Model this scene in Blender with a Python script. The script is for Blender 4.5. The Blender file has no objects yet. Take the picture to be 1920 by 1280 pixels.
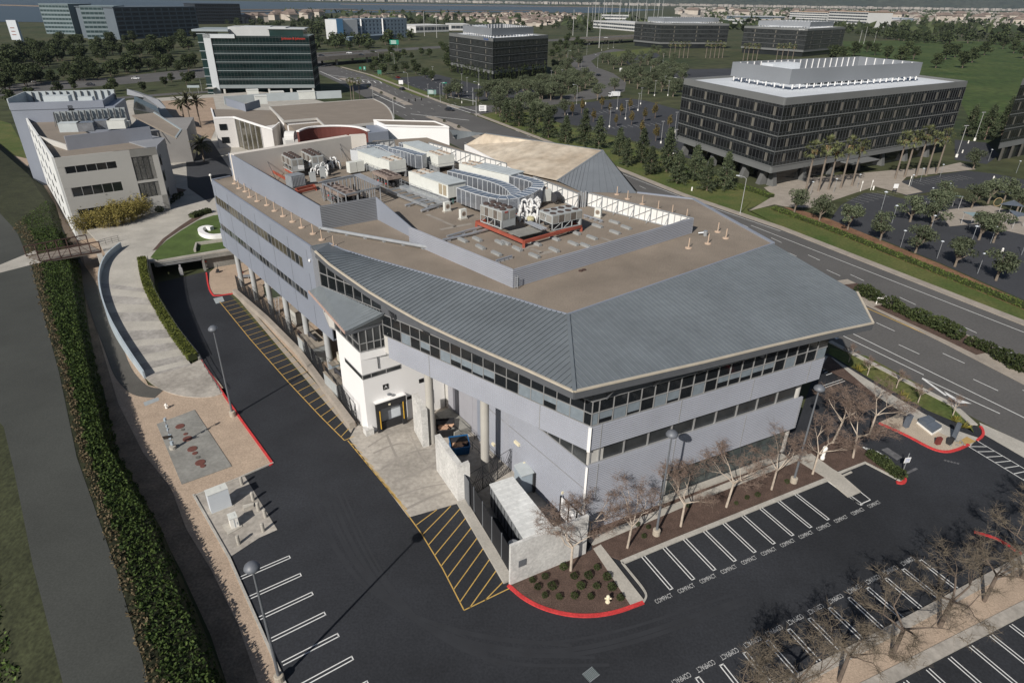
import bpy, math, random
import numpy as np
from mathutils import Vector, Matrix
R = math.radians
random.seed(7)
SC = bpy.context.scene
COL = SC.collection

# ---------------------------------------------------------------- surveying
# The camera was solved from the photograph (focal length, pitch, roll, height).
# g() gives the plan position of a photographed point that lies at height z.
F, P, ROLL, HC = 1208.66, 0.489034, -0.014970, 47.0
_f = Vector((0, math.cos(P), -math.sin(P))); _r = Vector((1, 0, 0)); _d = _f.cross(_r)
RT = math.cos(ROLL)*_r + math.sin(ROLL)*_d
DN = -math.sin(ROLL)*_r + math.cos(ROLL)*_d
def g(px, py, z=0.0):
    d = _f + RT*((px-960)/F) + DN*((py-640)/F)
    k = (z-HC)/d.z
    return Vector((d.x*k, d.y*k))
def g3(px, py, z=0.0):
    p = g(px, py, z); return Vector((p.x, p.y, z))
def gl(pts, z=0.0):
    return [g(x, y, z) for x, y in pts]

# ---------------------------------------------------------------- scene graph
def empty(name, label, cat, loc, group=None, rz=0.0):
    o = bpy.data.objects.new(name, None); COL.objects.link(o)
    o.location = (loc[0], loc[1], loc[2] if len(loc) > 2 else 0.0); o.rotation_euler = (0, 0, rz)
    o.empty_display_size = 0.3
    o['label'] = label; o['category'] = cat
    if group: o['group'] = group
    return o
def tag(o, label, cat, group=None):
    o['label'] = label; o['category'] = cat
    if group: o['group'] = group
    return o
def children(o):
    return [c for c in ALLC.get(o, [])]
ALLC = {}
def dup(root, loc, rz=None, label=None, scale=None, group=None):
    c = root.copy(); COL.objects.link(c)
    c.location = (loc[0], loc[1], loc[2] if len(loc) > 2 else 0.0)
    if rz is not None: c.rotation_euler = (root.rotation_euler[0], root.rotation_euler[1], rz)
    if scale is not None: c.scale = scale if hasattr(scale, '__len__') else (scale,)*3
    if label: c['label'] = label
    if group: c['group'] = group
    _dupkids(root, c)
    return c
def _dupkids(a, b):
    for k in ALLC.get(a.name, []):
        q = k.copy(); COL.objects.link(q); q.parent = b
        ALLC.setdefault(b.name, []).append(q)
        _dupkids(k, q)

class MB:
    """collects shapes; put() links them as ONE mesh object"""
    def __init__(s): s.v = []; s.f = []; s.m = []; s.mats = []
    def mi(s, m):
        if m not in s.mats: s.mats.append(m)
        return s.mats.index(m)
    def face(s, pts, m=0):
        n = len(s.v); s.v += [tuple(p) for p in pts]; s.f.append(tuple(range(n, n+len(pts)))); s.m.append(m)
    def raw(s, vs, fs, m=0):
        n = len(s.v); s.v += [tuple(p) for p in vs]
        s.f += [tuple(i+n for i in f) for f in fs]; s.m += [m]*len(fs)
    def hexa(s, b, t, m=0):           # bottom ring, top ring (any count, same order, ccw from above)
        n = len(b); vs = list(b)+list(t)
        fs = [tuple(range(n-1, -1, -1)), tuple(range(n, 2*n))]+[(i, (i+1) % n, n+(i+1) % n, n+i) for i in range(n)]
        s.raw(vs, fs, m)
    def prism(s, poly, z0, z1, m=0, cap=True):
        poly = ccw(poly); n = len(poly)
        b = [(p[0], p[1], z0) for p in poly]; t = [(p[0], p[1], z1) for p in poly]
        fs = [(i, (i+1) % n, n+(i+1) % n, n+i) for i in range(n)]
        if cap: fs += [tuple(range(n, 2*n)), tuple(range(n-1, -1, -1))]
        s.raw(b+t, fs, m)
    def box(s, c, size, rz=0.0, m=0, rx=0.0):
        M = Matrix.Rotation(rz, 3, 'Z') @ Matrix.Rotation(rx, 3, 'X')
        hx, hy, hz = size[0]/2, size[1]/2, size[2]/2; c = Vector(c)
        vs = [c + M @ Vector((x*hx, y*hy, z*hz)) for z in (-1, 1) for x, y in ((-1, -1), (1, -1), (1, 1), (-1, 1))]
        s.raw(vs, [(3, 2, 1, 0), (4, 5, 6, 7), (0, 1, 5, 4), (1, 2, 6, 5), (2, 3, 7, 6), (3, 0, 4, 7)], m)
    def beam(s, a, b, w, h, m=0):     # rectangular bar from a to b
        a = Vector(a); b = Vector(b); d = b-a
        if d.length < 1e-6: return
        d.normalize(); u = d.cross(Vector((0, 0, 1)))
        if u.length < 1e-3: u = Vector((1, 0, 0))
        u.normalize(); v = u.cross(d)
        o = [(-w/2, -h/2), (w/2, -h/2), (w/2, h/2), (-w/2, h/2)]
        vs = [a+u*x+v*y for x, y in o]+[b+u*x+v*y for x, y in o]
        s.raw(vs, [(0, 1, 2, 3), (7, 6, 5, 4), (0, 4, 5, 1), (1, 5, 6, 2), (2, 6, 7, 3), (3, 7, 4, 0)], m)
    def tube(s, a, b, r0, r1=None, n=8, m=0, cap=True):
        r1 = r0 if r1 is None else r1
        a = Vector(a); b = Vector(b); d = (b-a)
        if d.length < 1e-6: return
        d.normalize(); u = d.orthogonal().normalized(); v = d.cross(u)
        vs = []
        for c, r in ((a, r0), (b, r1)):
            for i in range(n):
                t = 2*math.pi*i/n; vs.append(c+u*(r*math.cos(t))+v*(r*math.sin(t)))
        fs = [(i, (i+1) % n, n+(i+1) % n, n+i) for i in range(n)]
        if cap: fs += [tuple(range(n-1, -1, -1)), tuple(range(n, 2*n))]
        s.raw(vs, fs, m)
    def path(s, pts, r, n=6, m=0):
        for a, b in zip(pts, pts[1:]): s.tube(a, b, r, r, n, m)
    def ball(s, c, rx, ry=None, rz=None, n=8, k=5, m=0):
        ry = rx if ry is None else ry; rz = rx if rz is None else rz
        vs = [(c[0], c[1], c[2]-rz)]; fs = []
        for j in range(1, k):
            p = -math.pi/2+math.pi*j/k
            for i in range(n):
                t = 2*math.pi*i/n; vs.append((c[0]+rx*math.cos(p)*math.cos(t), c[1]+ry*math.cos(p)*math.sin(t), c[2]+rz*math.sin(p)))
        vs.append((c[0], c[1], c[2]+rz)); L = len(vs)-1
        for i in range(n):
            fs.append((0, 1+(i+1) % n, 1+i)); b = 1+(k-2)*n; fs.append((L, b+i, b+(i+1) % n))
        for j in range(k-2):
            for i in range(n):
                q = 1+j*n; fs.append((q+i, q+(i+1) % n, q+n+(i+1) % n, q+n+i))
        s.raw(vs, fs, m)
    def lathe(s, prof, c, n=12, m=0):  # profile [(r,z)] bottom to top round axis at c
        vs = []; fs = []
        for r, z in prof:
            for i in range(n):
                t = 2*math.pi*i/n; vs.append((c[0]+r*math.cos(t), c[1]+r*math.sin(t), c[2]+z))
        for j in range(len(prof)-1):
            for i in range(n):
                fs.append((j*n+i, j*n+(i+1) % n, (j+1)*n+(i+1) % n, (j+1)*n+i))
        fs.append(tuple(range(n-1, -1, -1))); k = (len(prof)-1)*n; fs.append(tuple(range(k, k+n)))
        s.raw(vs, fs, m)
    def put(s, name, mats, parent=None, smooth=False, local=False):
        """local: vertices are already in the parent's frame; otherwise world coordinates"""
        if not isinstance(mats, (list, tuple)): mats = [mats]
        me = bpy.data.meshes.new(name)
        off = Vector((0, 0, 0))
        if parent is not None and not local:
            p = parent
            while p is not None: off += Vector(p.location); p = p.parent
        vs = s.v if (local or off.length < 1e-9) else [(x-off.x, y-off.y, z-off.z) for x, y, z in s.v]
        me.from_pydata([tuple(v) for v in vs], [], s.f)
        for m in mats: me.materials.append(m)
        if len(mats) > 1: me.polygons.foreach_set('material_index', s.m)
        if smooth: me.polygons.foreach_set('use_smooth', [True]*len(me.polygons))
        me.update()
        o = bpy.data.objects.new(name, me); COL.objects.link(o)
        if parent is not None:
            o.parent = parent; ALLC.setdefault(parent.name, []).append(o)
        return o
def struct(name, mb, m):
    o = mb.put(name, m); o['kind'] = 'structure'; return o
def stuff(name, mb, m, label, cat):
    o = mb.put(name, m); o['kind'] = 'stuff'; o['label'] = label; o['category'] = cat; return o
def area2(p):
    return sum(p[i][0]*p[(i+1) % len(p)][1]-p[(i+1) % len(p)][0]*p[i][1] for i in range(len(p)))
def ccw(p):
    p = [(q[0], q[1]) for q in p]
    return p if area2(p) > 0 else p[::-1]
def lerp(a, b, t): return a+(b-a)*t
def along(pts, step):
    """resample a 2-D polyline"""
    pts = [Vector((p[0], p[1])) for p in pts]; out = [pts[0]]; acc = 0
    for a, b in zip(pts, pts[1:]):
        L = (b-a).length; t = step-acc
        while t <= L:
            out.append(a+(b-a)*(t/L)); t += step
        acc = (acc+L) % step
    return out
def smooth2(pts, n=3):
    """Chaikin rounding of an open polyline"""
    pts = [Vector((p[0], p[1])) for p in pts]
    for _ in range(n):
        q = [pts[0]]
        for a, b in zip(pts, pts[1:]): q += [a*.75+b*.25, a*.25+b*.75]
        pts = q+[pts[-1]]
    return pts
def ribbon(mb, pts, w, z0, z1, m=0, shift=0.0):
    """solid strip of width w along a 2-D polyline"""
    pts = [Vector((p[0], p[1])) for p in pts]; L = []; Rr = []
    for i, p in enumerate(pts):
        d = (pts[min(i+1, len(pts)-1)]-pts[max(i-1, 0)]); d.normalize(); n = Vector((-d.y, d.x))
        L.append(p+n*(w/2+shift)); Rr.append(p-n*(w/2-shift))
    for i in range(len(pts)-1):
        q = ccw([Rr[i], Rr[i+1], L[i+1], L[i]])
        mb.prism(q, z0, z1, m)
def sheet(mb, poly, z, m=0):
    from mathutils.geometry import tessellate_polygon
    poly = ccw(poly); vs = [Vector((p[0], p[1], z)) for p in poly]
    tr = tessellate_polygon([vs])
    fs = []
    for t in tr:
        a, b, c = [vs[i] for i in t]
        if (b-a).cross(c-a).z < 0: t = (t[0], t[2], t[1])
        fs.append(tuple(t))
    mb.raw(vs, fs, m)
def slab(mb, poly, z0, z1, m=0):
    """ground slab of any outline: tessellated top, straight sides"""
    sheet(mb, poly, z1, m); poly = ccw(poly); n = len(poly)
    b = [(p[0], p[1], z0) for p in poly]; t = [(p[0], p[1], z1) for p in poly]
    mb.raw(b+t, [(i, (i+1) % n, n+(i+1) % n, n+i) for i in range(n)], m)

# ---------------------------------------------------------------- materials
def hexc(r, gg, b): return (r, gg, b, 1)
_M = {}
def mat(name, col, rough=.8, var=.18, scale=.6, metal=0.0, spec=.3, bump=0.0, bscale=None, col2=None, detail=6.0, fine=None, obj=True):
    """Principled surface whose colour drifts with two octaves of noise"""
    if name in _M: return _M[name]
    m = bpy.data.materials.new(name); m.use_nodes = True; _M[name] = m
    nt = m.node_tree; N = nt.nodes; L = nt.links; b = N['Principled BSDF']
    b.inputs['Roughness'].default_value = rough; b.inputs['Metallic'].default_value = metal
    b.inputs['Specular IOR Level'].default_value = spec
    tc = N.new('ShaderNodeTexCoord')
    src = tc.outputs['Object']
    if var > 0 or col2:
        n1 = N.new('ShaderNodeTexNoise'); n1.inputs['Scale'].default_value = scale; n1.inputs['Detail'].default_value = detail
        n1.inputs['Roughness'].default_value = .62
        L.new(src, n1.inputs['Vector'])
        mx = N.new('ShaderNodeMix'); mx.data_type = 'RGBA'
        c = col; d = col2
        if d is None:
            mx.inputs[6].default_value = tuple(min(1, x*(1-var)) for x in c)+(1,)
            mx.inputs[7].default_value = tuple(min(1, x*(1+var)) for x in c)+(1,)
        else:
            mx.inputs[6].default_value = tuple(c)+(1,); mx.inputs[7].default_value = tuple(d)+(1,)
        mr = N.new('ShaderNodeMapRange'); mr.inputs[1].default_value = .32; mr.inputs[2].default_value = .68
        L.new(n1.outputs['Fac'], mr.inputs[0]); L.new(mr.outputs[0], mx.inputs[0])
        out = mx.outputs[2]
        if fine:
            n2 = N.new('ShaderNodeTexNoise'); n2.inputs['Scale'].default_value = fine[0]; n2.inputs['Detail'].default_value = 3
            L.new(src, n2.inputs['Vector'])
            mr2 = N.new('ShaderNodeMapRange'); mr2.inputs[1].default_value = .3; mr2.inputs[2].default_value = .7
            mr2.inputs[3].default_value = 1-fine[1]; mr2.inputs[4].default_value = 1+fine[1]
            L.new(n2.outputs['Fac'], mr2.inputs[0])
            mu = N.new('ShaderNodeMix'); mu.data_type = 'RGBA'; mu.blend_type = 'MULTIPLY'; mu.inputs[0].default_value = 1
            L.new(out, mu.inputs[6]); L.new(mr2.outputs[0], mu.inputs[7]); out = mu.outputs[2]
        L.new(out, b.inputs['Base Color'])
    else:
        b.inputs['Base Color'].default_value = tuple(col)+(1,)
    if bump > 0:
        n3 = N.new('ShaderNodeTexNoise'); n3.inputs['Scale'].default_value = bscale or scale*8; n3.inputs['Detail'].default_value = 4
        L.new(src, n3.inputs['Vector'])
        bp = N.new('ShaderNodeBump'); bp.inputs['Strength'].default_value = bump; bp.inputs['Distance'].default_value = .1
        L.new(n3.outputs['Fac'], bp.inputs['Height']); L.new(bp.outputs['Normal'], b.inputs['Normal'])
    return m
def leafmat(name, a, b2, rough=.7):
    """foliage: colour differs per leaf clump"""
    if name in _M: return _M[name]
    m = bpy.data.materials.new(name); m.use_nodes = True; _M[name] = m
    nt = m.node_tree; N = nt.nodes; L = nt.links; b = N['Principled BSDF']
    b.inputs['Roughness'].default_value = rough; b.inputs['Specular IOR Level'].default_value = .15
    gm = N.new('ShaderNodeNewGeometry'); mx = N.new('ShaderNodeMix'); mx.data_type = 'RGBA'
    mx.inputs[6].default_value = tuple(a)+(1,); mx.inputs[7].default_value = tuple(b2)+(1,)
    L.new(gm.outputs['Random Per Island'], mx.inputs[0])
    oi = N.new('ShaderNodeObjectInfo'); hs = N.new('ShaderNodeHueSaturation')
    mr = N.new('ShaderNodeMapRange'); mr.inputs[3].default_value = .75; mr.inputs[4].default_value = 1.25
    L.new(oi.outputs['Random'], mr.inputs[0]); L.new(mr.outputs[0], hs.inputs['Value']); L.new(mx.outputs[2], hs.inputs['Color'])
    L.new(hs.outputs['Color'], b.inputs['Base Color'])
    return m

asphalt = mat('fresh_asphalt', (.029, .031, .036), .85, .3, .07, fine=(5, .22), bump=.15, bscale=30)
road_asphalt = mat('worn_road_asphalt', (.112, .108, .104), .85, .14, .05, fine=(3, .12))
far_asphalt = mat('parking_asphalt', (.050, .052, .058), .85, .15, .05, fine=(2, .1))
levee_asphalt = mat('old_path_asphalt', (.060, .063, .057), .9, .13, .12, fine=(6, .15), bump=.1, bscale=20)
path_asphalt = mat('narrow_path_asphalt', (.10, .095, .085), .9, .12, .3, fine=(8, .12))
concrete = mat('concrete', (.42, .395, .35), .85, .14, .25, fine=(5, .1))
stained = mat('stained_concrete', (.37, .34, .30), .85, .26, .22, fine=(2.2, .16))
concrete_dark = mat('grey_concrete', (.25, .245, .225), .85, .22, .3, fine=(3, .12))
concrete_warm = mat('warm_concrete', (.34, .30, .255), .85, .14, .35, fine=(4, .1))
blockwall = mat('concrete_block', (.58, .57, .545), .85, .16, .7, fine=(4, .14))
kerb_red = mat('red_kerb_paint', (.55, .05, .05), .7, .15, 1.2, fine=(6, .2))
kerb_grey = mat('kerb_concrete', (.42, .40, .36), .85, .12, .8, fine=(5, .12))
gravel = mat('decomposed_granite', (.42, .325, .245), .95, .10, .35, fine=(7, .2), bump=.3, bscale=25)
gravel_pale = mat('pale_granite', (.44, .37, .29), .95, .10, .35, fine=(7, .18))
dirt = mat('bare_dirt', (.22, .17, .125), .95, .3, .35, fine=(4, .25), bump=.5, bscale=8)
mulch = mat('bark_mulch', (.105, .070, .056), .95, .22, .8, fine=(9, .35), bump=.6, bscale=18)
mulch_red = mat('red_mulch', (.20, .11, .065), .95, .3, .3, fine=(3, .25))
grass = mat('mown_grass', (.075, .115, .030), .95, .2, .3, fine=(5, .2), bump=.3, bscale=20)
grass_dry = mat('mixed_grass', (.060, .095, .022), .95, 0, .12, col2=(.125, .125, .042), fine=(2, .25))
paint_white = mat('white_road_paint', (.72, .72, .70), .7, .1, 2)
paint_worn = mat('worn_white_paint', (.50, .50, .49), .7, .18, 2)
paint_faint = mat('faded_paint', (.13, .13, .135), .8, .3, 1.5)
paint_yellow = mat('yellow_road_paint', (.52, .34, .10), .7, .15, 1.5)
white_wall = mat('white_render', (.82, .81, .80), .8, .02, .3)
cream_wall = mat('cream_render', (.66, .61, .55), .8, .05, .3)
pale_wall = mat('pale_panel_wall', (.50, .485, .455), .8, .05, .2)
metal_blue = mat('blue_grey_metal_cladding', (.35, .365, .41), .5, .06, .2, metal=.1, spec=.4)
metal_panel = mat('flat_blue_grey_panel', (.265, .29, .345), .5, .06, .12, metal=.1, spec=.4)
metal_grey = mat('grey_metal_cladding', (.27, .28, .30), .5, .06, .2, metal=.2)
roof_metal = mat('standing_seam_metal', (.165, .185, .20), .5, .1, .18, metal=.05, spec=.4, fine=(1.1, .06))
roof_metal2 = mat('pale_seam_metal', (.20, .215, .23), .5, .08, .15, metal=.05, spec=.4)
fascia = mat('cream_fascia', (.50, .445, .36), .7, .08, 1)
fascia_dark = mat('dark_fascia', (.10, .105, .115), .6, .08, 1)
roof_gravel = mat('roof_gravel', (.245, .205, .165), .95, .17, .14, fine=(7, .22), bump=.2, bscale=20)
roof_tan = mat('tan_roof_sheet', (.24, .205, .17), .9, .07, .2, fine=(4, .06))
roof_stained = mat('stained_pale_roof', (.36, .29, .215), .9, 0, .12, col2=(.60, .53, .43), fine=(.7, .16))
glass_dark = mat('dark_glass', (.012, .014, .016), .08, 0, spec=.6)
glass_blind = mat('blinded_glass', (.20, .235, .265), .3, .12, 1.5, spec=.5)
glass_tint = mat('tinted_glass', (.035, .038, .040), .12, .3, .4, spec=.6)
glass_brown = mat('brown_tinted_glass', (.075, .068, .048), .15, .4, .5, spec=.6)
glass_green = mat('green_glass', (.014, .036, .036), .12, .35, .08, spec=.6)
mullion = mat('aluminium_mullion', (.40, .40, .40), .4, .05, 1, metal=.4)
mullion_dark = mat('dark_mullion', (.085, .09, .095), .45, .06, 1, metal=.3)
steel_galv = mat('galvanised_steel', (.42, .44, .46), .42, .1, 1.2, metal=.5)
duct_silver = mat('silver_duct_jacket', (.40, .43, .48), .25, .2, .8, metal=.75)
duct_trim = mat('duct_seam_band', (.52, .54, .56), .4, .05, 1)
unit_white = mat('air_handler_panel', (.65, .66, .62), .6, .06, .6)
unit_roof = mat('air_handler_roof', (.50, .54, .55), .55, .08, .5)
unit_grey = mat('chiller_panel', (.40, .42, .42), .55, .06, .8)
coil = mat('condenser_coil', (.13, .11, .095), .7, .2, 2)
louver_grey = mat('cooling_louver', (.24, .26, .28), .6, .12, 1.5)
fan_brown = mat('fan_grille', (.075, .055, .05), .7, .2, 3)
fan_tan = mat('tan_fan_ring', (.40, .33, .27), .7, .1, 2)
red_steel = mat('red_oxide_steel', (.33, .085, .055), .65, .15, .8)
pipe_white = mat('white_pipe_jacket', (.66, .66, .65), .5, .04, 1)
pipe_dark = mat('dark_pipe', (.045, .045, .05), .6, .2, 1)
pipe_silver = mat('silver_pipe', (.50, .52, .55), .3, .1, 1, metal=.6)
stanchion_m = mat('peach_stanchion', (.54, .41, .31), .7, .06, 2)
lamp_metal = mat('grey_pole_paint', (.16, .17, .185), .5, .08, 1, metal=.2)
lamp_bowl = mat('frosted_lamp_bowl', (.13, .14, .16), .5, .1, 3, spec=.6)
pole_pale = mat('pale_pole', (.50, .50, .50), .5, .06, 1, metal=.3)
black_fence = mat('black_chainlink', (.018, .019, .022), .7, .15, 2)
blue_paint = mat('blue_dumpster_paint', (.02, .11, .27), .5, .15, 1)
dark_paint = mat('dark_dumpster_paint', (.03, .03, .033), .6, .2, 1)
cardboard = mat('cardboard', (.40, .25, .16), .9, .15, 2)
yellow_paint = mat('yellow_paint', (.70, .42, .05), .6, .1, 2)
rubber = mat('black_rubber', (.03, .03, .032), .8, .1, 2)
door_grey = mat('dock_door_grey', (.18, .19, .21), .6, .1, 1)
black = mat('black_paint', (.012, .012, .013), .6, 0)
rust = mat('weathering_steel', (.07, .042, .035), .8, .25, 1)
red_curved = mat('red_brown_cladding', (.13, .042, .034), .7, .12, .3)
cab_white = mat('white_cabinet_paint', (.60, .64, .68), .5, .04, 1)
shed_blue = mat('pale_blue_cabinet', (.36, .42, .47), .55, .06, 1)
manhole = mat('brown_manhole', (.15, .062, .050), .75, .15, 4)
manhole_grey = mat('grey_cover', (.13, .125, .11), .75, .15, 4)
hydrant_white = mat('white_hydrant_paint', (.85, .83, .78), .5, .02, 2)
hydrant_yellow = mat('cream_hydrant_paint', (.75, .68, .50), .6, .03, 2)
slate = mat('blue_slate', (.115, .135, .165), .6, .15, 1)
green_sign = mat('green_sign_face', (.01, .22, .15), .5, .03, 1)
sign_white = mat('white_sign_face', (.78, .78, .78), .5, .03, 1)
red_letter = mat('red_sign_letter', (.60, .06, .04), .5, 0)
blue_letter = mat('blue_sign_letter', (.03, .10, .35), .5, 0)
car_white = mat('white_car_paint', (.72, .73, .74), .3, 0, spec=.5)
car_dark = mat('dark_car_paint', (.02, .022, .03), .25, 0, spec=.5)
car_red = mat('red_car_paint', (.22, .025, .02), .3, 0, spec=.5)
car_silver = mat('silver_car_paint', (.35, .36, .38), .3, 0, spec=.5, metal=.4)
amber = mat('orange_paint', (.7, .25, .03), .6, 0)
bark_pale = mat('pale_plane_bark', (.46, .39, .32), .9, .3, 1.5)
bark_twig = mat('brown_twig', (.20, .145, .115), .9, .25, 1.5)
bark_olive = mat('olive_bark', (.20, .165, .13), .9, .25, 2)
bark_dark = mat('dark_twig', (.135, .105, .085), .9, .3, 1.5)
bark_palm = mat('palm_bark', (.20, .165, .135), .9, .2, 3)
leaf_ivy = leafmat('ivy_leaf', (.018, .038, .010), (.092, .135, .034))
leaf_hedge = leafmat('hedge_leaf', (.075, .095, .018), (.16, .175, .040))
leaf_olive = leafmat('olive_leaf', (.050, .065, .036), (.130, .148, .090))
leaf_pine = leafmat('conifer_leaf', (.028, .042, .024), (.095, .112, .060))
leaf_dark = leafmat('evergreen_leaf', (.024, .036, .018), (.075, .092, .040))
leaf_bush = leafmat('shrub_leaf', (.024, .036, .014), (.065, .080, .030))
leaf_palm = leafmat('palm_leaf', (.075, .095, .036), (.19, .195, .095))
leaf_date = leafmat('date_palm_leaf', (.030, .032, .020), (.10, .095, .055))
leaf_bamboo = leafmat('bamboo_leaf', (.13, .115, .03), (.27, .22, .07))
leaf_young = leafmat('yellowing_leaf', (.075, .075, .028), (.17, .12, .045))
leaf_flax = leafmat('flax_leaf', (.10, .11, .03), (.30, .24, .05))
# ================================================================ SETTING
m_terrain = mat('open_land', (.030, .046, .016), .95, 0, .012, col2=(.080, .078, .038), fine=(.12, .35))
m_hills = mat('hill_grass', (.030, .045, .032), .95, 0, .0016, col2=(.060, .066, .045), fine=(.02, .4))
m_water = mat('bay_water', (.045, .065, .085), .35, .12, .002, spec=.3)
m_salt = mat('salt_pond', (.22, .17, .13), .9, .25, .004)
mb = MB(); mb.face([(-12000, -200, 0), (12000, -200, 0), (12000, 14000, 0), (-12000, 14000, 0)]); struct('ground', mb, m_terrain)
mb = MB()
sheet(mb, gl([(-140, 40), (120, 43), (390, 42), (450, 39), (545, 28), (640, 24.5), (800, 23.5), (960, 24), (1130, 25), (1245, 19), (1100, 13.5), (960, 9.6), (640, 5.6), (300, .6), (-140, -6)]), .4)
struct('water', mb, m_water)
mb = MB()
for a, b, w in (((380, 20), (660, 18.5), 70), ((660, 21), (1010, 20.8), 45), ((380, 27), (560, 22.6), 35), ((640, 8.8), (1150, 14.5), 160), ((-60, 9), (90, 13), 60)):
    ribbon(mb, [g(*a), g(*b)], w, .5, 2.2)
struct('salt_pond_bank', mb, m_salt)
# hills across the bay, and the nearer slope on the right
mb = MB(); nx, ny = 90, 10; vs = []
rnd = random.Random(3)
ph = [(rnd.uniform(.0004, .003), rnd.uniform(0, 6.3), rnd.uniform(.3, 1)) for _ in range(9)]
for j in range(ny+1):
    for i in range(nx+1):
        x = -11000+22000*i/nx; y = 7600+3600*j/ny
        t = j/ny; e = sum(a*math.sin(f*x+p+t*2.1) for f, p, a in ph)/4
        z = math.sin(min(1, t*1.15)*math.pi/2)*(330+150*e)+(x > 900)*0
        vs.append((x, y, max(0, z) if j else -2))
mb.raw(vs, [(j*(nx+1)+i, j*(nx+1)+i+1, (j+1)*(nx+1)+i+1, (j+1)*(nx+1)+i) for j in range(ny) for i in range(nx)])
struct('hills', mb, m_hills)

# ---- car park round the building
mb = MB()
LOT = [(296, 530), (392, 508), (640, 790), (760, 700), (1110, 900), (1500, 780), (1540, 660), (1690, 700), (1850, 812), (1930, 862), (2120, 960), (2400, 1120), (2500, 1500), (620, 1500), (530, 1270), (430, 1045), (365, 930), (510, 868), (440, 770), (378, 680), (330, 622), (302, 580)]
sheet(mb, gl(LOT), .03); struct('car_park', mb, asphalt)
# ---- main avenue
mb = MB()
AV_FAR = [(500, 78), (585, 110), (640, 128), (695, 143), (831, 195), (889, 217), (1010, 262), (1164, 321), (1280, 368), (1463, 430), (1920, 611), (2350, 785)]
AV_NEAR = [(2350, 1045), (1920, 832), (1831, 786), (1554, 638), (1200, 452), (900, 298), (740, 214), (640, 158), (575, 128), (420, 95)]
sheet(mb, gl(AV_FAR+AV_NEAR), .02)
sheet(mb, gl([(840, 200), (892, 216), (930, 209), (1000, 203), (1062, 193), (1125, 184), (1171, 172), (1174, 155), (1150, 138), (1118, 126), (1108, 115), (1124, 104), (1180, 95), (1150, 92), (1085, 108), (1069, 118), (1076, 129), (1110, 140), (1123, 152), (1114, 165), (1072, 177), (1000, 189), (930, 197), (870, 200)]), .025)
struct('avenue', mb, road_asphalt)
# freeway beyond, and frontage street
mb = MB()
sheet(mb, gl([(-60, 188), (150, 165), (380, 146), (470, 137), (470, 122), (380, 128), (200, 146), (-60, 163)]), .025)
ribbon(mb, gl([(560, 104), (700, 96), (840, 88), (1000, 78), (1100, 72)]), 26, .03, .06)
ribbon(mb, gl([(200, 186), (330, 176), (480, 168), (520, 160)]), 8, .03, .06)
struct('freeway', mb, road_asphalt)

# ---- parking areas of the neighbours
mb = MB()
for poly in ([(1002, 206), (1062, 198), (1125, 189), (1176, 184), (1215, 190), (1300, 214), (1300, 300), (1262, 288), (1180, 262), (1090, 238), (1030, 226)],
             [(1556, 413), (1576, 385), (1620, 362), (1645, 362), (1700, 374), (1722, 366), (1800, 372), (1960, 425), (2080, 520), (2050, 620), (1880, 545), (1760, 492), (1660, 452)],
             [(1650, 346), (1812, 320), (1865, 326), (1960, 345), (1960, 372), (1920, 366), (1790, 352), (1700, 368)],
             [(705, 150), (820, 140), (860, 150), (930, 168), (1000, 165), (1020, 170), (960, 190), (880, 186), (780, 170)],
             [(1230, 120), (1300, 130), (1420, 128), (1500, 140), (1290, 160), (1235, 150)],
             [(1790, 262), (1850, 268), (1875, 290), (1850, 308), (1790, 300)],
             [(1160, 110), (1230, 98), (1240, 108), (1180, 122)]):
    sheet(mb, gl(poly), .022)
struct('neighbour_car_park', mb, far_asphalt)
# ---- lawns and verges
mb = MB()
AVd = [(889, 217), (1010, 262), (1164, 321), (1280, 368), (1463, 430), (1920, 611), (2350, 785)]
ribbon(mb, gl([(812, 183), (760, 165), (700, 140)]), 11, .01, .05)
sheet(mb, gl([(897, 216), (930, 212), (1000, 211), (1060, 236), (1180, 266), (1260, 292), (1290, 310), (1420, 356), (1446, 376), (1400, 392), (1463, 424), (1280, 362), (1164, 315), (1010, 256)]), .04)
sheet(mb, gl([(1400, 394), (1452, 387), (1560, 418), (1660, 458), (1760, 497), (1880, 552), (2080, 640), (2350, 775), (1920, 605), (1463, 424)]), .04)
sheet(mb, gl([(1556, 652), (1625, 668), (1725, 722), (1790, 765), (1826, 812), (1822, 800), (1800, 795), (1740, 770), (1640, 715), (1554, 664)]), .05)
sheet(mb, gl([(1130, 100), (1240, 88), (1240, 98), (1150, 108)]), .03)
sheet(mb, gl([(-40, 215), (20, 232), (60, 300), (0, 310), (-60, 290)]), .02)
struct('verge_grass', mb, grass_dry)
mb = MB(); sheet(mb, gl([(1580, 78), (1700, 76), (1960, 80), (2000, 270), (1830, 246), (1800, 190), (1690, 120), (1590, 120)]), .03); struct('grass_slope', mb, mat('fresh_grass', (.030, .060, .012), .95, 0, .022, col2=(.075, .10, .028), fine=(.25, .4)))
mb = MB()
for c, d, w in (((1452, 388), (2100, 640), 3.0),):
    pts = gl([(1450, 392), (1560, 432), (1700, 488), (1900, 568), (2100, 652)])
    ribbon(mb, pts, 2.2, .05, .08)
sheet(mb, gl([(1468, 388), (1500, 394), (1560, 413), (1662, 455), (1762, 495), (1880, 548), (2050, 622), (2070, 632), (1900, 562), (1760, 506), (1660, 466), (1560, 428)]), .06)
struct('mulch_bed', mb, mulch_red)
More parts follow.
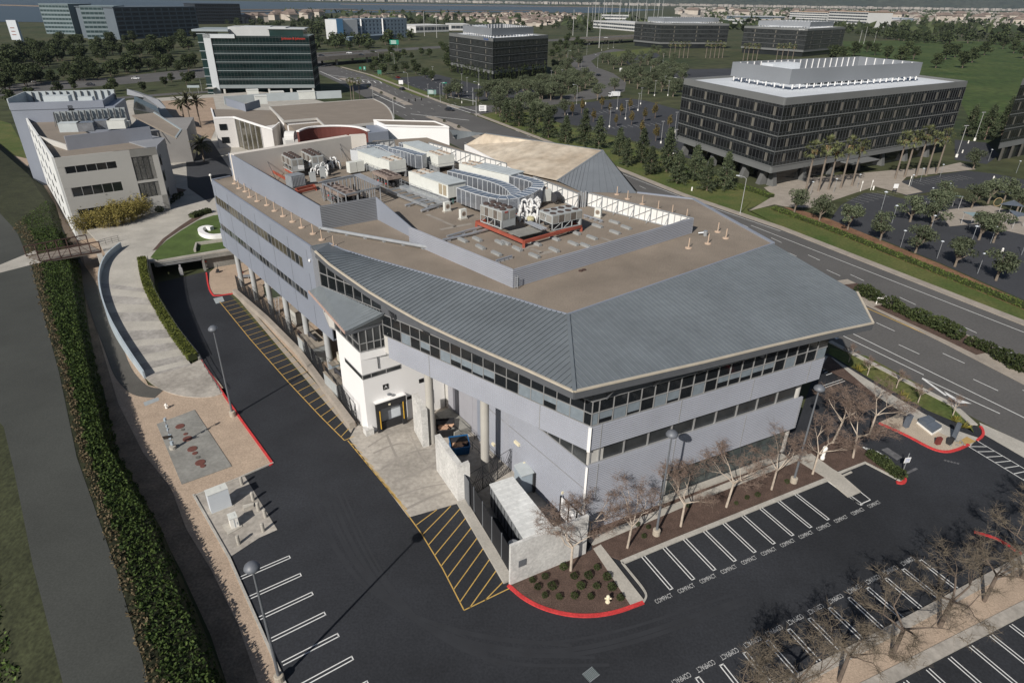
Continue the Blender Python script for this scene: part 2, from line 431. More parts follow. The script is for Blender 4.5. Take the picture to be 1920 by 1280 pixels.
# ---- pavements and plaza of the right-hand offices
mb = MB()
sheet(mb, gl([(1404, 396), (1450, 368), (1432, 352), (1500, 335), (1690, 318), (1760, 314), (1800, 305), (1830, 318), (1700, 332), (1690, 342), (1730, 360), (1700, 366), (1640, 350), (1575, 372), (1520, 390), (1472, 388), (1452, 384)]), .07)
ribbon(mb, gl([(892, 214), (1010, 259), (1164, 318), (1280, 365), (1463, 427), (1920, 606), (2350, 778)]), 2.0, .0, .14)
ribbon(mb, gl([(640, 126), (695, 141), (828, 192), (860, 203)]), 2.0, .0, .14)
sheet(mb, gl([(1760, 395), (1860, 385), (1960, 420), (1960, 450), (1830, 420), (1780, 425)]), .055)
struct('pavement', mb, concrete_warm)
mb = MB()
MED = gl([(1565, 528), (1608, 549), (1700, 592), (1800, 640), (1920, 700), (2300, 892)])
ribbon(mb, MED, 6.2, .0, .13)
ribbon(mb, gl([(640, 147), (700, 166), (767, 197)]), 4.0, .0, .13)
ribbon(mb, gl([(805, 219), (850, 235), (900, 259), (1000, 305), (1200, 398)]), 3.6, .0, .13)
struct('median', mb, concrete_warm)
mb = MB()
ribbon(mb, gl([(1590, 534), (1632, 556)]), 4.0, .13, .17); ribbon(mb, gl([(1655, 572), (1800, 638), (1850, 662)]), 4.6, .13, .17)
struct('median_soil', mb, mulch)
# ---- near pavement by the avenue, kerb, monument island
mb = MB()
slab(mb, gl([(1546, 668), (1560, 672), (1640, 722), (1730, 776), (1786, 806), (1833, 822), (1820, 836), (1800, 830), (1760, 812), (1690, 772), (1600, 716), (1540, 690)]), 0, .15)
ribbon(mb, gl([(1556, 641), (1700, 716), (1786, 760), (1826, 797)]), .9, 0, .16)
slab(mb, gl([(1836, 792), (1920, 830), (2060, 905), (2060, 935), (1920, 858), (1846, 815)]), 0, .05)
struct('street_pavement', mb, concrete)
mb = MB()
slab(mb, gl([(1648, 793), (1690, 774), (1745, 803), (1800, 832), (1814, 835), (1795, 842), (1772, 847), (1745, 840), (1700, 815)]), 0, .14)
struct('island_gravel', mb, gravel_pale)
mb = MB(); sheet(mb, gl([(1793, 831), (1812, 820), (1829, 829), (1812, 836)]), .165)
struct('tactile_paving', mb, mat('tactile_yellow', (.45, .31, .12), .8, .12, 2))
mb = MB(); sheet(mb, gl([(1540, 690), (1600, 722), (1650, 755), (1640, 742), (1553, 668)]), .19); struct('bed_soil', mb, mulch)

# ---- planted bed along the right face, corner bed, pavements
K0, K1 = g(1166.6, 1054.5), g(1549, 899)
KD = (K1-K0).normalized(); KN = Vector((KD.y, -KD.x))            # along the kerb, and outwards from the building
mb = MB()
slab(mb, gl([(1166, 1052), (1265, 1011), (1549, 897), (1568, 884), (1624, 868), (1640, 874), (1693, 903), (1690, 893), (1625, 846), (1570, 815), (1520, 845), (1300, 920), (1110, 985), (1110, 1030)]), 0, .13)
slab(mb, gl([(953, 1100), (968, 1112), (985, 1124), (1008, 1136), (1032, 1145), (1060, 1151), (1090, 1154), (1120, 1153), (1150, 1148), (1180, 1139), (1204, 1129), (1160, 1075), (1118, 1028), (1080, 1045)]), 0, .13)
struct('planting_bed', mb, mulch)
mb = MB()
slab(mb, gl([(1112, 1030), (1126, 1022), (1207, 1126), (1184, 1139)]), 0, .16)
slab(mb, gl([(1100, 1012), (1300, 931), (1480, 860), (1510, 846), (1516, 856), (1490, 868), (1300, 944), (1112, 1024)]), 0, .17)
slab(mb, gl([(1490, 862), (1520, 851), (1560, 880), (1574, 888), (1614, 923), (1590, 933), (1548, 898)]), 0, .155)
struct('footpath', mb, concrete)
mb = MB()
def kerb(px, m=None, w=.18, h=.16, n=2):
    ribbon(mb, smooth2(gl(px), n), w, 0, h)
kerb([(1166, 1055), (1265, 1014), (1549, 900)], w=.5, n=0)
kerb([(1166, 1055), (1188, 1082), (1206, 1104), (1213, 1118), (1206, 1130)], n=2)
kerb([(1572, 888), (1622, 868), (1690, 903)], n=0, w=.3)
kerb([(513, 868), (440, 900), (365, 930)], n=0, w=.15)
kerb([(363, 928), (430, 1046), (530, 1272), (592, 1405)], n=0, w=.22)
struct('kerb', mb, kerb_grey)
mb = MB()
kerb([(953, 1098), (985, 1126), (1032, 1147), (1090, 1157), (1150, 1151), (1206, 1130)], w=.34, h=.17, n=3)
kerb([(376, 674), (440, 771), (506, 862), (511, 870), (505, 873)], w=.26, h=.15, n=1)
kerb([(387, 512), (391, 540), (398, 553), (404, 556), (437, 551)], w=.26, h=.16, n=1)
kerb([(1648, 794), (1700, 817), (1745, 842), (1772, 849), (1795, 844), (1816, 834)], w=.34, h=.17, n=2)
kerb([(1832, 826), (1843, 818), (1843, 808), (1838, 800)], w=.3, h=.17, n=2)
kerb([(1680, 905), (1692, 907), (1697, 901), (1692, 893)], w=.4, h=.18, n=2)
kerb([(1826, 998), (1870, 1010), (1915, 1040)], w=.25, h=.17, n=2)
struct('red_kerb', mb, kerb_red)

# ---- strip between the two rows at bottom right
mb = MB()
slab(mb, gl([(1515, 1267), (1720, 1158), (1920, 1050), (2100, 955), (2200, 1000), (1920, 1140), (1643, 1282), (1400, 1400), (1330, 1365)]), 0, .14)
struct('divider_gravel', mb, gravel)
mb = MB()
ribbon(mb, gl([(1330, 1362), (1515, 1267), (1720, 1158), (1920, 1050), (2110, 950)]), .9, 0, .2)
ribbon(mb, gl([(1400, 1402), (1643, 1282), (1920, 1140), (2210, 998)]), 1.0, 0, .2)
struct('divider_kerb', mb, stained)
# ---- gravel and dirt on the left
mb = MB()
sheet(mb, gl([(20, 290), (60, 300), (160, 430), (205, 470), (185, 560), (260, 690), (290, 745), (430, 740), (378, 678), (440, 768), (510, 868), (365, 930), (430, 1045), (530, 1270), (600, 1420), (490, 1450), (425, 1280), (395, 1190), (340, 1070), (295, 985), (255, 930), (220, 857), (195, 732), (168, 665), (158, 540), (150, 478), (115, 440), (90, 370), (50, 320)]), .02)
struct('bare_ground', mb, dirt)
mb = MB()
sheet(mb, gl([(25, 292), (60, 300), (160, 430), (205, 470), (190, 560), (262, 690), (278, 722), (330, 735), (420, 728), (378, 678), (440, 770), (510, 868), (365, 930), (430, 1045), (530, 1270), (600, 1420), (560, 1430), (484, 1280), (447, 1172), (396, 1068), (349, 991), (322, 917), (269, 850), (222, 757), (202, 690), (176, 600), (166, 530), (155, 478), (122, 440), (100, 370), (58, 320)]), .06)
struct('gravel', mb, gravel)
mb = MB()
ribbon(mb, smooth2(gl([(72, 300), (58, 312), (45, 335), (50, 350), (75, 372), (92, 395), (105, 425), (117, 455), (130, 480), (160, 520), (172, 545), (190, 600), (212, 650), (228, 695), (245, 718), (265, 735), (300, 738)]), 2), 2.3, .0, .09)
struct('path', mb, path_asphalt)
mb = MB()
slab(mb, gl([(294, 796), (365, 769), (435, 875), (341, 909)]), 0, .12); struct('manhole_pad', mb, concrete_dark)
mb = MB(); slab(mb, gl([(363, 928), (440, 899), (459, 893), (520, 993), (486, 1008), (430, 1045)]), 0, .05); struct('utility_pad', mb, stained)
mb = MB(); slab(mb, gl([(417, 985), (445, 972), (455, 988), (428, 1003)]), .05, .12); struct('cabinet_plinth', mb, concrete)
mb = MB(); sheet(mb, gl([(269, 755), (297, 745), (299, 751), (272, 762)]), .075); sheet(mb, gl([(400, 560), (417, 556), (421, 565), (405, 570)]), .05); struct('access_cover', mb, mat('pale_cover', (.34, .37, .38), .7, .08, 2))

# ---- levee with the old path on top
LR = [(-70, 320), (0, 400), (23, 425), (34, 440), (60, 502), (84, 598), (111, 699), (144, 857), (215, 1058), (279, 1280), (345, 1500)]
LL = [(-420, 380), (-330, 470), (-250, 560), (-160, 640), (-90, 700), (-30, 760), (7, 800), (26, 880), (62, 1060), (118, 1280), (170, 1500)]
zl = 3.5
A = gl(LR, zl); B = gl(LL, zl)
mb = MB(); sheet(mb, A+B[::-1], zl+.03); struct('levee_path', mb, levee_asphalt)
BOT = gl([(-10, 262), (70, 330), (105, 385), (120, 440), (152, 500), (166, 610), (186, 715), (222, 857), (300, 985), (425, 1280), (500, 1450)])
mb = MB()
for i in range(len(A)-1):
    a0, a1, b0, b1 = A[i], A[i+1], BOT[i], BOT[i+1]
    ms0, ms1 = lerp(a0, b0, .12), lerp(a1, b1, .12); k0, k1 = lerp(a0, b0, .8), lerp(a1, b1, .8)
    mb.face([(a0.x, a0.y, zl), (a1.x, a1.y, zl), (ms1.x, ms1.y, zl-.05), (ms0.x, ms0.y, zl-.05)], 0)
    mb.face([(ms0.x, ms0.y, zl-.05), (ms1.x, ms1.y, zl-.05), (k1.x, k1.y, 2.6), (k0.x, k0.y, 2.6)], 0); mb.face([(k0.x, k0.y, 2.6), (k1.x, k1.y, 2.6), (b1.x, b1.y, 0), (b0.x, b0.y, 0)], 0)
for i in range(len(B)-1):
    a0, a1 = B[i+1], B[i]; d = (a0-a1); n = Vector((d.y, -d.x)).normalized()
    if n.x > 0: n = -n
    m0, m1 = a0+n*1.2, a1+n*1.2; b0, b1 = a0+n*9, a1+n*9
    mb.face([(a0.x, a0.y, zl+.02), (a1.x, a1.y, zl+.02), (m1.x, m1.y, zl-.4), (m0.x, m0.y, zl-.4)], 0)
    mb.face([(m0.x, m0.y, zl-.4), (m1.x, m1.y, zl-.4), (b1.x, b1.y, 0), (b0.x, b0.y, 0)], 0)
o = mb.put('levee', [mat('bank_soil', (.032, .036, .017), .95, .3, .4, fine=(3, .4)), dirt]); o['kind'] = 'structure'
LEVEE_R = (A, BOT); LEVEE_L = B
mb = MB(); sheet(mb, gl([(-60, 520), (0, 497), (66, 470), (78, 492), (0, 512), (-60, 545)], zl), zl+.06); struct('bridge_apron', mb, concrete)

# ---- raised plaza behind the garage mouth, with lawn and walkway
ZP = 3.5
PA, PB = g(290, 489, ZP), g(434, 467, ZP)
PLZ = [PA, PB]+gl([(600, 420), (760, 330), (690, 215), (560, 178), (480, 172), (350, 180), (240, 188), (215, 200), (240, 300), (150, 418), (186, 455), (200, 480), (225, 466), (255, 492)], ZP)
mb = MB(); slab(mb, PLZ, ZP-.35, ZP); struct('plaza', mb, concrete)
mb = MB()
sheet(mb, [PA+Vector((.3, .3))]+gl([(282, 483), (292, 470), (312, 451), (340, 432), (372, 413), (400, 404), (440, 400), (470, 455), (434, 464)], ZP), ZP+.03)
struct('lawn', mb, grass)
mb = MB(); sheet(mb, gl([(286, 470), (305, 448), (335, 426), (362, 408), (385, 402), (372, 411), (340, 430), (312, 449), (294, 468)], ZP), ZP+.04)
sheet(mb, gl([(236, 395), (300, 372), (330, 352), (350, 356), (300, 392), (250, 402)], ZP), ZP+.02)
struct('plaza_bed', mb, mulch)
# sandy court with palms behind
mb = MB(); sheet(mb, gl([(300, 190), (400, 183), (410, 230), (395, 262), (345, 240), (320, 215)], ZP), ZP+.03); struct('court_paving', mb, mat('court_sand', (.36, .27, .20), .9, .12, .2, fine=(1.5, .15)))
mb = MB(); sheet(mb, gl([(352, 240), (395, 262), (420, 300), (440, 330), (392, 380), (352, 352), (348, 290)], ZP), ZP+.02); struct('court_road', mb, far_asphalt)

# ramp walkway, banded concrete
RL = [(228, 464, 3.5), (203, 483, 3.5), (191, 505, 3.3), (187, 530, 3.0), (192, 562, 2.5), (206, 602, 1.9), (230, 645, 1.2), (255, 683, .6), (272, 708, .18)]
RR = [(258, 490, 3.5), (263, 500, 3.4), (266, 520, 3.1), (272, 541, 2.8), (284, 567, 2.3), (303, 601, 1.7), (326, 637, 1.1), (345, 664, .6), (359, 684, .18)]
WL = [(279, 490, 3.6), (279, 504, 3.5), (281, 521, 3.3), (287, 540, 3.0), (298, 563, 2.5), (315, 592, 1.95), (338, 627, 1.3), (358, 653, .8), (375, 673, .3)]
def poly3(px, n=2):
    p = [g3(*q) for q in px]
    for _ in range(n):
        q = [p[0]]
        for a, b in zip(p, p[1:]): q += [a*.75+b*.25, a*.25+b*.75]
        p = q+[p[-1]]
    return p
rl, rr, wl = poly3(RL), poly3(RR), poly3(WL)
mb = MB()
SUB = 60
def samp(p, t):
    x = t*(len(p)-1); i = min(int(x), len(p)-2); return p[i].lerp(p[i+1], x-i)
for i in range(SUB):
    t0, t1 = i/SUB, (i+1)/SUB
    a, b, c, d = samp(rl, t0), samp(rl, t1), samp(rr, t1), samp(rr, t0)
    k = 0 if t0 < .32 else (1 if int((t0-.32)*21) % 2 else 0)
    if t0 < .32: k = 0
    mb.face([a, b, c, d], k)
for p in (rl, rr):
    for a, b in zip(p, p[1:]):
        mb.face([(a.x, a.y, 0), (b.x, b.y, 0), b, a], 0)
o = mb.put('walkway', [concrete, mat('dark_band_concrete', (.335, .315, .29), .85, .22, .3, fine=(2, .15))]); o['kind'] = 'structure'
mb = MB()
slab(mb, smooth2(gl([(272, 707), (280, 717), (305, 733), (335, 743), (372, 747), (400, 745), (418, 739)]), 2)+gl([(376, 675), (359, 684)]), 0, .17)
struct('walkway_landing', mb, stained)
# garage mouth: header, side wall, floor in shade
gd = (PB-PA).normalized()
gm = g(383, 511, 0); tg = (gm-PA).dot(gd)
gn = Vector((-gd.y, gd.x))
def gw(mb, s0, s1, z0, z1, th=.4, m=0, off=0.0):
    a = PA+gd*s0+gn*off; b = PA+gd*s1+gn*off
    mb.prism([a, b, b+gn*th, a+gn*th], z0, z1, m)
GW = (PB-PA).length
mb = MB()
gw(mb, -.2, GW+6, 2.35, ZP-.36); gw(mb, tg+.1, GW+6, 0, 2.34, .4, 0, .9); gw(mb, tg+.1, tg+.5, 0, 2.34)
a = PA+gn*16; mb.prism([a, a+gd*(GW+6), a+gd*(GW+6)+gn*.4, a+gn*.4], 0, ZP-.36)
tag(mb.put('garage_wall', concrete_dark), 'grey concrete wall and header over the garage mouth', 'wall')
mb = MB()
for z in (2.5, 2.85): gw(mb, .2, tg, z, z+.06, .05, 0, -.14)
gw(mb, .1, tg, 2.3, 2.36, .1, 0, -.12)
gw(mb, tg*.5-.3, tg*.5+.3, .03, 1.5, .5, 1, -.5); gw(mb, tg*.5-.15, tg*.5+.15, 1.5, 2.1, .3, 1, -.4)
o = tag(mb.put('garage_barrier', [steel_galv, pole_pale]), 'grey barrier column and rails at the dark garage mouth', 'barrier')
# ================================================================ MAIN BUILDING
def fr(deg): return Vector((math.cos(R(deg)), math.sin(R(deg))))
C = Vector((7.2, 47.8))
uL = fr(141.7); nL = Vector((-uL.y, uL.x))
uR = fr(26.8); nR = Vector((uR.y, -uR.x))
W0 = Vector((-25.46, 77.04)); uW = fr(128.9); nW = Vector((-uW.y, uW.x))
uB = fr(125.7); nB = Vector((-uB.y, uB.x))
def pl(s, o, z=None):
    p = C+uL*s+nL*o; return p if z is None else Vector((p.x, p.y, z))
def pr(s, o, z=None):
    p = C+uR*s+nR*o; return p if z is None else Vector((p.x, p.y, z))
def pw(s, o, z=None):
    p = W0+uW*s+nW*o; return p if z is None else Vector((p.x, p.y, z))
def pb(s, o, z=None):
    p = C+uB*s+nB*o; return p if z is None else Vector((p.x, p.y, z))
def interp(tab, x):
    if x <= tab[0][0]: return tab[0][1:]
    for a, b in zip(tab, tab[1:]):
        if x <= b[0]:
            t = (x-a[0])/(b[0]-a[0]); return tuple(lerp(p, q, t) for p, q in zip(a[1:], b[1:]))
    return tab[-1][1:]
def ribs(mb, a, b, z0, z1, n, pitch=.23, depth=.07, m=0):
    """horizontally corrugated wall from a to b; n points outwards"""
    k = max(1, round((z1-z0)/pitch)); h = (z1-z0)/k
    prof = []
    for i in range(k):
        z = z0+i*h; prof += [(z, 0), (z+.12*h, depth), (z+.62*h, depth), (z+.74*h, 0)]
    prof.append((z1, 0))
    vs = []
    for z, d in prof:
        for q in (a, b): vs.append((q.x+n.x*d, q.y+n.y*d, z))
    fs = [(2*i, 2*i+1, 2*i+3, 2*i+2) for i in range(len(prof)-1)]
    mb.raw(vs, fs, m)
def plate(mb, a, b, z0, z1, n, th=.06, m=0, off=0.0):
    a = a+n*off; b = b+n*off
    mb.prism([a, b, b-n*th, a-n*th], z0, z1, m)
OFF = empty('office_building', 'large blue-grey office building with swept metal roof and banded ribbed walls, filling the middle', 'office building', (7.2, 47.8))
# ---- cores (dark interior volumes behind the glazing)
REND = 30.0
mb = MB()
lowW = pb(26.6, 0)
core_hi = [pl(.15, -.25), pr(REND-.1, -.25), pr(REND+4, -18), g(1193, 361, 19), g(870, 282, 19), g(655, 296, 19), pw(41, -6), pw(41, -.3), pw(0, -.3), pl(38.5, -.25)]
core_lo = [pb(.2, -.3), pr(REND-1.5, -1.2), pr(REND+4, -18), g(1193, 361, 19), g(870, 282, 19), g(655, 296, 19), pw(41, -9), pw(3, -9), lowW-nB*.3]
slab(mb, core_hi, 10.5, 16.3); slab(mb, core_lo, 0, 10.5)
mb.put('inner_wall', pale_wall, OFF)
mb = MB(); slab(mb, core_hi, 10.3, 10.46)
mb.put('soffit', mat('soffit_panel', (.30, .30, .30), .7, .05, 1), OFF)

# ---- right face: ribbed bands
mb = MB()
ribs(mb, pr(.12, .02), pr(REND, .02), 10.26, 12.9, nR); plate(mb, pr(0, 0), pr(REND, 0), 10.24, 12.96, nR, .12)
mb.box(pr(REND, -.04, 11.6), (.16, .16, 2.72), R(26.8)); plate(mb, pr(.0, .06), pr(REND, .06), 12.9, 12.98, nR, .2)
mb.put('wall_band', metal_blue, OFF)
mb = MB()
ribs(mb, pr(.12, .02), pr(28.2, .02), 4.25, 8.34, nR); plate(mb, pr(0, 0), pr(28.2, 0), 4.2, 8.4, nR, .12); plate(mb, pr(.0, .06), pr(28.2, .06), 8.34, 8.42, nR, .2)
ribs(mb, pr(.12, .02), pr(9.5, .02), .05, 4.25, nR); plate(mb, pr(0, 0), pr(9.5, 0), 0, 4.2, nR, .12)
mb.put('wall_band', metal_blue, OFF)
# joints and pale corner trim
mb = MB()
for z0, z1 in ((10.26, 12.95), (4.25, 8.4)):
    for s in (1.2, 10.4, 19.8, 28.0): mb = MB(); mb.box(pr(s, .07, (z0+z1)/2), (.07, .06, z1-z0), R(26.8)); mb.put('wall_joint', mullion, OFF)
for s in (5.6, 20.5): mb = MB(); mb.box(pl(s, .07, 11.6), (.07, .06, 2.7), R(141.7)); mb.put('wall_joint', mullion, OFF)
mb = MB(); mb.box((7.18, 47.76, 11.58), (.3, .3, 2.66), R(80)); mb.box((7.18, 47.78, 4.2), (.22, .22, 8.3), R(80)); mb.put('corner_trim', white_wall, OFF)
# ---- left face band, lower diverging wall
mb = MB()
ribs(mb, pl(27.1, .02), pl(.12, .02), 10.26, 12.9, nL); plate(mb, pl(0, 0), pl(27.1, 0), 10.24, 12.96, nL, .12); plate(mb, pl(.0, .06), pl(27.1, .06), 12.9, 12.98, nL, .2)
mb.put('wall_band', metal_blue, OFF)
mb = MB()
ribs(mb, pb(17.2, .02), pb(.12, .02), .0, 8.3, nB); plate(mb, pb(0, 0), pb(17.2, 0), 0, 8.38, nB, .12)
mb.put('wall_band', metal_blue, OFF)
mb = MB()
plate(mb, pb(17.2, .0), pb(26, .0), 0, 10.3, nB, .12); plate(mb, pb(12.6, .06), pb(13.6, .06), 0, 9.5, nB, .1); plate(mb, pb(24.4, .25), pb(25.6, .25), 0, 10.3, nB, .3)
for s in (20.2, 23.6): plate(mb, pb(s, .03), pb(s+.05, .03), 0, 10.2, nB, .03)
mb.put('wall_panel', mat('pale_grey_panel', (.33, .33, .36), .6, .05, .4), OFF)
mb = MB(); plate(mb, pb(18.1, .18), pb(18.9, .18), 0, 10.2, nB, .12); mb.put('wall_recess', metal_panel, OFF)
mb = MB()
for s in range(1, 17, 1): pass
plate(mb, pb(0, .08), pb(17.2, .08), 5.62, 5.72, nB, .04); mb.put('wall_joint', mullion, OFF)
# ---- windows
def bay(a, b, z0, z1, n, glass, rails=(), blind=None, mull=mullion, w=.07, dep=.09, left=True):
    """one window bay: glass pane with its frame; blind as a child"""
    m = MB()
    m.face([(a.x, a.y, z0), (b.x, b.y, z0), (b.x, b.y, z1), (a.x, a.y, z1)], 0)
    u = (b-a).normalized()
    def bar(p, q, za, zb):
        m.prism([p, q, q+n*dep, p+n*dep], za, zb, 1)
    bar(a, a+u*w, z0, z1); bar(a+u*w, b, z0, z0+w); bar(a+u*w, b, z1-w, z1)
    for r in rails: bar(a+u*w, b, r-w/2, r+w/2)
    o = m.put('window', [glass, mull], OFF)
    if blind:
        q = MB(); c = n*.02
        q.face([(a.x+c.x+u.x*w, a.y+c.y+u.y*w, blind[0]), (b.x+c.x-u.x*.05, b.y+c.y-u.y*.05, blind[0]), (b.x+c.x-u.x*.05, b.y+c.y-u.y*.05, blind[1]), (a.x+c.x+u.x*w, a.y+c.y+u.y*w, blind[1])])
        q.put('blind', glass_blind, o)
    return o
rb = random.Random(11)
mids = 14.36
def blindz():
    t = rb.random()
    if t < .22: return None
    return (13.08+(0 if t < .55 else rb.choice((.25, .45, .6))), mids-.05)
s = .0
edges = [0, .75]+[.75+1.54*i for i in range(1, 20)]
for s0, s1 in zip(edges, edges[1:]):
    if s1 > REND+.1: break
    bay(pr(s0, -.02), pr(s1, -.02), 12.98, 15.7, nR, glass_dark, (mids,), blindz())
edges = [0, .8]+[.8+1.5*i for i in range(1, 19)]
for s0, s1 in zip(edges, edges[1:]):
    if s1 > 27.9: break
    bay(pl(s1, -.02), pl(s0, -.02), 12.98, 15.7, nL, glass_dark, (mids,), blindz())
edges = [.3, 1.3]+[1.3+2.86*i for i in range(1, 10)]
for s0, s1 in zip(edges, edges[1:]):
    bay(pr(s0, -.3), pr(min(s1, 27.6), -.3), 8.38, 10.28, nR, glass_tint, (), None, w=.12, dep=.14)
for i in range(8):
    s0 = 9.6+2.25*i
    bay(pr(s0, -.6), pr(s0+2.25, -.6), .4, 4.25, nR, mat('storefront_glass', (.06, .075, .075), .12, .4, .8, spec=.6), (2.6,), None, mull=mullion_dark, w=.1)
for i in range(5):
    bay(pb(.4+1.9*(i+1), -.12), pb(.4+1.9*i, -.12), 8.36, 10.3, nB, glass_tint, (), None, w=.08)
mb = MB(); mb.prism([pr(9.4, -.5), pr(27.8, -.5), pr(27.8, .2), pr(9.4, .2)], 0, .42); mb.put('plinth', concrete, OFF)
mb = MB()
for s, o in ((28.6, -1.3),): mb.tube(pr(s, o, 0), pr(s, o, 10.3), .42, n=16)
mb.put('column', pale_wall, OFF, smooth=False)
# ---- big swept roof, left slope
ZE = [(-1, 18.1), (.13, 18.1), (6, 18.03), (10, 17.9), (15, 17.78), (19.7, 17.76), (24, 18.02), (28.7, 18.45), (33, 19.15), (36, 19.66), (38.6, 20.5)]
def inL(px, py, z):
    p = g(px, py, z)-C; return (p.dot(uL), p.dot(nL), z)
UPL = [(0.13, 2.95, 18.1)]+sorted([inL(*q, 19.05) for q in ((1065, 590), (1026, 580), (976, 564), (909, 544.5), (841.6, 526), (774, 507), (707, 488.5), (640, 468), (617, 456.5))])
SMAX = 38.6
def eL(s): return pl(s, 2.95-.0715*s, interp(ZE, s)[0])
def upL(s):
    n, z = interp(UPL, s); return pl(s, n, z)
st = [0.13+(SMAX-.13)*i/56 for i in range(57)]
TH = Vector((0, 0, -.3))
mb = MB()
for a, b in zip(st, st[1:]):
    # curved section: slight sag between eave and ridge
    q = [(eL(a), eL(b)), (upL(a), upL(b))]
    mb.face([eL(b), eL(a), upL(a), upL(b)]); mb.face([upL(b)+TH, upL(a)+TH, eL(a)+TH, eL(b)+TH])
mb.face([eL(SMAX), upL(SMAX), upL(SMAX)+TH, eL(SMAX)+TH])
s = .7
while s < SMAX:
    a, b = eL(s), upL(s); up = Vector((0, 0, .045)); mb.beam(a+up, b+up, .07, .09)
    s += .56
ue = upL(SMAX); wc = pw(0, 0, 19.05); u9 = g3(617, 456.5, 19.05)
mb.face([eL(SMAX), u9, ue]); mb.face([eL(SMAX), wc, u9]); mb.beam(wc, u9, .25, .22)
mb.put('roof_slope', roof_metal, OFF)
mb = MB(); m2 = MB()
for a, b in zip(st, st[1:]):
    p, q = eL(a), eL(b); o3 = Vector((nL.x, nL.y, 0))*.05
    mb.beam(p+o3+Vector((0, 0, .03)), q+o3+Vector((0, 0, .03)), .22, .16)
    m2.beam(p+Vector((0, 0, -.42)), q+Vector((0, 0, -.42)), .16, .66)
mb.put('gutter', fascia, OFF); m2.put('fascia', fascia_dark, OFF)
def gtop(s):
    e, u_ = eL(s), upL(s); ne, nu = (e.xy-C).dot(nL), (u_.xy-C).dot(nL); t = ne/(ne-nu) if s > 3 else .2; return lerp(e.z, u_.z, max(0, min(1, t)))-.42
# ---- right slope
ER = [(-2.73, 1.13, 18.1), (4, 1.13, 17.83), (11.3, 1.13, 17.51), (20, 1.13, 17.28), (27.7, 1.13, 17.0), (34.94, 1.13, 16.6), (39.6, -5.2, 17.55)]
def inR(px, py, z):
    p = g(px, py, z)-C; return (p.dot(uR), p.dot(nR), z)
UPR = [(-2.73, 1.13, 18.1), inR(1065, 590, 19.05), inR(1450, 457, 19.05)]
SR = UPR[-1][0]
def eR(s):
    n, z = interp(ER, s); return pr(s, n, z)
def upR(s):
    n, z = interp(UPR, s); return pr(s, n, z)
sr = sorted([-2.73+(SR+2.73)*i/60 for i in range(61)]+[34.94])
mb = MB()
for a, b in zip(sr, sr[1:]):
    mb.face([eR(a), eR(b), upR(b), upR(a)]); mb.face([upR(a)+TH, upR(b)+TH, eR(b)+TH, eR(a)+TH])
s = -2.3
while s < SR:
    a, b = eR(s), upR(s); up = Vector((0, 0, .03)); mb.beam(a+up, b+up, .06, .06)
    s += .56
mb.beam(eR(-2.73)+Vector((0, 0, .06)), upR(UPR[1][0])+Vector((0, 0, .06)), .34, .14)
mb.face([eR(SR), upR(SR)+TH, upR(SR)]) if False else None
mb.put('roof_slope', roof_metal, OFF)
mb = MB(); m2 = MB()
ee = [eR(x) for x in sr if x <= 39.7]
for p, q in zip(ee, ee[1:]):
    mb.beam(p+Vector((0, 0, .03)), q+Vector((0, 0, .03)), .22, .16); m2.beam(p+Vector((0, 0, -.42)), q+Vector((0, 0, -.42)), .16, .66)
mb.put('gutter', fascia, OFF); m2.put('fascia', fascia_dark, OFF)
# dark soffit struts under the right eave
for i in range(7): s = 1.5+i*5.2; mb = MB(); mb.beam(pr(s, -.05, 15.6), eR(s)+Vector((0, 0, -.5)), .14, .3); mb.put('eave_strut', fascia_dark, OFF)
for s in (2.2, 8.2, 14.2, 20.2, 25.4): mb = MB(); mb.beam(pl(s, .0, 15.6), eL(s)+Vector((0, 0, -.5)), .14, .3); mb.beam(pl(s+.7, .0, 15.6), eL(s)+Vector((0, 0, -.5)), .1, .2); mb.put('eave_strut', fascia_dark, OFF)
mb = MB()
for i in range(26):
    a, b = 27.9*i/26, 27.9*(i+1)/26
    q = [pl(b, -.1), pl(a, -.1)]
    for s0, s1 in ((a, b),):
        za, zb = gtop(s0)+.1, gtop(s1)+.1
        mb.face([pl(s1, -.03, 15.7), pl(s0, -.03, 15.7), pl(s0, -.03, za), pl(s1, -.03, zb)])
for i in range(20):
    a, b = 30*i/20, 30*(i+1)/20
    mb.face([pr(a, -.03, 15.7), pr(b, -.03, 15.7), pr(b, -.03, eR(b).z+.1), pr(a, -.03, eR(a).z+.1)])
mb.put('upper_wall', fascia_dark, OFF)
# tall glazing that follows the rising eave on the left
i = 0; s = 27.9
while s < 38.5:
    s1 = min(s+1.54, 38.65); a, b = pl(s1, -.02), pl(s, -.02); za, zb = gtop(min(s1, 38.6)), gtop(s)
    m = MB(); m.face([(a.x, a.y, 14.5), (b.x, b.y, 14.5), (b.x, b.y, zb), (a.x, a.y, za)], 0)
    u = (b-a).normalized()
    m.prism([a, a+u*.09, a+u*.09+nL*.1, a+nL*.1], 14.5, za, 1)
    for r in (16.08, 17.75, 19.4):
        if r < min(za, zb): m.prism([a, b, b+nL*.09, a+nL*.09], r-.04, r+.04, 1)
    m.put('window', [glass_dark, mullion], OFF)
    s = s1; i += 1
# ribbed return wall between the wing corner and the tall glass
mb = MB(); a, b = pw(0, 0), pl(38.65, 0)
d = (b-a).normalized(); n = Vector((d.y, -d.x))
if n.dot(Vector((-1, -1))) < 0: n = -n
ribs(mb, a, b, 12.5, 18.9, n, .26, .07); plate(mb, a, b, 12.5, 18.95, n, .1)
mb.face([pl(38.65, 0, 18.9), pl(38.6, 0, 20.2), pw(0, 0, 18.95)])
mb.put('return_wall', metal_grey, OFF)

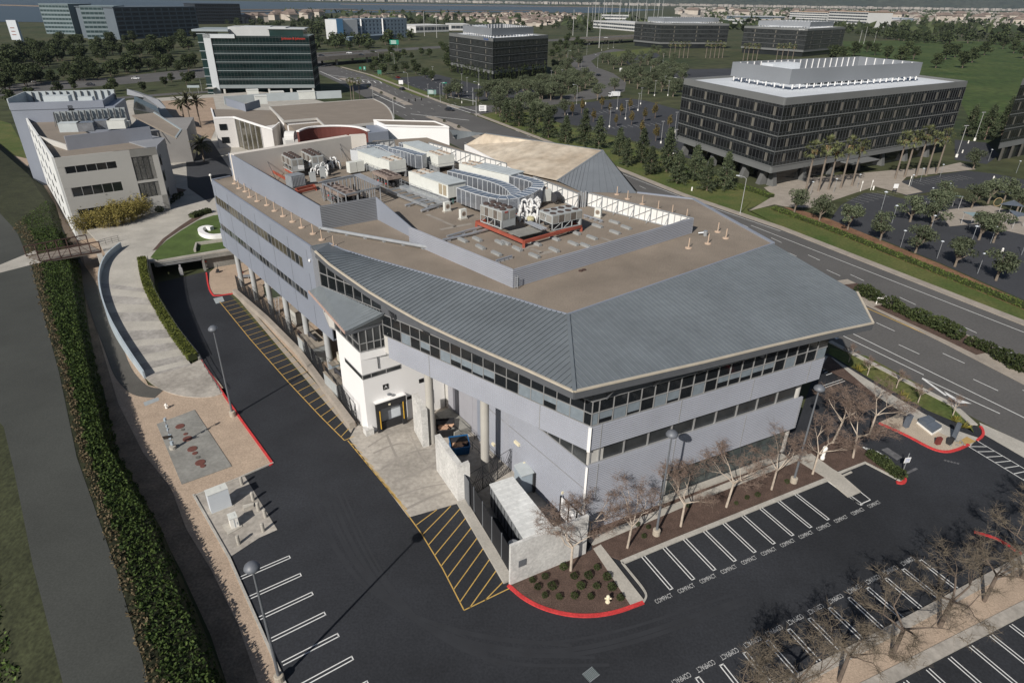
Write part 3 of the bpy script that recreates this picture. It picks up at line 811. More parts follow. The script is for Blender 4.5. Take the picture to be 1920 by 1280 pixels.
# ---- flat gravel roof
mb = MB()
ROOF = [(397, 338), (583.5, 463.5), (617, 456.4), (640, 468), (707, 488.5), (774, 507), (841.6, 526), (909, 544.5), (976, 564), (1026, 580), (1065, 590), (1450, 457), (1300, 374), (1195, 362), (1090, 359), (1000, 322), (870, 282), (800, 258), (700, 264), (655, 296), (492, 323), (430, 331)]
slab(mb, gl(ROOF, 19), 18.4, 19.0); mb.put('flat_roof', roof_gravel, OFF)
mb = MB()
ribbon(mb, gl([(397, 338), (583.5, 463.5)], 19), .28, 18.3, 19.14); ribbon(mb, gl([(1195, 362), (1300, 374), (1450, 457)], 19), .4, 18.3, 19.2)
ribbon(mb, gl([(397, 338), (432, 331)], 19), .28, 18.3, 19.16)
ribbon(mb, gl([(617, 456.4), (640, 468), (707, 488.5), (774, 507), (841.6, 526), (909, 544.5), (976, 564), (1026, 580), (1065, 590), (1450, 457)], 19), .2, 18.6, 19.14)
mb.put('parapet', metal_panel, OFF)
# ---- left wing: smooth panels with two window strips
WE = 41.6
mb = MB()
def wp(s0, s1, z0, z1): plate(mb, pw(s0, 0), pw(s1, 0), z0, z1, nW, .14)
wp(0, WE, 16.45, 19.0); wp(0, 3.8, 14.86, 16.45); wp(-3.2, WE+.4, 11.5, 13.5); wp(0, WE+.4, 13.5, 14.86); wp(-3.2, 3.8, 10.25, 11.5); wp(-3.2, WE+1.0, 7.0, 10.25)
a, b = pw(WE, 0), pw(WE, -7); mb.prism([a, b, b+uW*.14, a+uW*.14], 7, 19)
mb.prism([pw(-3.2, -.2), pw(WE+1, -.2), pw(WE+1, -9), pw(-3.2, -9)], 7.0, 7.15)
mb.put('wing_wall', metal_panel, OFF)
for i in range(7):
    s = 1.9+6.4*i
    for z0, z1 in ((7, 10.25), (11.5, 14.86), (16.45, 19)): mb = MB(); mb.box(pw(s, .005, (z0+z1)/2), (.04, .02, z1-z0-.02), R(128.9)); mb.put('wall_joint', mullion_dark, OFF)
for z0, z1, gm_ in ((14.86, 16.45, glass_brown), (10.25, 11.5, glass_tint)):
    k = 26
    for i in range(k):
        s0, s1 = 3.8+(WE-3.8)*i/k, 3.8+(WE-3.8)*(i+1)/k
        mm = MB(); a, b = pw(s1, -.12), pw(s0, -.12)
        mm.face([(a.x, a.y, z0), (b.x, b.y, z0), (b.x, b.y, z1), (a.x, a.y, z1)], 0)
        mm.prism([a, a-uW*.06, a-uW*.06+nW*.06, a+nW*.06], z0, z1, 1)
        pick = gm_
        if rb.random() < .3: pick = glass_tint if z0 > 12 else mat('grey_tint_glass', (.10, .11, .12), .15, .3, .5, spec=.6)
        mm.put('window', [pick, mullion], OFF)
for i in range(6):
    s = 1.6+i*7.5; c = pw(s, -1.0); mb = MB(); mb.tube((c.x, c.y, 0), (c.x, c.y, 7.0), .42, n=18); mb.put('column', mat('grey_column', (.40, .41, .41), .6, .06, .5), OFF)
for s in (13.4, 21.8):
    c = pl(s+.3, -1.2); mb = MB(); mb.tube((c.x, c.y, 0), (c.x, c.y, 10.3), .48, n=18); mb.put('column', mat('tan_column', (.44, .42, .38), .7, .06, .5), OFF)
# ---- white stair tower with loading dock
T = Vector((-17.26, 63.9)); uT = fr(34.8); nT = Vector((uT.y, -uT.x)); uTb = fr(125.8); nTb = Vector((-uTb.y, uTb.x))
TI = T+uT*10.6
mb = MB()
TP = [T, T+uT*9.3, T+uT*9.3+uTb*7.5, T+uTb*7.2]
mb.prism([T, TI, TI+uTb*4, T+uTb*7.2], 0, 10.2); mb.prism([T, g(727, 648, 11.3), pl(29, -2), T+uTb*7.2], 10.2, 11.3)
mb.put('white_tower', white_wall, OFF)
# ledge window on the tower
mb = MB()
a = T+uT*-.25+nT*.25
def tw(s0, s1, z0, z1, off, m, mbx): 
    p, q = T+uT*s0+nT*off, T+uT*s1+nT*off; mbx.prism([p, q, q-nT*.3, p-nT*.3], z0, z1, m)
tw(.0, 4.9, 7.62, 8.25, .03, 0, mb); tw(.05, 4.8, 7.7, 8.15, .05, 1, mb); tw(1.0, 1.1, 7.66, 8.2, .08, 0, mb); tw(2.9, 3.0, 7.66, 8.2, .08, 0, mb)
p, q = T+nTb*.03, T+uTb*5.2+nTb*.03; mb.prism([p, q, q-nTb*.3, p-nTb*.3], 7.62, 8.25, 0); p, q = T+uTb*.1+nTb*.05, T+uTb*5.1+nTb*.05; mb.prism([p, q, q-nTb*.3, p-nTb*.3], 7.7, 8.15, 1)
mb.put('window', [mullion, glass_tint], OFF)
# glazed top of the tower
def tglass(a, b, n, k):
    for i in range(k):
        p, q = a+(b-a)*(i/k), a+(b-a)*((i+1)/k); m = MB()
        m.face([(p.x, p.y, 11.3), (q.x, q.y, 11.3), (q.x, q.y, 14.2), (p.x, p.y, 14.2)], 0); u = (q-p).normalized()
        m.prism([p, p+u*.1, p+u*.1+n*.1, p+n*.1], 11.3, 14.2, 1); m.prism([p+u*.1, q, q+n*.08, p+u*.1+n*.08], 12.3, 12.38, 1); m.prism([p+u*.1, q, q+n*.08, p+u*.1+n*.08], 11.3, 11.38, 1)
        m.put('window', [glass_tint, mullion], OFF)
tglass(T, g(727, 648, 11.3), nT, 4); tglass(T+uTb*7.2, T, nTb, 4)
mb = MB()
tA, tB, tD, tE, tF = g3(602, 535, 16.06), g3(718, 587, 16.0), g3(579, 545, 14.3), g3(647, 622, 14.3), g3(741, 594, 14.7)
for t in (0, 1):
    o = Vector((0, 0, -.25*t)); fl = [[tA+o, tD+o, tE+o, tB+o], [tB+o, tE+o, tF+o]]
    for q in fl: mb.face(q if not t else q[::-1])
for i in range(1, 22):
    t = i/22; u_ = Vector((0, 0, .05)); mb.beam(tD.lerp(tE, t)+u_, tA.lerp(tB, t)+u_, .08, .12)
for i in range(1, 12):
    t = i/12; u_ = Vector((0, 0, .05)); mb.beam(tE.lerp(tF, t)+u_, tB.lerp(tF, t)+u_, .08, .12)
mb.put('tower_roof', roof_metal, OFF)
mb = MB(); mb.beam(tD+Vector((0, 0, -.1)), tE+Vector((0, 0, -.1)), .18, .3); mb.put('gutter', mat('pink_fascia', (.45, .32, .27), .7, .1, 2), OFF)
mb = MB(); mb.beam(tE+Vector((0, 0, -.2)), tF+Vector((0, 0, -.2)), .2, .55); mb.put('fascia', fascia_dark, OFF)
# loading door: black seal, grey door, yellow guides, lamp
DD = empty('unused', '', '', (0, 0, 0)) if False else None
mb = MB()
d0, d1 = 1.0, 4.9
tw(d0, d0+.55, .05, 4.1, .62, 0, mb); tw(d1-.55, d1, .05, 4.1, .62, 0, mb); tw(d0, d1, 3.3, 4.15, .64, 0, mb)
p, q = T+uT*d0+nT*.6, T+uT*d1+nT*.6; mb.prism([p, q, T+uT*d1, T+uT*d0], 4.15, 4.25, 1); mb.prism([q, q+uT*.12, T+uT*(d1+.12), T+uT*d1], 0.9, 4.2, 1)
tw(d0+.5, d1-.5, .05, 3.4, .08, 2, mb); tw(d0+2.1, d1-.6, 1.2, 2.7, .12, 3, mb)
tw(d0+.36, d0+.46, .5, 3.1, .68, 4, mb); tw(d1-.46, d1-.36, .9, 3.4, .68, 4, mb); tw(d0+.5, d1-.5, .0, 1.1, .3, 0, mb)
mb.put('loading_door', [rubber, white_wall, door_grey, cab_white, yellow_paint], OFF)
mb = MB(); tw(d0+1.6, d0+1.85, 3.55, 3.75, .72, 0, mb); mb.put('door_lamp', hydrant_yellow, OFF)
# sign with the letter A
sg = MB(); tw(2.35, 3.05, 5.45, 6.15, .06, 0, sg); sgn = sg.put('dock_sign', black, OFF)
def text_mesh(txt, size, origin, xdir, ydir, m, name, parent=None, lift=.02, squeeze=1.0):
    cu = bpy.data.curves.new(name, 'FONT'); cu.body = txt; cu.size = size; cu.align_x = 'CENTER'; cu.align_y = 'CENTER'
    ob = bpy.data.objects.new(name, cu); COL.objects.link(ob)
    dg = bpy.context.evaluated_depsgraph_get(); me = bpy.data.meshes.new_from_object(ob.evaluated_get(dg))
    bpy.data.objects.remove(ob); bpy.data.curves.remove(cu)
    xd = Vector(xdir).normalized(); yd = Vector(ydir).normalized(); nz = xd.cross(yd)
    vs = [Vector(origin)+xd*(v.co.x*squeeze)+yd*v.co.y+nz*lift for v in me.vertices]; fs = [tuple(p.vertices) for p in me.polygons]
    bpy.data.meshes.remove(me)
    return vs, fs
uT3 = Vector((uT.x, uT.y, 0)); cA = T+uT*2.7+nT*.06
vs, fs = text_mesh('A', .62, (cA.x, cA.y, 5.8), uT3, (0, 0, 1), None, 'letter'); q = MB(); q.raw(vs, fs); q.put('letter', sign_white, sgn)
# wall lamp, small openings
mb = MB(); c = T+uT*3.0+nT*.25; mb.ball((c.x, c.y, 4.75), .3, .3, .12); mb.put('wall_lamp', lamp_metal, OFF)
mb = MB(); tw(7.1, 7.75, 4.8, 5.35, .05, 0, mb); tw(5.35, 6.1, 3.0, 3.4, .06, 0, mb); mb.put('vent', black, OFF)
mb = MB(); tw(8.2, 9.0, 1.25, 3.2, .05, 0, mb); mb.put('door', mat('dock_side_door', (.36, .39, .42), .6, .05, 1), OFF)
mb = MB(); p = T+uT*2.0+nT*.1; mb.tube((p.x, p.y, 8.6), (p.x, p.y, 10.7), .05); mb.put('pipe', mullion_dark, OFF)
mb = MB(); mb.box((T.x, T.y, .45), (1.0, 1.0, .9), R(35)); mb.put('corner_guard', blockwall, OFF)

# ---- roof screens
SCR_T = 21.15
def wall2(mb, pxs, z0, zt, ribbed=True, n_hint=None, th=.14, m=0):
    pts = gl(pxs, 19.0)
    for i in range(len(pts)-1):
        a, b = pts[i], pts[i+1]; d = (b-a).normalized(); n = Vector((d.y, -d.x))
        if n.y > 0: n = -n
        z1 = zt[i] if hasattr(zt, '__len__') else zt; z2 = zt[i+1] if hasattr(zt, '__len__') else zt
        if z1 == z2:
            if ribbed: ribs(mb, a, b, z0, z1-.08, n, .22, .045, m)
            mb.prism([a, b, b-n*th, a-n*th], z0, z1, m)
        else:
            A_, B_ = Vector((a.x, a.y, 0)), Vector((b.x, b.y, 0)); N3 = Vector((n.x, n.y, 0))*th
            up = lambda v, z: Vector((v.x, v.y, z))
            mb.hexa([up(A_, z0), up(B_, z0), up(B_-N3, z0), up(A_-N3, z0)], [up(A_, z1), up(B_, z2), up(B_-N3, z2), up(A_-N3, z1)], m)
mb = MB(); wall2(mb, [(768, 455), (962, 540), (1297, 437)], 19.0, [SCR_T, SCR_T, SCR_T]); mb.put('roof_screen', metal_blue, OFF)
mb = MB(); wall2(mb, [(605, 431), (708, 412)], 19.0, [22.25, 22.25]); mb.put('roof_screen', metal_grey, OFF)
mb = MB(); wall2(mb, [(708, 412), (790, 455)], 19.0, [22.25, 19.9], False); mb.put('roof_screen', metal_panel, OFF)
mb = MB(); wall2(mb, [(452, 345), (605, 431)], 19.0, [23.4, 22.25], False); wall2(mb, [(437, 336), (452, 345)], 19, [23.4, 23.4], False); mb.put('roof_screen', metal_panel, OFF)
mb = MB()
wt = gl([(448, 341), (662, 300), (690, 298)], 19)
for a, b in zip(wt, wt[1:]):
    d = (b-a).normalized(); n = Vector((-d.y, d.x)); mb.prism([a, b, b+n*1.5, a+n*1.5], 18.9, 23.5)
mb.put('roof_screen', cream_wall, OFF)
mb = MB()
for px in ((500, 325), (537, 318), (596, 309), (640, 303)):
    a = g(*px, 19); b = g(px[0]+19, px[1]+15, 19); mb.tube((a.x, a.y, 22.6), (b.x, b.y, 19.05), .05, n=5); mb.tube((a.x, a.y, 22.6), (a.x+.5, a.y-1.2, 20), .05, n=5)
mb.put('screen_brace', mullion_dark, OFF)
# framed white panel screens
def frame_screen(pxs, z0, z1, bays, braces=True):
    pts = gl(pxs, 19.0); m1 = MB(); m2 = MB()
    a, b = pts; d = (b-a); L = d.length; d.normalize(); n = Vector((d.y, -d.x))
    if n.y > 0: n = -n
    m1.prism([a, b, b-n*.06, a-n*.06], z0+.1, z1-.05)
    for i in range(bays+1):
        p = a+d*(L*i/bays); big = i % 3 == 0
        w = .14 if big else .07; m2.box((p.x+n.x*.08, p.y+n.y*.08, (z0+z1)/2), (w, w, z1-z0), math.atan2(d.y, d.x))
        if big and braces:
            q = p+n*1.1; m2.beam((p.x, p.y, z1-.5), (q.x, q.y, z0+.05), .08, .08)
            if i+3 <= bays: q = a+d*(L*(i+3)/bays); m2.beam((p.x+n.x*.1, p.y+n.y*.1, z0+.2), (q.x+n.x*.1, q.y+n.y*.1, z1-.2), .06, .06)
    for z in (z0+.08, z1): m2.beam((a.x+n.x*.08, a.y+n.y*.08, z), (b.x+n.x*.08, b.y+n.y*.08, z), .12, .12)
    o = m1.put('roof_screen', mat('translucent_panel', (.74, .73, .70), .7, .05, .5), OFF); m2.put('screen_frame', steel_galv, o)
frame_screen([(1100, 386), (1297, 437)], 19.0, 21.1, 19)
frame_screen([(1000, 357), (1084, 391)], 19.0, 21.3, 9)
frame_screen([(806, 291), (950, 333)], 19.0, 21.5, 16)
frame_screen([(678, 294), (740, 285)], 19.0, 21.5, 6)
mb = MB(); a = g(1084, 389, 19)
for k in range(4): mb.tube((a.x+.35*k, a.y+.1*k, 19), (a.x+.35*k, a.y+.1*k, 21.3+.2*(k % 2)), .14, n=8)
mb.put('roof_pipe', steel_galv, OFF)
mb = MB(); a = g(968, 540, 19); 
for k in (-.15, .15): mb.tube((a.x+k, a.y-.25, 19.1), (a.x+k, a.y-.25, 20.6), .04)
for k in range(5): mb.tube((a.x-.15, a.y-.25, 19.3+.25*k), (a.x+.15, a.y-.25, 19.3+.25*k), .03)
mb.put('ladder', steel_galv, OFF)
# long silver pipe on feet across the front of the roof
mb = MB(); a, b = g(600, 432, 19), g(812, 470, 19); mb.tube((a.x, a.y, 19.35), (b.x, b.y, 19.35), .24, n=10)
for i in range(6):
    p = a.lerp(b, (i+.5)/6); mb.box((p.x, p.y, 19.08), (.3, .6, .16), .6)
mb.put('roof_pipe', steel_galv, OFF)
# ================================================================ ROOFTOP PLANT
ZR = 19.0
class Fr:
    """local frame: u along a photographed base edge, v to the back"""
    def __init__(s, A, B, z):
        s.a = g(*A, z); b = g(*B, z); s.L = (b-s.a).length; s.u = (b-s.a).normalized(); s.v = Vector((-s.u.y, s.u.x))
        if s.v.y < 0: s.v = -s.v
        s.rz = math.atan2(s.u.y, s.u.x); s.z = z
    def p(s, x, y, z=None):
        q = s.a+s.u*x+s.v*y; return q if z is None else Vector((q.x, q.y, z))
    def bx(s, mb, x0, x1, y0, y1, z0, z1, m=0):
        mb.prism([s.p(x0, y0), s.p(x1, y0), s.p(x1, y1), s.p(x0, y1)], z0, z1, m)
    def beam(s, mb, p, q, w, h, m=0): mb.beam(s.p(*p), s.p(*q), w, h, m)
    def tube(s, mb, p, q, r, n=8, m=0): mb.tube(s.p(*p), s.p(*q), r, r, n, m)
def air_handler(A, B, W, z0, z1, label, roof=(0, 1), fans='end', louv=None, flip=False):
    f = Fr(A, B, z0); L = f.L
    r = empty('air_handler', label, 'air handler', (f.a.x, f.a.y, ZR), 'air handling units on the roof')
    b = MB(); f.bx(b, 0, L, 0, W, z0, z1)
    k = int(L/.95)
    for i in range(1, k): f.bx(b, L*i/k-.02, L*i/k+.02, -.015, 0, z0, z1)
    for i in range(1, int(W/.9)): f.bx(b, L, L+.015, W*i/int(W/.9)-.02, W*i/int(W/.9)+.02, z0, z1)
    b.put('body', unit_white, r)
    b = MB(); x0, x1 = roof[0]*L, roof[1]*L; f.bx(b, x0-.05, x1+.15, -.15, W+.15, z1, z1+.1)
    n = int((x1-x0)/.9)
    for i in range(n): f.bx(b, x0+(x1-x0)*i/n, x0+(x1-x0)*i/n+.06, -.15, W+.15, z1+.1, z1+.14)
    b.put('unit_roof', unit_roof, r)
    b = MB(); fx0, fx1 = (x1, 1.0*L) if roof[1] < 1 else (0, x0)
    if fx1-fx0 > .5:
        nn = max(1, int((fx1-fx0)/1.0))
        for i in range(nn):
            for j in range(max(1, int(W/1.1))):
                c = f.p(fx0+(i+.5)*(fx1-fx0)/nn, (j+.5)*W/max(1, int(W/1.1)))
                q = MB(); q.lathe([(.44, 0), (.46, .14), (.40, .14), (.38, .06)], (c.x, c.y, z1), 14); q.put('fan', fan_tan, r)
    b = MB(); f.bx(b, .0, L, .0, .25, ZR+.1, z0); f.bx(b, 0, L, W-.25, W, ZR+.1, z0)
    for i in range(4): f.bx(b, L*(i+.3)/4, L*(i+.3)/4+.2, -.6, W+.4, ZR+.25, z0-.02)
    b.put('base_frame', steel_galv, r)
    if louv:
        for x in louv:
            b = MB(); f.bx(b, x, x+.85, -.04, .0, z0+.25, z1-.25)
            for i in range(9): f.bx(b, x+.04, x+.81, -.07, -.04, z0+.3+.16*i, z0+.36+.16*i)
            b.put('louver', mat('tan_louver', (.36, .31, .23), .7, .1, 2), r)
    return r, f
a1, f1 = air_handler((767, 345), (840.6, 372), 3.3, 20.0, 22.05, 'long white air handler in front, tan louvers at its right end', (.33, 1.0), louv=(8.5, 9.6))
a2, f2 = air_handler((672, 303), (731, 326), 3.3, 20.0, 22.05, 'long white air handler nearest the cream parapet wall', (0, .68))
a3, f3 = air_handler((757, 288), (822, 314), 3.3, 20.0, 22.0, 'long white air handler beside the white panel screen at the back', (0, .68))
a4, f4 = air_handler((861, 329), (957, 352), 3.2, 20.0, 22.0, 'long white air handler behind the silver ducts', (.28, 1.0))
# handrail walkway along the front unit
r = empty('service_walkway', 'grey steel service walkway with handrail before the front air handler', 'walkway', (f1.a.x, f1.a.y, ZR))
b = MB(); f1.bx(b, -.5, f1.L+.6, -1.5, -.3, 19.75, 19.85); f1.bx(b, -.5, f1.L+.6, -4.2, -3.95, 19.35, 19.75); f1.bx(b, -.5, f1.L+.6, -1.6, -1.35, 19.35, 19.75)
for i in range(7): x = -.4+i*(f1.L+.8)/6; f1.bx(b, x, x+.2, -4.2, -1.4, 19.4, 19.7)
for x in (-.4, f1.L+.4): f1.bx(b, x, x+.25, -4.2, -3.9, ZR, 19.4)
b.put('deck_frame', steel_galv, r)
b = MB()
for z in (20.35, 20.85): f1.tube(b, (-.4, -1.45, z), (f1.L*.8, -1.45, z), .03)
for i in range(7): x = -.4+i*(f1.L*.8+.4)/6; f1.tube(b, (x, -1.45, 19.8), (x, -1.45, 20.85), .03)
b.put('handrail', steel_galv, r)
for f_, lab, y in ((f2, 'thin steel handrail before the back left air handler', -.8), (f3, 'thin steel handrail round the back right air handler', -.8)):
    b = MB()
    for z in (20.3, 20.75): f_.tube(b, (f_.L*.4, y, z), (f_.L+1, y, z), .035); f_.tube(b, (f_.L+1, y, z), (f_.L+1, 3, z), .035)
    for i in range(6): x = f_.L*(.4+.12*i); f_.tube(b, (x, y, ZR+.2), (x, y, 20.75), .035)
    tag(b.put('handrail', steel_galv), lab, 'handrail')
# silver ducts
def duct(pts, w, h, label, z=19.7, group='silver ventilation ducts'):
    P = smooth2(pts, 2); r = empty('silver_duct', label, 'duct', (P[0].x, P[0].y, z), group)
    Q = along(P, 1.15); mb = MB(); mt = MB()
    def sec(i):
        d = (Q[min(i+1, len(Q)-1)]-Q[max(i-1, 0)]).normalized(); n = Vector((-d.y, d.x)); return Q[i]+n*w/2, Q[i]-n*w/2, d
    for i in range(len(Q)-1):
        l0, r0, _ = sec(i); l1, r1, _ = sec(i+1); mb.prism([r0, r1, l1, l0], z, z+h)
    for i in range(len(Q)):
        l, q, d = sec(i); n = (l-q).normalized(); l2, q2 = l+n*.03, q-n*.03; e = d*.04
        mt.prism([q2-e, q2+e, l2+e, l2-e], z-.02, z+h+.03)
    for s_ in (-1, 1):
        for a_, b_ in zip(Q, Q[1:]):
            d = (b_-a_).normalized(); n = Vector((-d.y, d.x))*(s_*w/2); mt.beam((a_.x+n.x, a_.y+n.y, z+h), (b_.x+n.x, b_.y+n.y, z+h), .1, .1)
    mb.put('duct_jacket', duct_silver, r); mt.put('seam_band', duct_trim, r)
    return r
ZD = 21.9
duct(gl([(866, 350), (905, 364), (945, 372), (980, 366), (1004, 352)], ZD), 1.9, 2.2, 'silver duct with pale seam bands curving out of the front air handler')
duct(gl([(846, 318), (886, 327), (930, 338), (958, 350), (970, 364)], ZD), 1.8, 2.1, 'silver duct with a bend behind the front air handler')
duct(gl([(962, 328), (990, 335), (1012, 342), (1006, 352)], ZD), 1.8, 2.2, 'short silver duct by the white panel screen')
duct(gl([(664, 279), (690, 270), (718, 270), (733, 280), (750, 286)], ZD), 1.7, 1.9, 'silver duct humped over the back left air handler')
duct(gl([(736, 278), (764, 284), (786, 292), (796, 292)], ZD), 1.9, 2.4, 'dark silver duct turning down between the back air handlers')
duct(gl([(754, 265), (766, 270), (790, 274)], ZD), 1.4, 2.0, 'silver duct stub by the white stair box')
# chillers
def chiller(A, B, W, z0, z1, label, fans='dome', body_h=.58, nx=None, open_side=True, text=False):
    f = Fr(A, B, z0); L = f.L
    r = empty('chiller', label, 'chiller', (f.a.x, f.a.y, ZR), 'chillers on the roof')
    zm = z0+(z1-z0)*(1-body_h)
    b = MB(); f.bx(b, 0, L, 0, W, zm, z1); f.bx(b, L-.3, L, 0, W, z0+.12, zm); b.put('body', unit_grey, r)
    b = MB()
    k = 5
    for i in range(k):
        f.bx(b, L*(i+.08)/k, L*(i+.92)/k, -.03, 0, zm+.12, z1-.15, i % 2)
    for y in range(1, 3): f.bx(b, L, L+.03, W*(y-.9)/2+.05, W*(y-.1)/2, zm+.15, z1-.2, 0); f.bx(b, -.03, 0, W*(y-.9)/2+.05, W*(y-.1)/2, zm+.15, z1-.2, 0)
    b.put('coil', [mat('pale_coil', (.27, .26, .24), .7, .12, 2), coil], r)
    b = MB()
    for x in (0, L*.33, L*.66, L-.1):
        for y in (0, W-.1): f.bx(b, x, x+.1, y, y+.1, z0, zm)
    f.bx(b, 0, L, 0, .1, z0, z0+.12); f.bx(b, 0, L, W-.1, W, z0, z0+.12)
    f.tube(b, (.2, .05, z0+.1), (L*.3, .05, zm), .04); f.tube(b, (L*.4, .05, z0+.1), (L*.62, .05, zm), .04)
    b.put('frame', unit_grey, r)
    b = MB(); f.tube(b, (.4, W*.3, z0+.5), (L-.4, W*.3, z0+.5), .28, 10); f.tube(b, (.4, W*.7, z0+.45), (L-.4, W*.7, z0+.45), .3, 10); b.ball(f.p(L*.3, W*.5, z0+.5), .35); b.ball(f.p(L*.7, W*.45, z0+.5), .35)
    b.put('compressor', pipe_dark, r, smooth=True)
    nx = nx or int(L/1.0); ny = 2
    for i in range(nx):
        for j in range(ny):
            c = f.p((i+.5)*L/nx, (j+.5)*W/ny); q = MB()
            if fans == 'dome': q.lathe([(.42, 0), (.44, .2), (.3, .28), (.08, .3)], (c.x, c.y, z1), 12)
            else: q.lathe([(.42, 0), (.43, .08), (.36, .08), (.34, .03)], (c.x, c.y, z1), 12)
            q.put('fan', fan_brown, r)
    return r, f
c1, fc1 = chiller((900.6, 415.6), (940.8, 430), 2.5, 20.0, 22.4, 'grey chiller with brown domed fans on the left of the red steel frame')
c2, fc2 = chiller((1035, 433.5), (1090, 421.6), 2.9, 20.0, 22.1, 'grey chiller with flat fans at the right end of the red steel frame', 'flat', nx=4)
b = MB(); p = fc2.p(.02, 1.3); vs, fs = text_mesh('1 2 3', .5, (fc2.p(-.02, 1.9).x, fc2.p(-.02, 1.9).y, 21.7), (-fc2.v.x, -fc2.v.y, 0), (0, 0, 1), None, 'number'); b.raw(vs, fs); b.put('unit_number', black, c2)
b = MB(); q = fc1.p(fc1.L+.02, .9); b.prism([fc1.p(fc1.L, .5), fc1.p(fc1.L+.03, .5), fc1.p(fc1.L+.03, 1.1), fc1.p(fc1.L, 1.1)], 22.05, 22.25); b.put('red_plate', red_letter, c1)
c3, fc3 = chiller((528, 312), (549, 324), 2.1, 20.0, 22.25, 'grey chiller with brown fans before the cream parapet, left one of the pair')
c4, fc4 = chiller((566, 306), (587, 318), 2.1, 20.0, 22.25, 'grey chiller with brown fans before the cream parapet, right one of the pair')
# red oxide frames
def steel_frame(corn, z0, z1, label, legs=True, w=.3):
    P_ = gl(corn, z1); r = empty('steel_frame', label, 'steel frame', (P_[0].x, P_[0].y, ZR), 'red steel frames on the roof')
    for a, b_ in zip(P_, P_[1:]+P_[:1]):
        q = MB(); q.beam((a.x, a.y, z1-.2), (b_.x, b_.y, z1-.2), w, .4); q.put('beam', red_steel, r)
    if legs:
        for a in P_: q = MB(); q.box((a.x, a.y, (z0+z1-.4)/2), (.34, .34, z1-.4-z0)); q.put('leg', red_steel, r)
    return r
steel_frame([(893, 414), (982, 451), (1090, 421), (1000, 394)], ZR, 19.95, 'red oxide steel frame carrying two chillers in front of the white pipes')
steel_frame([(508, 318), (548, 340), (566, 332), (527, 311)], ZR, 19.8, 'red oxide steel frame lying before the back left chiller', w=.25)
steel_frame([(558, 358), (592, 350), (588, 345), (554, 353)], ZR, 19.6, 'short red oxide steel frame beside the louvred cooling unit', w=.2)
b = MB(); A_ = g(978, 437, 19.8); fr1 = Fr((905, 418), (980, 450), 19.75)
b = MB(); fr1.bx(b, 5.0, 7.6, .4, 5.0, 19.72, 19.8); tag(b.put('walk_plate', concrete_dark), 'dark walking plate inside the front red steel frame', 'plate')
# louvred cooling unit
f = Fr((549, 353), (574, 348), ZR+.1)
r = empty('cooling_unit', 'dark grey ribbed cooling unit behind the left roof wall', 'cooling unit', (f.a.x, f.a.y, ZR))
b = MB(); f.bx(b, 0, f.L, 0, 2.0, 19.1, 21.0); b.put('body', louver_grey, r)
b = MB()
for i in range(9): f.bx(b, f.L*(i+.2)/9, f.L*(i+.55)/9, -.06, 0, 19.3, 20.8)
for i in range(5): f.bx(b, -.06, 0, 2*(i+.2)/5, 2*(i+.6)/5, 19.3, 20.8)
b.put('louver', mat('pale_louver', (.36, .38, .40), .6, .1, 2), r)
# white insulated pipe clusters
def bend(mb, p, d, h, r, m=0):
    """riser from p that bends over in direction d"""
    pts = [Vector((p.x, p.y, ZR+.3)), Vector((p.x, p.y, ZR+h-.5))]
    for k in range(1, 5):
        t = math.pi*k/4; pts.append(Vector((p.x+d.x*(.45-.45*math.cos(t)), p.y+d.y*(.45-.45*math.cos(t)), ZR+h-.5+.45*math.sin(t))))
    pts.append(pts[-1]+Vector((0, 0, -.6)))
    for a, b in zip(pts, pts[1:]): mb.tube(a, b, r, r, 8, m); mb.ball(a, r*1.02, n=8, k=5, m=m)
rp = random.Random(5)
def cluster(cx, cy, n, label, spread, hm):
    c = g(cx, cy, 19.6); r = empty('pipe_cluster', label, 'pipes', (c.x, c.y, ZR), 'white jacketed pipe clusters')
    for i in range(n):
        p = c+Vector((rp.uniform(-1, 1)*spread[0], rp.uniform(-1, 1)*spread[1])); t = rp.uniform(0, 6.28)
        mb = MB(); bend(mb, p, Vector((math.cos(t), math.sin(t))), rp.uniform(1.0, hm), rp.uniform(.11, .18)); mb.put('pipe', pipe_white, r, smooth=True)
    for i in range(n//2):
        p = c+Vector((rp.uniform(-1, 1)*spread[0], rp.uniform(-1, 1)*spread[1])); mb = MB(); mb.lathe([(.28, .2), (.34, .5), (.34, 1.2), (.24, 1.5)], (p.x, p.y, ZR), 10); mb.put('pump', pipe_dark, r)
cluster(990, 405, 32, 'crowd of white jacketed pipes between the two front chillers', (1.5, 2.2), 2.9)
cluster(604, 322, 11, 'white jacketed pipes and dark pumps beside the back chillers', (1.7, 1.6), 2.6)
cluster(625, 312, 6, 'white jacketed pipes before the end of the cream parapet', (1.3, 1.4), 2.8)
b = MB(); a, q = g(985, 418, 20.2), g(1017, 432, 20.2)
for k in range(3): b.tube((a.x+.3*k, a.y+.2*k, 20.3), (q.x+.3*k, q.y+.2*k, 20.3), .14)
tag(b.put('pipe_run', pipe_silver), 'silver pipes lying on the red frame before the right chiller', 'pipes')
b = MB(); c = g(995, 410, 20); b.ball((c.x, c.y, 20), .6, .9, .35); tag(b.put('valve_assembly', mat('pale_yellow_cloth', (.5, .46, .28), .8, .2, 3)), 'pale yellow wrapped valve below the white pipes', 'valve')
b = MB(); c = g(1024, 368, 20); f = Fr((1008, 374), (1022, 380), 19.6); f.bx(b, 0, 1.6, 0, 1.4, 19.6, 21.4); r = tag(b.put('condenser_box', unit_white), 'white condenser box between the white pipes and the panel screen', 'condenser')
q = MB(); c = f.p(.8, .7); q.lathe([(.5, 0), (.5, .08), (.42, .08), (.4, .02)], (c.x, c.y, 21.4), 12); q.put('fan', fan_tan, r)
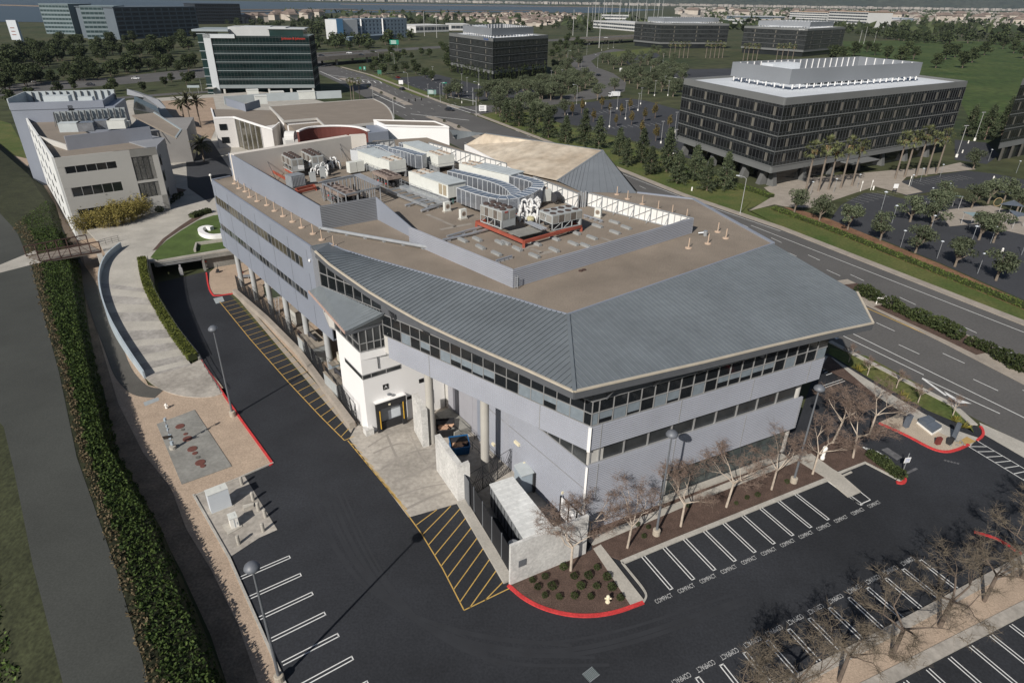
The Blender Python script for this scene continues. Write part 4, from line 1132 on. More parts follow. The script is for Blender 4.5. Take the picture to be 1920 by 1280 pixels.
b = MB(); f = Fr((657, 325), (680, 321), 19.3); f.bx(b, 0, 1.4, 0, 1.2, 19.3, 21.1); f.bx(b, 1.5, 2.9, 0, 1.2, 19.3, 21.1); tag(b.put('condenser_box', unit_white), 'pair of joined white condenser boxes beside the back left air handler', 'condenser')
b = MB(); c = g(1020, 372, 20.2); b.tube((c.x+1.5, c.y+.6, 20.2), (c.x+2.3, c.y+1.2, 20.2), .75, n=16); tag(b.put('exhaust_hood', pipe_dark), 'round black exhaust hood below the panel screen', 'hood')
# pipe rack with condensing skids
f = Fr((597, 366), (640, 392), ZR)
def skid(A, B, W, z0, z1, label):
    f = Fr(A, B, z0); r = empty('condensing_skid', label, 'condensing skid', (f.a.x, f.a.y, ZR), 'condensing skids under the pipe rack'); L = f.L
    b = MB(); f.bx(b, 0, L, 0, W, z1-.5, z1); b.put('top', mat('brown_grey_tray', (.27, .215, .185), .8, .15, 2), r)
    for i in range(10):
        c = f.p(L*(i//2+.5)/5, W*(.3 if i % 2 else .72)); b = MB(); b.lathe([(.3, 0), (.3, .12), (.1, .14)], (c.x, c.y, z1), 10); b.put('fan', fan_brown, r)
    b = MB()
    for i in range(6):
        for y in (0, W-.1): f.bx(b, (L-.1)*i/5, (L-.1)*i/5+.1, y, y+.1, ZR, z1-.5)
    f.bx(b, 0, L, 0, .1, ZR+.2, ZR+.35); f.bx(b, 0, L, W-.1, W, ZR+.2, ZR+.35)
    b.put('frame', steel_galv, r)
    b = MB()
    for i in range(9):
        x = L*(i+.4)/9; f.tube(b, (x, W*rp.random(), ZR+.2), (x, W*rp.random(), z1-.5), .07); f.tube(b, (.1, W*rp.random(), ZR+.3+.15*i), (L-.1, W*rp.random(), ZR+.3+.15*i), .06)
    for i in range(5): b.ball(f.p(L*(i+.5)/5, W*.5, ZR+.7), .3, .3, .5)
    b.put('pipework', pipe_dark, r)
    b = MB()
    for i in range(3): b.ball(f.p(L*(.3+.25*i), .2, ZR+.9), .13)
    b.put('valve', red_letter, r)
    return r, f
skid((604, 372), (642, 392), 2.6, ZR, 21.2, 'brown topped condensing skid behind the ribbed corner of the roof wall')
skid((700, 345), (728, 358), 2.6, ZR, 21.2, 'brown topped condensing skid beside the grey walkway')
r = empty('pipe_rack', 'silver pipe rack on posts over the condensing skids', 'pipe rack', (*g(640, 385, ZR), ZR))
b = MB(); f = Fr((600, 370), (640, 393), ZR); zt = 21.7
def gz(x, y, z): return g3(x, y, z)
rk = [gz(604, 344, zt), gz(670, 330, zt), gz(712, 350, zt), gz(648, 366, zt)]
for i in range(4): b.beam(rk[i], rk[(i+1) % 4], .16, .2)
for i in range(4):
    for t in (0, .33, .66):
        q = rk[i].lerp(rk[(i+1) % 4], t); b.beam(q, (q.x, q.y, ZR), .12, .12)
b.beam(gz(600, 352, 20.3), gz(642, 373, 20.3), .1, .1); b.beam(gz(600, 356, 19.8), gz(642, 378, 19.8), .1, .1)
b.put('frame', steel_galv, r)
b = MB()
for k in range(5):
    o = Vector((.18*k-.4, .25*k-.5, .25)); b.tube(rk[0]+o, rk[1]+o, .09, n=6); b.tube(rk[1]+o, rk[2]+o, .09, n=6)
for k in range(9):
    q = rk[0].lerp(rk[1], k/9); b.tube(q+Vector((.1, -.2, 0)), Vector((q.x+.1, q.y-.2, ZR+.2)), .1, n=6)
    q = rk[1].lerp(rk[2], k/9); b.tube(q+Vector((-.4, -.2, 0)), Vector((q.x-.4, q.y-.2, ZR+.2)), .08, n=6)
b.put('pipe_bundle', pipe_silver, r)
b = MB()
for k in range(44):
    q = rk[0].lerp(rk[1], rp.random()).lerp(rk[3].lerp(rk[2], rp.random()), rp.random()*.8); b.tube((q.x, q.y, ZR+.1), (q.x, q.y, ZR+rp.uniform(.8, 2.2)), rp.uniform(.06, .16), n=6)
b.put('riser', pipe_dark, r)
# control cabinets and small condensers
for (x, y, w_, h_, m_, lab) in ((588, 338, 1.0, 1.5, unit_grey, 'grey control cabinet among the back pipes'), (607, 332, .9, 1.9, unit_grey, 'taller grey control cabinet left of the pipe rack'), (568, 331, .9, .5, pipe_white, 'white box on the dark grey cooling unit')):
    c = g(x, y+8, ZR); b = MB(); z0 = ZR+.5 if h_ > .6 else 21.0; b.box((c.x, c.y, z0+h_/2), (w_, .5, h_), .45); b.box((c.x, c.y, z0+h_+.02), (w_+.06, .56, .04), .45); tag(b.put('control_cabinet', m_), lab, 'cabinet')
def condenser(px, py, rz, label, m=unit_white):
    c = g(px, py, ZR); r = empty('condenser_unit', label, 'condenser', (c.x, c.y, ZR), 'small condensers on the roof gravel', rz)
    b = MB(); b.box((0, 0, .1), (1.2, .8, .2)); b.put('pad', concrete, r, local=True)
    b = MB(); b.box((0, 0, .85), (1.0, .5, 1.3)); b.put('body', m, r, local=True)
    b = MB(); 
    for k in (.36, .26, .14): 
        b.lathe([(k, 0), (k, .03)], (0, 0, 0), 14)
    b.v = [(x, -.25-z_*.6, .85+y_) for x, y_, z_ in b.v]; b.put('fan', fan_tan, r, local=True)
    return r
condenser(1121, 408, -.55, 'white condenser with a round fan before the panel screen'); condenser(868, 411, .7, 'white condenser alone on the open gravel roof'); condenser(838, 397, .7, 'white condenser by the end of the grey walkway')
b = MB(); c = g(846, 381, ZR)
for sx in (-.35, .35):
    b.beam((c.x+sx, c.y-.3, ZR), (c.x+sx*.7, c.y, ZR+1.5), .06, .06); b.beam((c.x+sx, c.y+.4, ZR), (c.x+sx*.7, c.y, ZR+1.5), .06, .06)
for k in range(4): b.box((c.x, c.y-.22+.06*k, ZR+.3+.35*k), (.6, .2, .04))
tag(b.put('step_ladder', mat('green_ladder', (.03, .16, .13), .6, .1, 1)), 'green step ladder at the end of the front air handler', 'ladder')
# roof pipes on the gravel
for pts, lab, rr_ in (([(760, 385), (812, 371)], 'grey pipe run along the steel walkway', .16), ([(790, 395), (838, 380), (880, 367)], 'grey insulated pipe bending across the gravel', .2), ([(838, 443), (880, 431), (918, 421)], 'grey pipe run leading to the red frame', .14), ([(830, 450), (884, 438), (935, 424)], 'second grey pipe run leading to the red frame', .16), ([(930, 488), (960, 479)], 'short pipes by the inner face of the front screen', .09), ([(1095, 403), (1130, 414)], 'short grey pipe beside the white condenser', .12)):
    b = MB(); q = [g3(x, y, ZR+.35) for x, y in pts]; b.path(q, rr_, 8)
    for t in np.linspace(.1, .9, 4):
        c = q[0].lerp(q[-1], float(t)); b.box((c.x, c.y, ZR+.1), (.5, .3, .2), .5)
    tag(b.put('roof_pipe', pipe_silver), lab, 'pipe', 'pipe runs over the roof gravel')
# pale pipe supports scattered over the gravel
proto = None
SL = [(948, 457), (1005, 458.5), (1075, 458), (1039, 470), (1002, 481), (931, 477), (901, 465), (937, 456), (970, 468), (1110, 447), (1120, 425), (1152, 418), (1153, 437), (1079, 438), (1128, 466) if False else (1098, 462), (895, 450), (815, 388), (1150, 428) if False else (1174, 428), (1040, 449), (880, 458) if False else (868, 452)]
PADP = ['pale roof pipe support on the gravel between the front screen and the red frame']
for i, (x, y) in enumerate(SL):
    c = g(x, y, ZR)
    if proto is None:
        b = MB(); b.box((0, 0, .14), (1.75, .5, .28)); b.box((0, 0, .3), (1.75, .12, .06)); b.box((.6, 0, .34), (.1, .4, .1))
        proto = b.put('pipe_support', mat('pale_sleeper', (.29, .30, .30), .7, .12, 1.2)); tag(proto, PADP[0], 'pipe support', 'pale pipe supports scattered over the roof'); proto.location = (c.x, c.y, ZR); proto.rotation_euler = (0, 0, R(-52))
    else: dup(proto, (c.x, c.y, ZR), R(-52)+rp.uniform(-.06, .06))
for x, y, w_, h_ in ((800, 365, 2.2, .6), (812, 372, 2.0, .6), (825, 378, 2.0, .6), (796, 380, 1.6, .6), (842, 420, 3.2, .5), (815, 408, 4, .6), (855, 425, 5, .7), (995, 462, 3.4, .8), (1022, 474, 2, .8), (1145, 452, 3.6, .5), (960, 440, 2.6, .8), (1006, 470, 2, .6)):
    c = g(x, y, ZR); u = fr(-50 if h_ < .7 else 35); n = Vector((-u.y, u.x)); b = MB(); sheet(b, [c-u*w_/2-n*h_/2, c+u*w_/2-n*h_/2, c+u*w_/2+n*h_/2, c-u*w_/2+n*h_/2], ZR+.012); b.put('roof_patch', mat('pale_roof_patch', (.30, .27, .235), .9, .18, .8), OFF)
# stanchion posts along both roof edges
ST_A = [(440, 344.5), (448.5, 353.4), (460, 359.5), (469, 369.8), (482.6, 377.5), (500.7, 385), (515, 395.6), (531, 405.5), (548.5, 416), (565.7, 427), (587, 438.6), (603.5, 449.7), (625.7, 461)]
ST_B = [(1156.7, 365), (1176.4, 373.3), (1204, 383), (1233.7, 393), (1260, 401), (1287, 409)]
ST_C = [(1290.7, 465.3), (1327, 457), (1345.5, 435), (1360.6, 447)]
proto = None
for grp, lab, gl_ in ((ST_A, 'peach coloured stanchion post on the long strip of roof at the left edge', 'stanchions along the left roof edge'), (ST_B, 'peach coloured stanchion post along the roof edge by the avenue', 'stanchions along the avenue roof edge'), (ST_C, 'peach coloured stanchion post near the right corner of the roof screen', 'stanchions near the right roof corner')):
    for x, y in grp:
        c = g(x, y, ZR)
        if proto is None:
            b = MB(); b.lathe([(.42, 0), (.42, .1), (.16, .14)], (0, 0, 0), 12); b.tube((0, 0, .1), (0, 0, 1.35), .065, .065, 8); proto = b.put('stanchion', stanchion_m); tag(proto, lab, 'stanchion', gl_); proto.location = (c.x, c.y, ZR)
        else: dup(proto, (c.x, c.y, ZR), rp.uniform(0, 3), lab, None, gl_)
for (x, y, lab) in ((1322, 442, 'small galvanised roof vent pipe by the right stanchions'),):
    c = g(x, y, ZR); b = MB(); b.tube((c.x, c.y, ZR), (c.x, c.y, ZR+.7), .28, n=12); b.tube((c.x, c.y, ZR+.5), (c.x-.9, c.y+.2, ZR+.3), .12); tag(b.put('roof_vent', steel_galv), lab, 'vent')
for (x, y) in ((1089, 508), (1095, 506)):
    c = g(x, y, ZR); b = MB(); b.lathe([(.28, 0), (.28, .06), (.1, .1)], (c.x, c.y, ZR), 12); tag(b.put('roof_drain', rust), 'small brown roof drain on the bare gravel before the front screen', 'roof drain', 'roof drains')
# white camera at the far left roof corner
c = g(396, 338, 19.2); b = MB(); b.tube((c.x, c.y, 19), (c.x, c.y, 19.9), .05); b.ball((c.x, c.y, 20.05), .22); tag(b.put('security_camera', hydrant_white), 'white camera on the far left roof corner', 'camera')
c = pw(.9, .12); b = MB(); b.box((c.x, c.y, 17.0), (.25, .3, .25)); b.put('flood_light', white_wall, OFF)
# ================================================================ DOCK YARD AND GROUND FURNITURE
mb = MB(); sheet(mb, gl([(655, 823), (766, 970), (862, 943), (1000, 1000), (1100, 990), (860, 760), (760, 720), (690, 760)]), .045); struct('dock_apron', mb, stained)
mb = MB(); slab(mb, gl([(437, 549), (447, 553), (664, 800), (658, 812), (640, 790)]), .0, .05); struct('yard_strip', mb, concrete_warm)
mb = MB(); sheet(mb, gl([(393, 511), (434, 476), (520, 500), (640, 620), (700, 740), (668, 800), (447, 552), (400, 552), (392, 540)]), .055); struct('yard_gravel', mb, gravel)
# tall concrete dock walls
def wallseg(name, lab, pts, h, th, m, z0=0.0, group=None):
    mb = MB(); ribbon(mb, pts, th, z0, h); o = mb.put(name, m); tag(o, lab, 'wall', group); return o
wallseg('dock_wall', 'tall grey concrete wall standing right of the loading door', [g(776, 805)+Vector((.4, 0)), Vector((-9.95, 61.4))], 5.3, .75, blockwall)
pB = [Vector((-8.0, 57.3)), Vector((-5.2, 52.3))]
wallseg('dock_wall', 'tall grey concrete wall in front of the dumpsters with a short return', [pB[0], pB[1], pB[1]+Vector((.95, .38))], 4.9, .6, blockwall)
# block wall at the corner bed
q0 = Vector((.1, 41.3)); q1 = g(1082, 1043); 
wallseg('block_wall', 'pale concrete block wall behind the corner bed with the dwarf shrubs', [q0, q1, q1+(q1-q0)*.12], 4.9, .3, blockwall)
mb = MB(); d = (q1-q0).normalized(); n = Vector((d.y, -d.x)); c = q0+d*.8+n*.17; mb.prism([c, c+d*.75, c+d*.75+n*.05, c+n*.05], 2.0, 2.75); tag(mb.put('wall_plate', lamp_metal), 'grey vent plate low on the pale block wall', 'plate')
wallseg('low_wall', 'low concrete kerb wall under the black mesh fence by the striped paving', [Vector((-5.1, 52.0)), Vector((.0, 41.6))], .35, 1.0, concrete)
def mesh_fence(name, lab, pts, h, step=2.4, z0=0.0, mesh_m=None, post_m=black_fence, dens=.16, th=.02):
    r = empty(name, lab, 'fence', (pts[0].x, pts[0].y, z0))
    P_ = along(pts, step)
    if (P_[-1]-pts[-1]).length > .3: P_.append(pts[-1])
    for p in P_:
        b = MB(); b.tube((p.x, p.y, z0), (p.x, p.y, z0+h), .05, n=6); b.put('post', post_m, r)
    b = MB()
    for a, c in zip(P_, P_[1:]):
        L = (c-a).length; k = int(L/dens)
        for z in (.08, h*.5, h-.04): b.beam((a.x, a.y, z0+z), (c.x, c.y, z0+z), .035, .035)
        for i in range(k+6):                                           # slanting mesh wires
            for sgn in (1, -1):
                x0 = i*dens*1.6; 
                if x0 > L: continue
                x1 = x0+sgn*h*.6; zz0, zz1 = z0, z0+h
                if x1 > L: zz1 = z0+h*(L-x0)/(x1-x0); x1 = L
                if x1 < 0: zz1 = z0+h*(x0)/(x0-x1); x1 = 0
                p, q = a+(c-a)*(x0/L), a+(c-a)*(x1/L); b.beam((p.x, p.y, zz0), (q.x, q.y, zz1), th, th)
    b.put('mesh', mesh_m or black_fence, r); return r
sf = [Vector((-4.6, 52.4)), Vector((.25, 42.1))]
r = empty('screen_fence', 'tall black screened fence between the tall dock wall and the pale block wall', 'fence', (*sf[0], 0))
P_ = along(sf, 2.3)
for p in P_: b = MB(); b.tube((p.x, p.y, 0), (p.x, p.y, 3.6), .06, n=6); b.put('post', lamp_metal, r)
b = MB(); b.prism([sf[0], sf[1], sf[1]+Vector((.05, .02)), sf[0]+Vector((.05, .02))], .35, 3.4); b.put('fabric', black_fence, r)
b = MB(); c = Vector((-4.75, 52.25)); b.prism([c, c+Vector((.55, -1.2)), c+Vector((.62, -1.16)), c+Vector((.07, .04))], .4, 3.6); tag(b.put('gate_leaf', lamp_metal), 'dark steel gate leaf at the end of the tall dock wall', 'gate')
mesh_fence('mesh_fence', 'black mesh fence across the yard between the dock wall and the ribbed wall', [g(877, 935), pb(11.8, .4)], 3.2, 2.2, dens=.24, th=.026)
# container with pale roof
zc = 3.0
cr = gl([(919, 908), (962, 894), (1038.5, 989), (984.4, 1012)], zc)
r = empty('storage_container', 'long storage container with a pale ribbed roof behind the black fence', 'container', (*cr[0], 0))
b = MB(); ins = [p for p in cr]; b.prism(ins, .15, zc-.12); b.put('body', steel_galv, r)
b = MB(); cen = sum(cr, Vector((0, 0)))/4; big = [cen+(p-cen)*1.03 for p in cr]; b.prism(big, zc-.12, zc)
for i in range(11):
    t = (i+.5)/11; a, c = big[0].lerp(big[3], t), big[1].lerp(big[2], t); b.beam((a.x, a.y, zc+.015), (c.x, c.y, zc+.015), .06, .04)
b.put('container_roof', mat('pale_container_roof', (.66, .67, .66), .7, .1, .5, fine=(2, .08)), r)
b = MB()
d = (cr[3]-cr[0]); L = d.length; d.normalize(); n = Vector((d.y, -d.x)); n = -n if n.y > 0 else n
for i in range(10):
    p = cr[0]+d*(L*(i+.5)/10)+n*.02; b.beam((p.x, p.y, .3), (p.x, p.y, zc-.3), .12, .05)
b.put('side_rib', mullion_dark, r)
sh = gl([(964.6, 871.6), (985, 864), (1000.7, 884.5), (978, 892)], 2.7)
b = MB(); b.prism(sh, .1, 2.6); r = tag(b.put('utility_shed', shed_blue), 'pale blue metal cabinet shed against the ribbed wall', 'shed')
b = MB(); cen = sum(sh, Vector((0, 0)))/4; b.prism([cen+(p-cen)*1.08 for p in sh], 2.6, 2.7); b.put('shed_roof', unit_roof, r)
b = MB(); a = sh[2]; b.prism([a+Vector((-.1, -.1)), a+Vector((.6, .5)), a+Vector((.75, .35)), a+Vector((.05, -.25))], .0, 2.5); b.put('door', rubber, r)
# round tank by the block wall, small poles, white gate panels
b = MB(); c = g(963, 1018, 2.6); b.lathe([(.5, 2.3), (.52, 2.6), (.42, 2.66), (.1, 2.7)], (c.x, c.y, 0), 16); b.tube((c.x, c.y, 0), (c.x, c.y, 2.4), .1); tag(b.put('dish_hood', steel_galv), 'round grey hood on a post behind the end of the block wall', 'hood')
gp = gl([(1049, 974), (1092, 1016)]); d = (gp[1]-gp[0]).normalized()
b = MB(); b.prism([gp[0], gp[1], gp[1]+Vector((.06, .05)), gp[0]+Vector((.06, .05))], .2, 3.0); r = tag(b.put('white_gate', white_wall), 'white panelled gate with black posts beyond the container', 'gate')
b = MB()
for t in (0, .36, .7, 1): p = gp[0].lerp(gp[1], t); b.box((p.x, p.y, 1.6), (.14, .14, 3.2), .6)
b.put('post', black, r)
# wall fittings on the lower ribbed wall
b = MB()
for s, z, w_ in ((15.5, 1.4, .5), (10.9, 4.4, .9), (9.5, 2.6, .15), (3.0, 3.2, .12)): p = pb(s, .16); b.box((p.x, p.y, z), (w_, .25, .3), R(125.7))
b.put('wall_lamp', hydrant_yellow, OFF)
# dumpsters
def dumpster(c, rz, m, fill, label):
    r = empty('dumpster', label, 'dumpster', (c.x, c.y, 0), 'dumpsters behind the dock wall', rz)
    b = MB(); lo = [(-1.0, -.75, .2), (1.0, -.75, .2), (1.0, .75, .2), (-1.0, .75, .2)]; hi = [(-1.1, -.9, 1.35), (1.1, -.9, 1.35), (1.1, .9, 1.75), (-1.1, .9, 1.75)]
    for i in range(4): j = (i+1) % 4; b.face([lo[i], lo[j], hi[j], hi[i]]); b.face([hi[i], hi[j], lo[j], lo[i]])
    b.face(lo[::-1]); 
    for i in range(4): j = (i+1) % 4; b.beam(hi[i], hi[j], .1, .12)
    for x in (-.6, 0, .6): b.beam((x, -.80, .25), (x, -.93, 1.3), .08, .06)
    for x in (-1.1, 1.1): b.box((x, 0, 1.1), (.12, 1.3, .16))
    b.put('bin', m, r, local=True)
    b = MB(); b.box((0, .5, 1.55), (2.1, .75, .05), 0, 0, .2); b.put('lid', dark_paint, r, local=True)
    b = MB(); rr_ = random.Random(4)
    for i in range(9): b.box((rr_.uniform(-.8, .8), rr_.uniform(-.6, .3), 1.15+rr_.uniform(0, .25)), (.7, .5, .15), rr_.uniform(0, 3), 0, rr_.uniform(-.5, .5))
    b.put('cardboard_pile', fill, r, local=True)
    b = MB()
    for x in (-.8, .8):
        for y in (-.55, .55): b.tube((x-.04, y, .1), (x+.04, y, .1), .1, n=8)
    b.put('wheel', rubber, r, local=True)
dumpster(g(862, 848), R(14), blue_paint, cardboard, 'blue dumpster with flattened boxes behind the tall dock wall')
dumpster(g(836, 815), R(10), dark_paint, mat('pale_cardboard', (.5, .32, .22), .9, .2, 2), 'dark dumpster full of cardboard between the two tall dock walls')
# ramp railing along the lower wall
r = empty('dock_railing', 'dark handrail along the ramp beside the ribbed wall', 'railing', (*pb(14, 1.6), 0))
b = MB()
for o in (.5, 1.7):
    for z in (.55, 1.05): b.beam((*pb(22, o), z), (*pb(13.2, o), z), .04, .04)
    for i in range(7): p = pb(22-1.45*i, o); b.tube((p.x, p.y, 0), (p.x, p.y, 1.05), .03, n=6)
b.put('rail', mullion_dark, r)
mb = MB(); mb.prism([pb(25.3, .12), pb(20.5, .12), pb(20.5, 2.4), pb(25.3, 2.4)], .0, 1.0); tag(mb.put('dock_platform', concrete_dark), 'raised concrete platform beside the loading door', 'platform')
b = MB()
for p in (g(757, 790)+Vector((.0, -.3)), g(706, 806)): b.tube((p.x, p.y, 0), (p.x, p.y, .8), .14, n=10)
for i, p in enumerate((g(759, 792), g(707, 806), g(806, 778), g(808, 782))):
    b = MB(); b.lathe([(.12, 0), (.12, .8), (.06, .9)], (p.x, p.y, 0), 10); tag(b.put('bollard', yellow_paint), ['yellow bollard right of the loading door', 'yellow bollard left of the loading door', 'yellow bollard at the foot of the first dock column', 'second yellow bollard by the first dock column'][i], 'bollard', 'yellow dock bollards')
# low wall and chain-link fence along the drive
lw = gl([(441, 551), (500, 603), (560, 664), (612, 735), (662, 803)])
wallseg('retaining_wall', 'low tan retaining wall beside the yellow striped lane', lw, .9, .75, concrete_warm)
lf = [p+Vector((.55, .2)) for p in lw]
mesh_fence('chainlink_fence', 'dark chain link fence on the low wall in front of the generators', lf, 3.2, 3.0, .3, dens=.17, th=.045)
# plant under the wing: generators, transformers, ladders
def genset(px, py, sz, label, m=unit_grey, base=True, rz=R(128.9), pipes=True, cat='generator', group='plant under the left wing'):
    c = g(px, py)-nW*1.3; r = empty('generator' if cat == 'generator' else cat.replace(' ', '_'), label, cat, (c.x, c.y, 0), group, rz)
    L, W, H_ = sz
    b = MB(); b.box((0, 0, .15), (L+.4, W+.4, .3)); b.put('plinth', concrete, r, local=True)
    b = MB(); b.box((0, 0, .3+H_/2), (L, W, H_))
    for i in range(int(L/.8)): x = -L/2+.4+.8*i; b.box((x, 0, .3+H_/2), (.05, W+.04, H_-.1))
    b.put('housing', m, r, local=True)
    b = MB(); b.box((0, 0, .3+H_+.05), (L+.1, W+.1, .1)); b.put('lid', mat('dusty_lid', (.33, .29, .24), .85, .15, 1), r, local=True)
    if pipes:
        b = MB(); b.tube((L*.2, 0, .3+H_), (L*.2, 0, 1.1+H_), .2, n=10); b.tube((L*.2, 0, H_+.95), (-L*.3, 0, H_+.95), .24, n=10); b.put('exhaust', pipe_dark, r, local=True)
    b = MB(); b.box((-L*.25, -W/2-.03, .3+H_*.5), (L*.35, .06, H_*.6)); b.put('louver', mat('pale_louver2', (.46, .48, .48), .6, .15, 2), r, local=True)
    return r
genset(575, 672, (5.2, 2.6, 2.4), 'long grey generator with black exhaust behind the fourth column of the wing')
genset(622, 742, (4.2, 2.4, 2.3), 'grey generator with black exhaust nearest the white tower', pipes=True)
genset(548, 606, (3.2, 2.2, 2.0), 'grey generator with a pale end between the third and fourth columns', mat('pale_genset', (.52, .52, .48), .6, .06, .6))
genset(497, 560, (2.4, 1.8, 1.8), 'green grey transformer behind the second column', mat('green_transformer', (.10, .13, .09), .6, .1, 1), pipes=False, cat='transformer')
genset(519, 548, (1.8, 1.5, 2.2), 'grey cabinet with a ladder beside the transformer', unit_grey, pipes=False, cat='cabinet')
genset(640, 700, (2.6, 2.2, 2.4), 'cream condenser box with a dark grille beside the white tower', mat('cream_box', (.55, .53, .45), .6, .05, .6), pipes=True, cat='condenser')
genset(560, 640, (2.4, 1.6, 1.4), 'rust brown pump skid between the generators', rust, pipes=False, cat='pump skid')
genset(645, 760, (2.0, 1.4, 1.2), 'low grey cabinet at the foot of the white tower', unit_grey, pipes=False, cat='cabinet')
genset(612, 705, (1.2, 1.0, 1.3), 'small grey electric box at the foot of the fifth column', shed_blue, pipes=False, cat='electric box')
for i, (x, y) in enumerate(((505, 545), (523, 590))):
    c = g(x, y); b = MB()
    for s in (-.28, .28): b.beam((c.x+s, c.y-.5, 0), (c.x+s, c.y+.3, 3.0), .06, .06)
    for k in range(8): b.beam((c.x-.28, c.y-.45+.1*k, .3+.36*k), (c.x+.28, c.y-.45+.1*k, .3+.36*k), .05, .05)
    tag(b.put('ladder', steel_galv), ['galvanised ladder leaning by the second column of the wing', 'galvanised ladder leaning by the third column of the wing'][i], 'ladder')
# red cone shape, wreckage and cart near the garage wall
c = g(452, 512); b = MB(); b.box((c.x, c.y, .04), (.9, .9, .08)); b.lathe([(.4, .08), (.06, 1.5)], (c.x, c.y, 0), 12); tag(b.put('traffic_cone', mat('cone_red', (.60, .05, .03), .6, .05, 1)), 'tall red cone on the gravel under the far end of the wing', 'cone')
c = g(455, 520); b = MB(); b.box((c.x+.5, c.y-.6, .5), (2.2, .9, .12), .3)
for s in (-.8, .8): b.box((c.x+.5+s, c.y-.6+s*.3, .25), (.12, .8, .5), .3)
tag(b.put('work_bench', steel_galv), 'grey metal bench on the gravel behind the first column', 'bench')
c = g(409, 511); b = MB(); b.box((c.x, c.y, .35), (.5, .6, .5), .4); b.tube((c.x, c.y, .6), (c.x+.1, c.y+.2, 1.5), .05); b.tube((c.x-.35, c.y-.2, .15), (c.x+.35, c.y-.1, .15), .15); tag(b.put('hand_cart', dark_paint), 'small dark hand cart on the gravel by the garage wall', 'cart')
b = MB(); c = g(386, 506); b.box((c.x, c.y, .9), (.7, .1, .5), .2); b.box((c.x, c.y, 1.7), (.9, .1, .3), .2, 1); b.tube((c.x, c.y+.1, 0), (c.x, c.y+.1, 1.9), .04); tag(b.put('entry_sign', [sign_white, red_letter]), 'white and red sign by the garage mouth', 'sign')
# bridge from the levee
bl = [g3(75, 490.5, 3.6), g3(190, 471, 3.6)]; bf = [g3(50, 480.5, 3.6), g3(166, 458, 3.6)]
r = empty('footbridge', 'rusty brown steel truss footbridge from the levee to the plaza', 'footbridge', (bl[0].x, bl[0].y, 3.5))
b = MB(); b.hexa([v+Vector((0, 0, -.3)) for v in (bl[0], bl[1], bf[1], bf[0])], [v for v in (bl[0], bl[1], bf[1], bf[0])]); b.put('deck', mat('bridge_deck', (.23, .20, .17), .9, .1, .6), r)
for side in (bl, bf):
    b = MB(); hgt = 1.9
    for z in (0.0, hgt): b.beam(side[0]+Vector((0, 0, z)), side[1]+Vector((0, 0, z)), .16, .18)
    for k in range(7):
        q = side[0].lerp(side[1], k/6); b.beam(q, q+Vector((0, 0, hgt)), .14, .14)
        if k < 6:
            q2 = side[0].lerp(side[1], (k+1)/6); b.beam(q if k < 3 else q+Vector((0, 0, hgt)), q2+Vector((0, 0, hgt)) if k < 3 else q2, .07, .07)
    for z in (.5, 1.0): b.beam(side[0]+Vector((0, 0, z)), side[1]+Vector((0, 0, z)), .04, .04)
    b.put('truss', rust, r)
# abutment wall and ramp guard walls
b = MB(); ribbon(b, [g(186, 476, 3.4), g(196, 500, 3.4)], .8, 0, 3.5); tag(b.put('abutment', concrete), 'concrete abutment under the plaza end of the footbridge', 'abutment')
def loftwall(name, lab, P, h0, h1, th, m, down=0.0, cat='wall', cap=None):
    b = MB()
    for a, c in zip(P, P[1:]):
        d = Vector((c.x-a.x, c.y-a.y, 0)).normalized(); n = Vector((-d.y, d.x, 0))*th/2
        lo0, lo1 = (0 if down else a.z+h0), (0 if down else c.z+h0)
        b.hexa([Vector((a.x-n.x, a.y-n.y, lo0)), Vector((c.x-n.x, c.y-n.y, lo1)), Vector((c.x+n.x, c.y+n.y, lo1)), Vector((a.x+n.x, a.y+n.y, lo0))],
               [Vector((a.x-n.x, a.y-n.y, a.z+h1)), Vector((c.x-n.x, c.y-n.y, c.z+h1)), Vector((c.x+n.x, c.y+n.y, c.z+h1)), Vector((a.x+n.x, a.y+n.y, a.z+h1))])
    return tag(b.put(name, m), lab, cat)
loftwall('guard_wall', 'pale blue curved guard wall along the left side of the banded walkway', rl, 0, 1.05, .22, mat('guard_panel', (.40, .46, .50), .6, .12, .5), down=1)
loftwall('guard_wall', 'grey curved wall between the hedge and the sunken drive', wl, 0, .3, .3, concrete_dark, down=1)
b = MB()
for k in range(0, len(wl)-1):
    for z in (.7, 1.1): b.beam(wl[k]+Vector((0, 0, z)), wl[k+1]+Vector((0, 0, z)), .05, .05)
    if k % 3 == 0: b.beam(wl[k]+Vector((0, 0, .2)), wl[k]+Vector((0, 0, 1.1)), .05, .05)
tag(b.put('drive_railing', mullion_dark), 'dark railing on the curved wall above the drive', 'railing')
# zig-zag railing of the landing
b = MB(); zz = gl([(377, 676), (384, 690), (392, 703), (400, 716), (408, 729), (414, 738)])
for i in range(len(zz)):
    p = zz[i]; b.tube((p.x, p.y, .1), (p.x, p.y, 1.15), .035, n=6)
    if i: 
        for z in (.6, 1.1): b.beam((*zz[i-1], z), (*p, z), .045, .045)
tag(b.put('landing_railing', mullion_dark), 'short dark railing along the red kerb at the foot of the walkway', 'railing')
b = MB(); rg = gl([(188, 462), (205, 457), (226, 452)], 3.5); d0 = rg
for a, c in zip(rg, rg[1:]):
    for z in (.4, .8, 1.2): b.beam((a.x, a.y, 3.5+z), (c.x, c.y, 3.5+z), .04, .04)
for p in along(rg, 1.2): b.tube((p.x, p.y, 3.5), (p.x, p.y, 4.7), .03, n=6)
tag(b.put('plaza_railing', mullion_dark), 'grey railing beside the plaza end of the footbridge', 'railing')
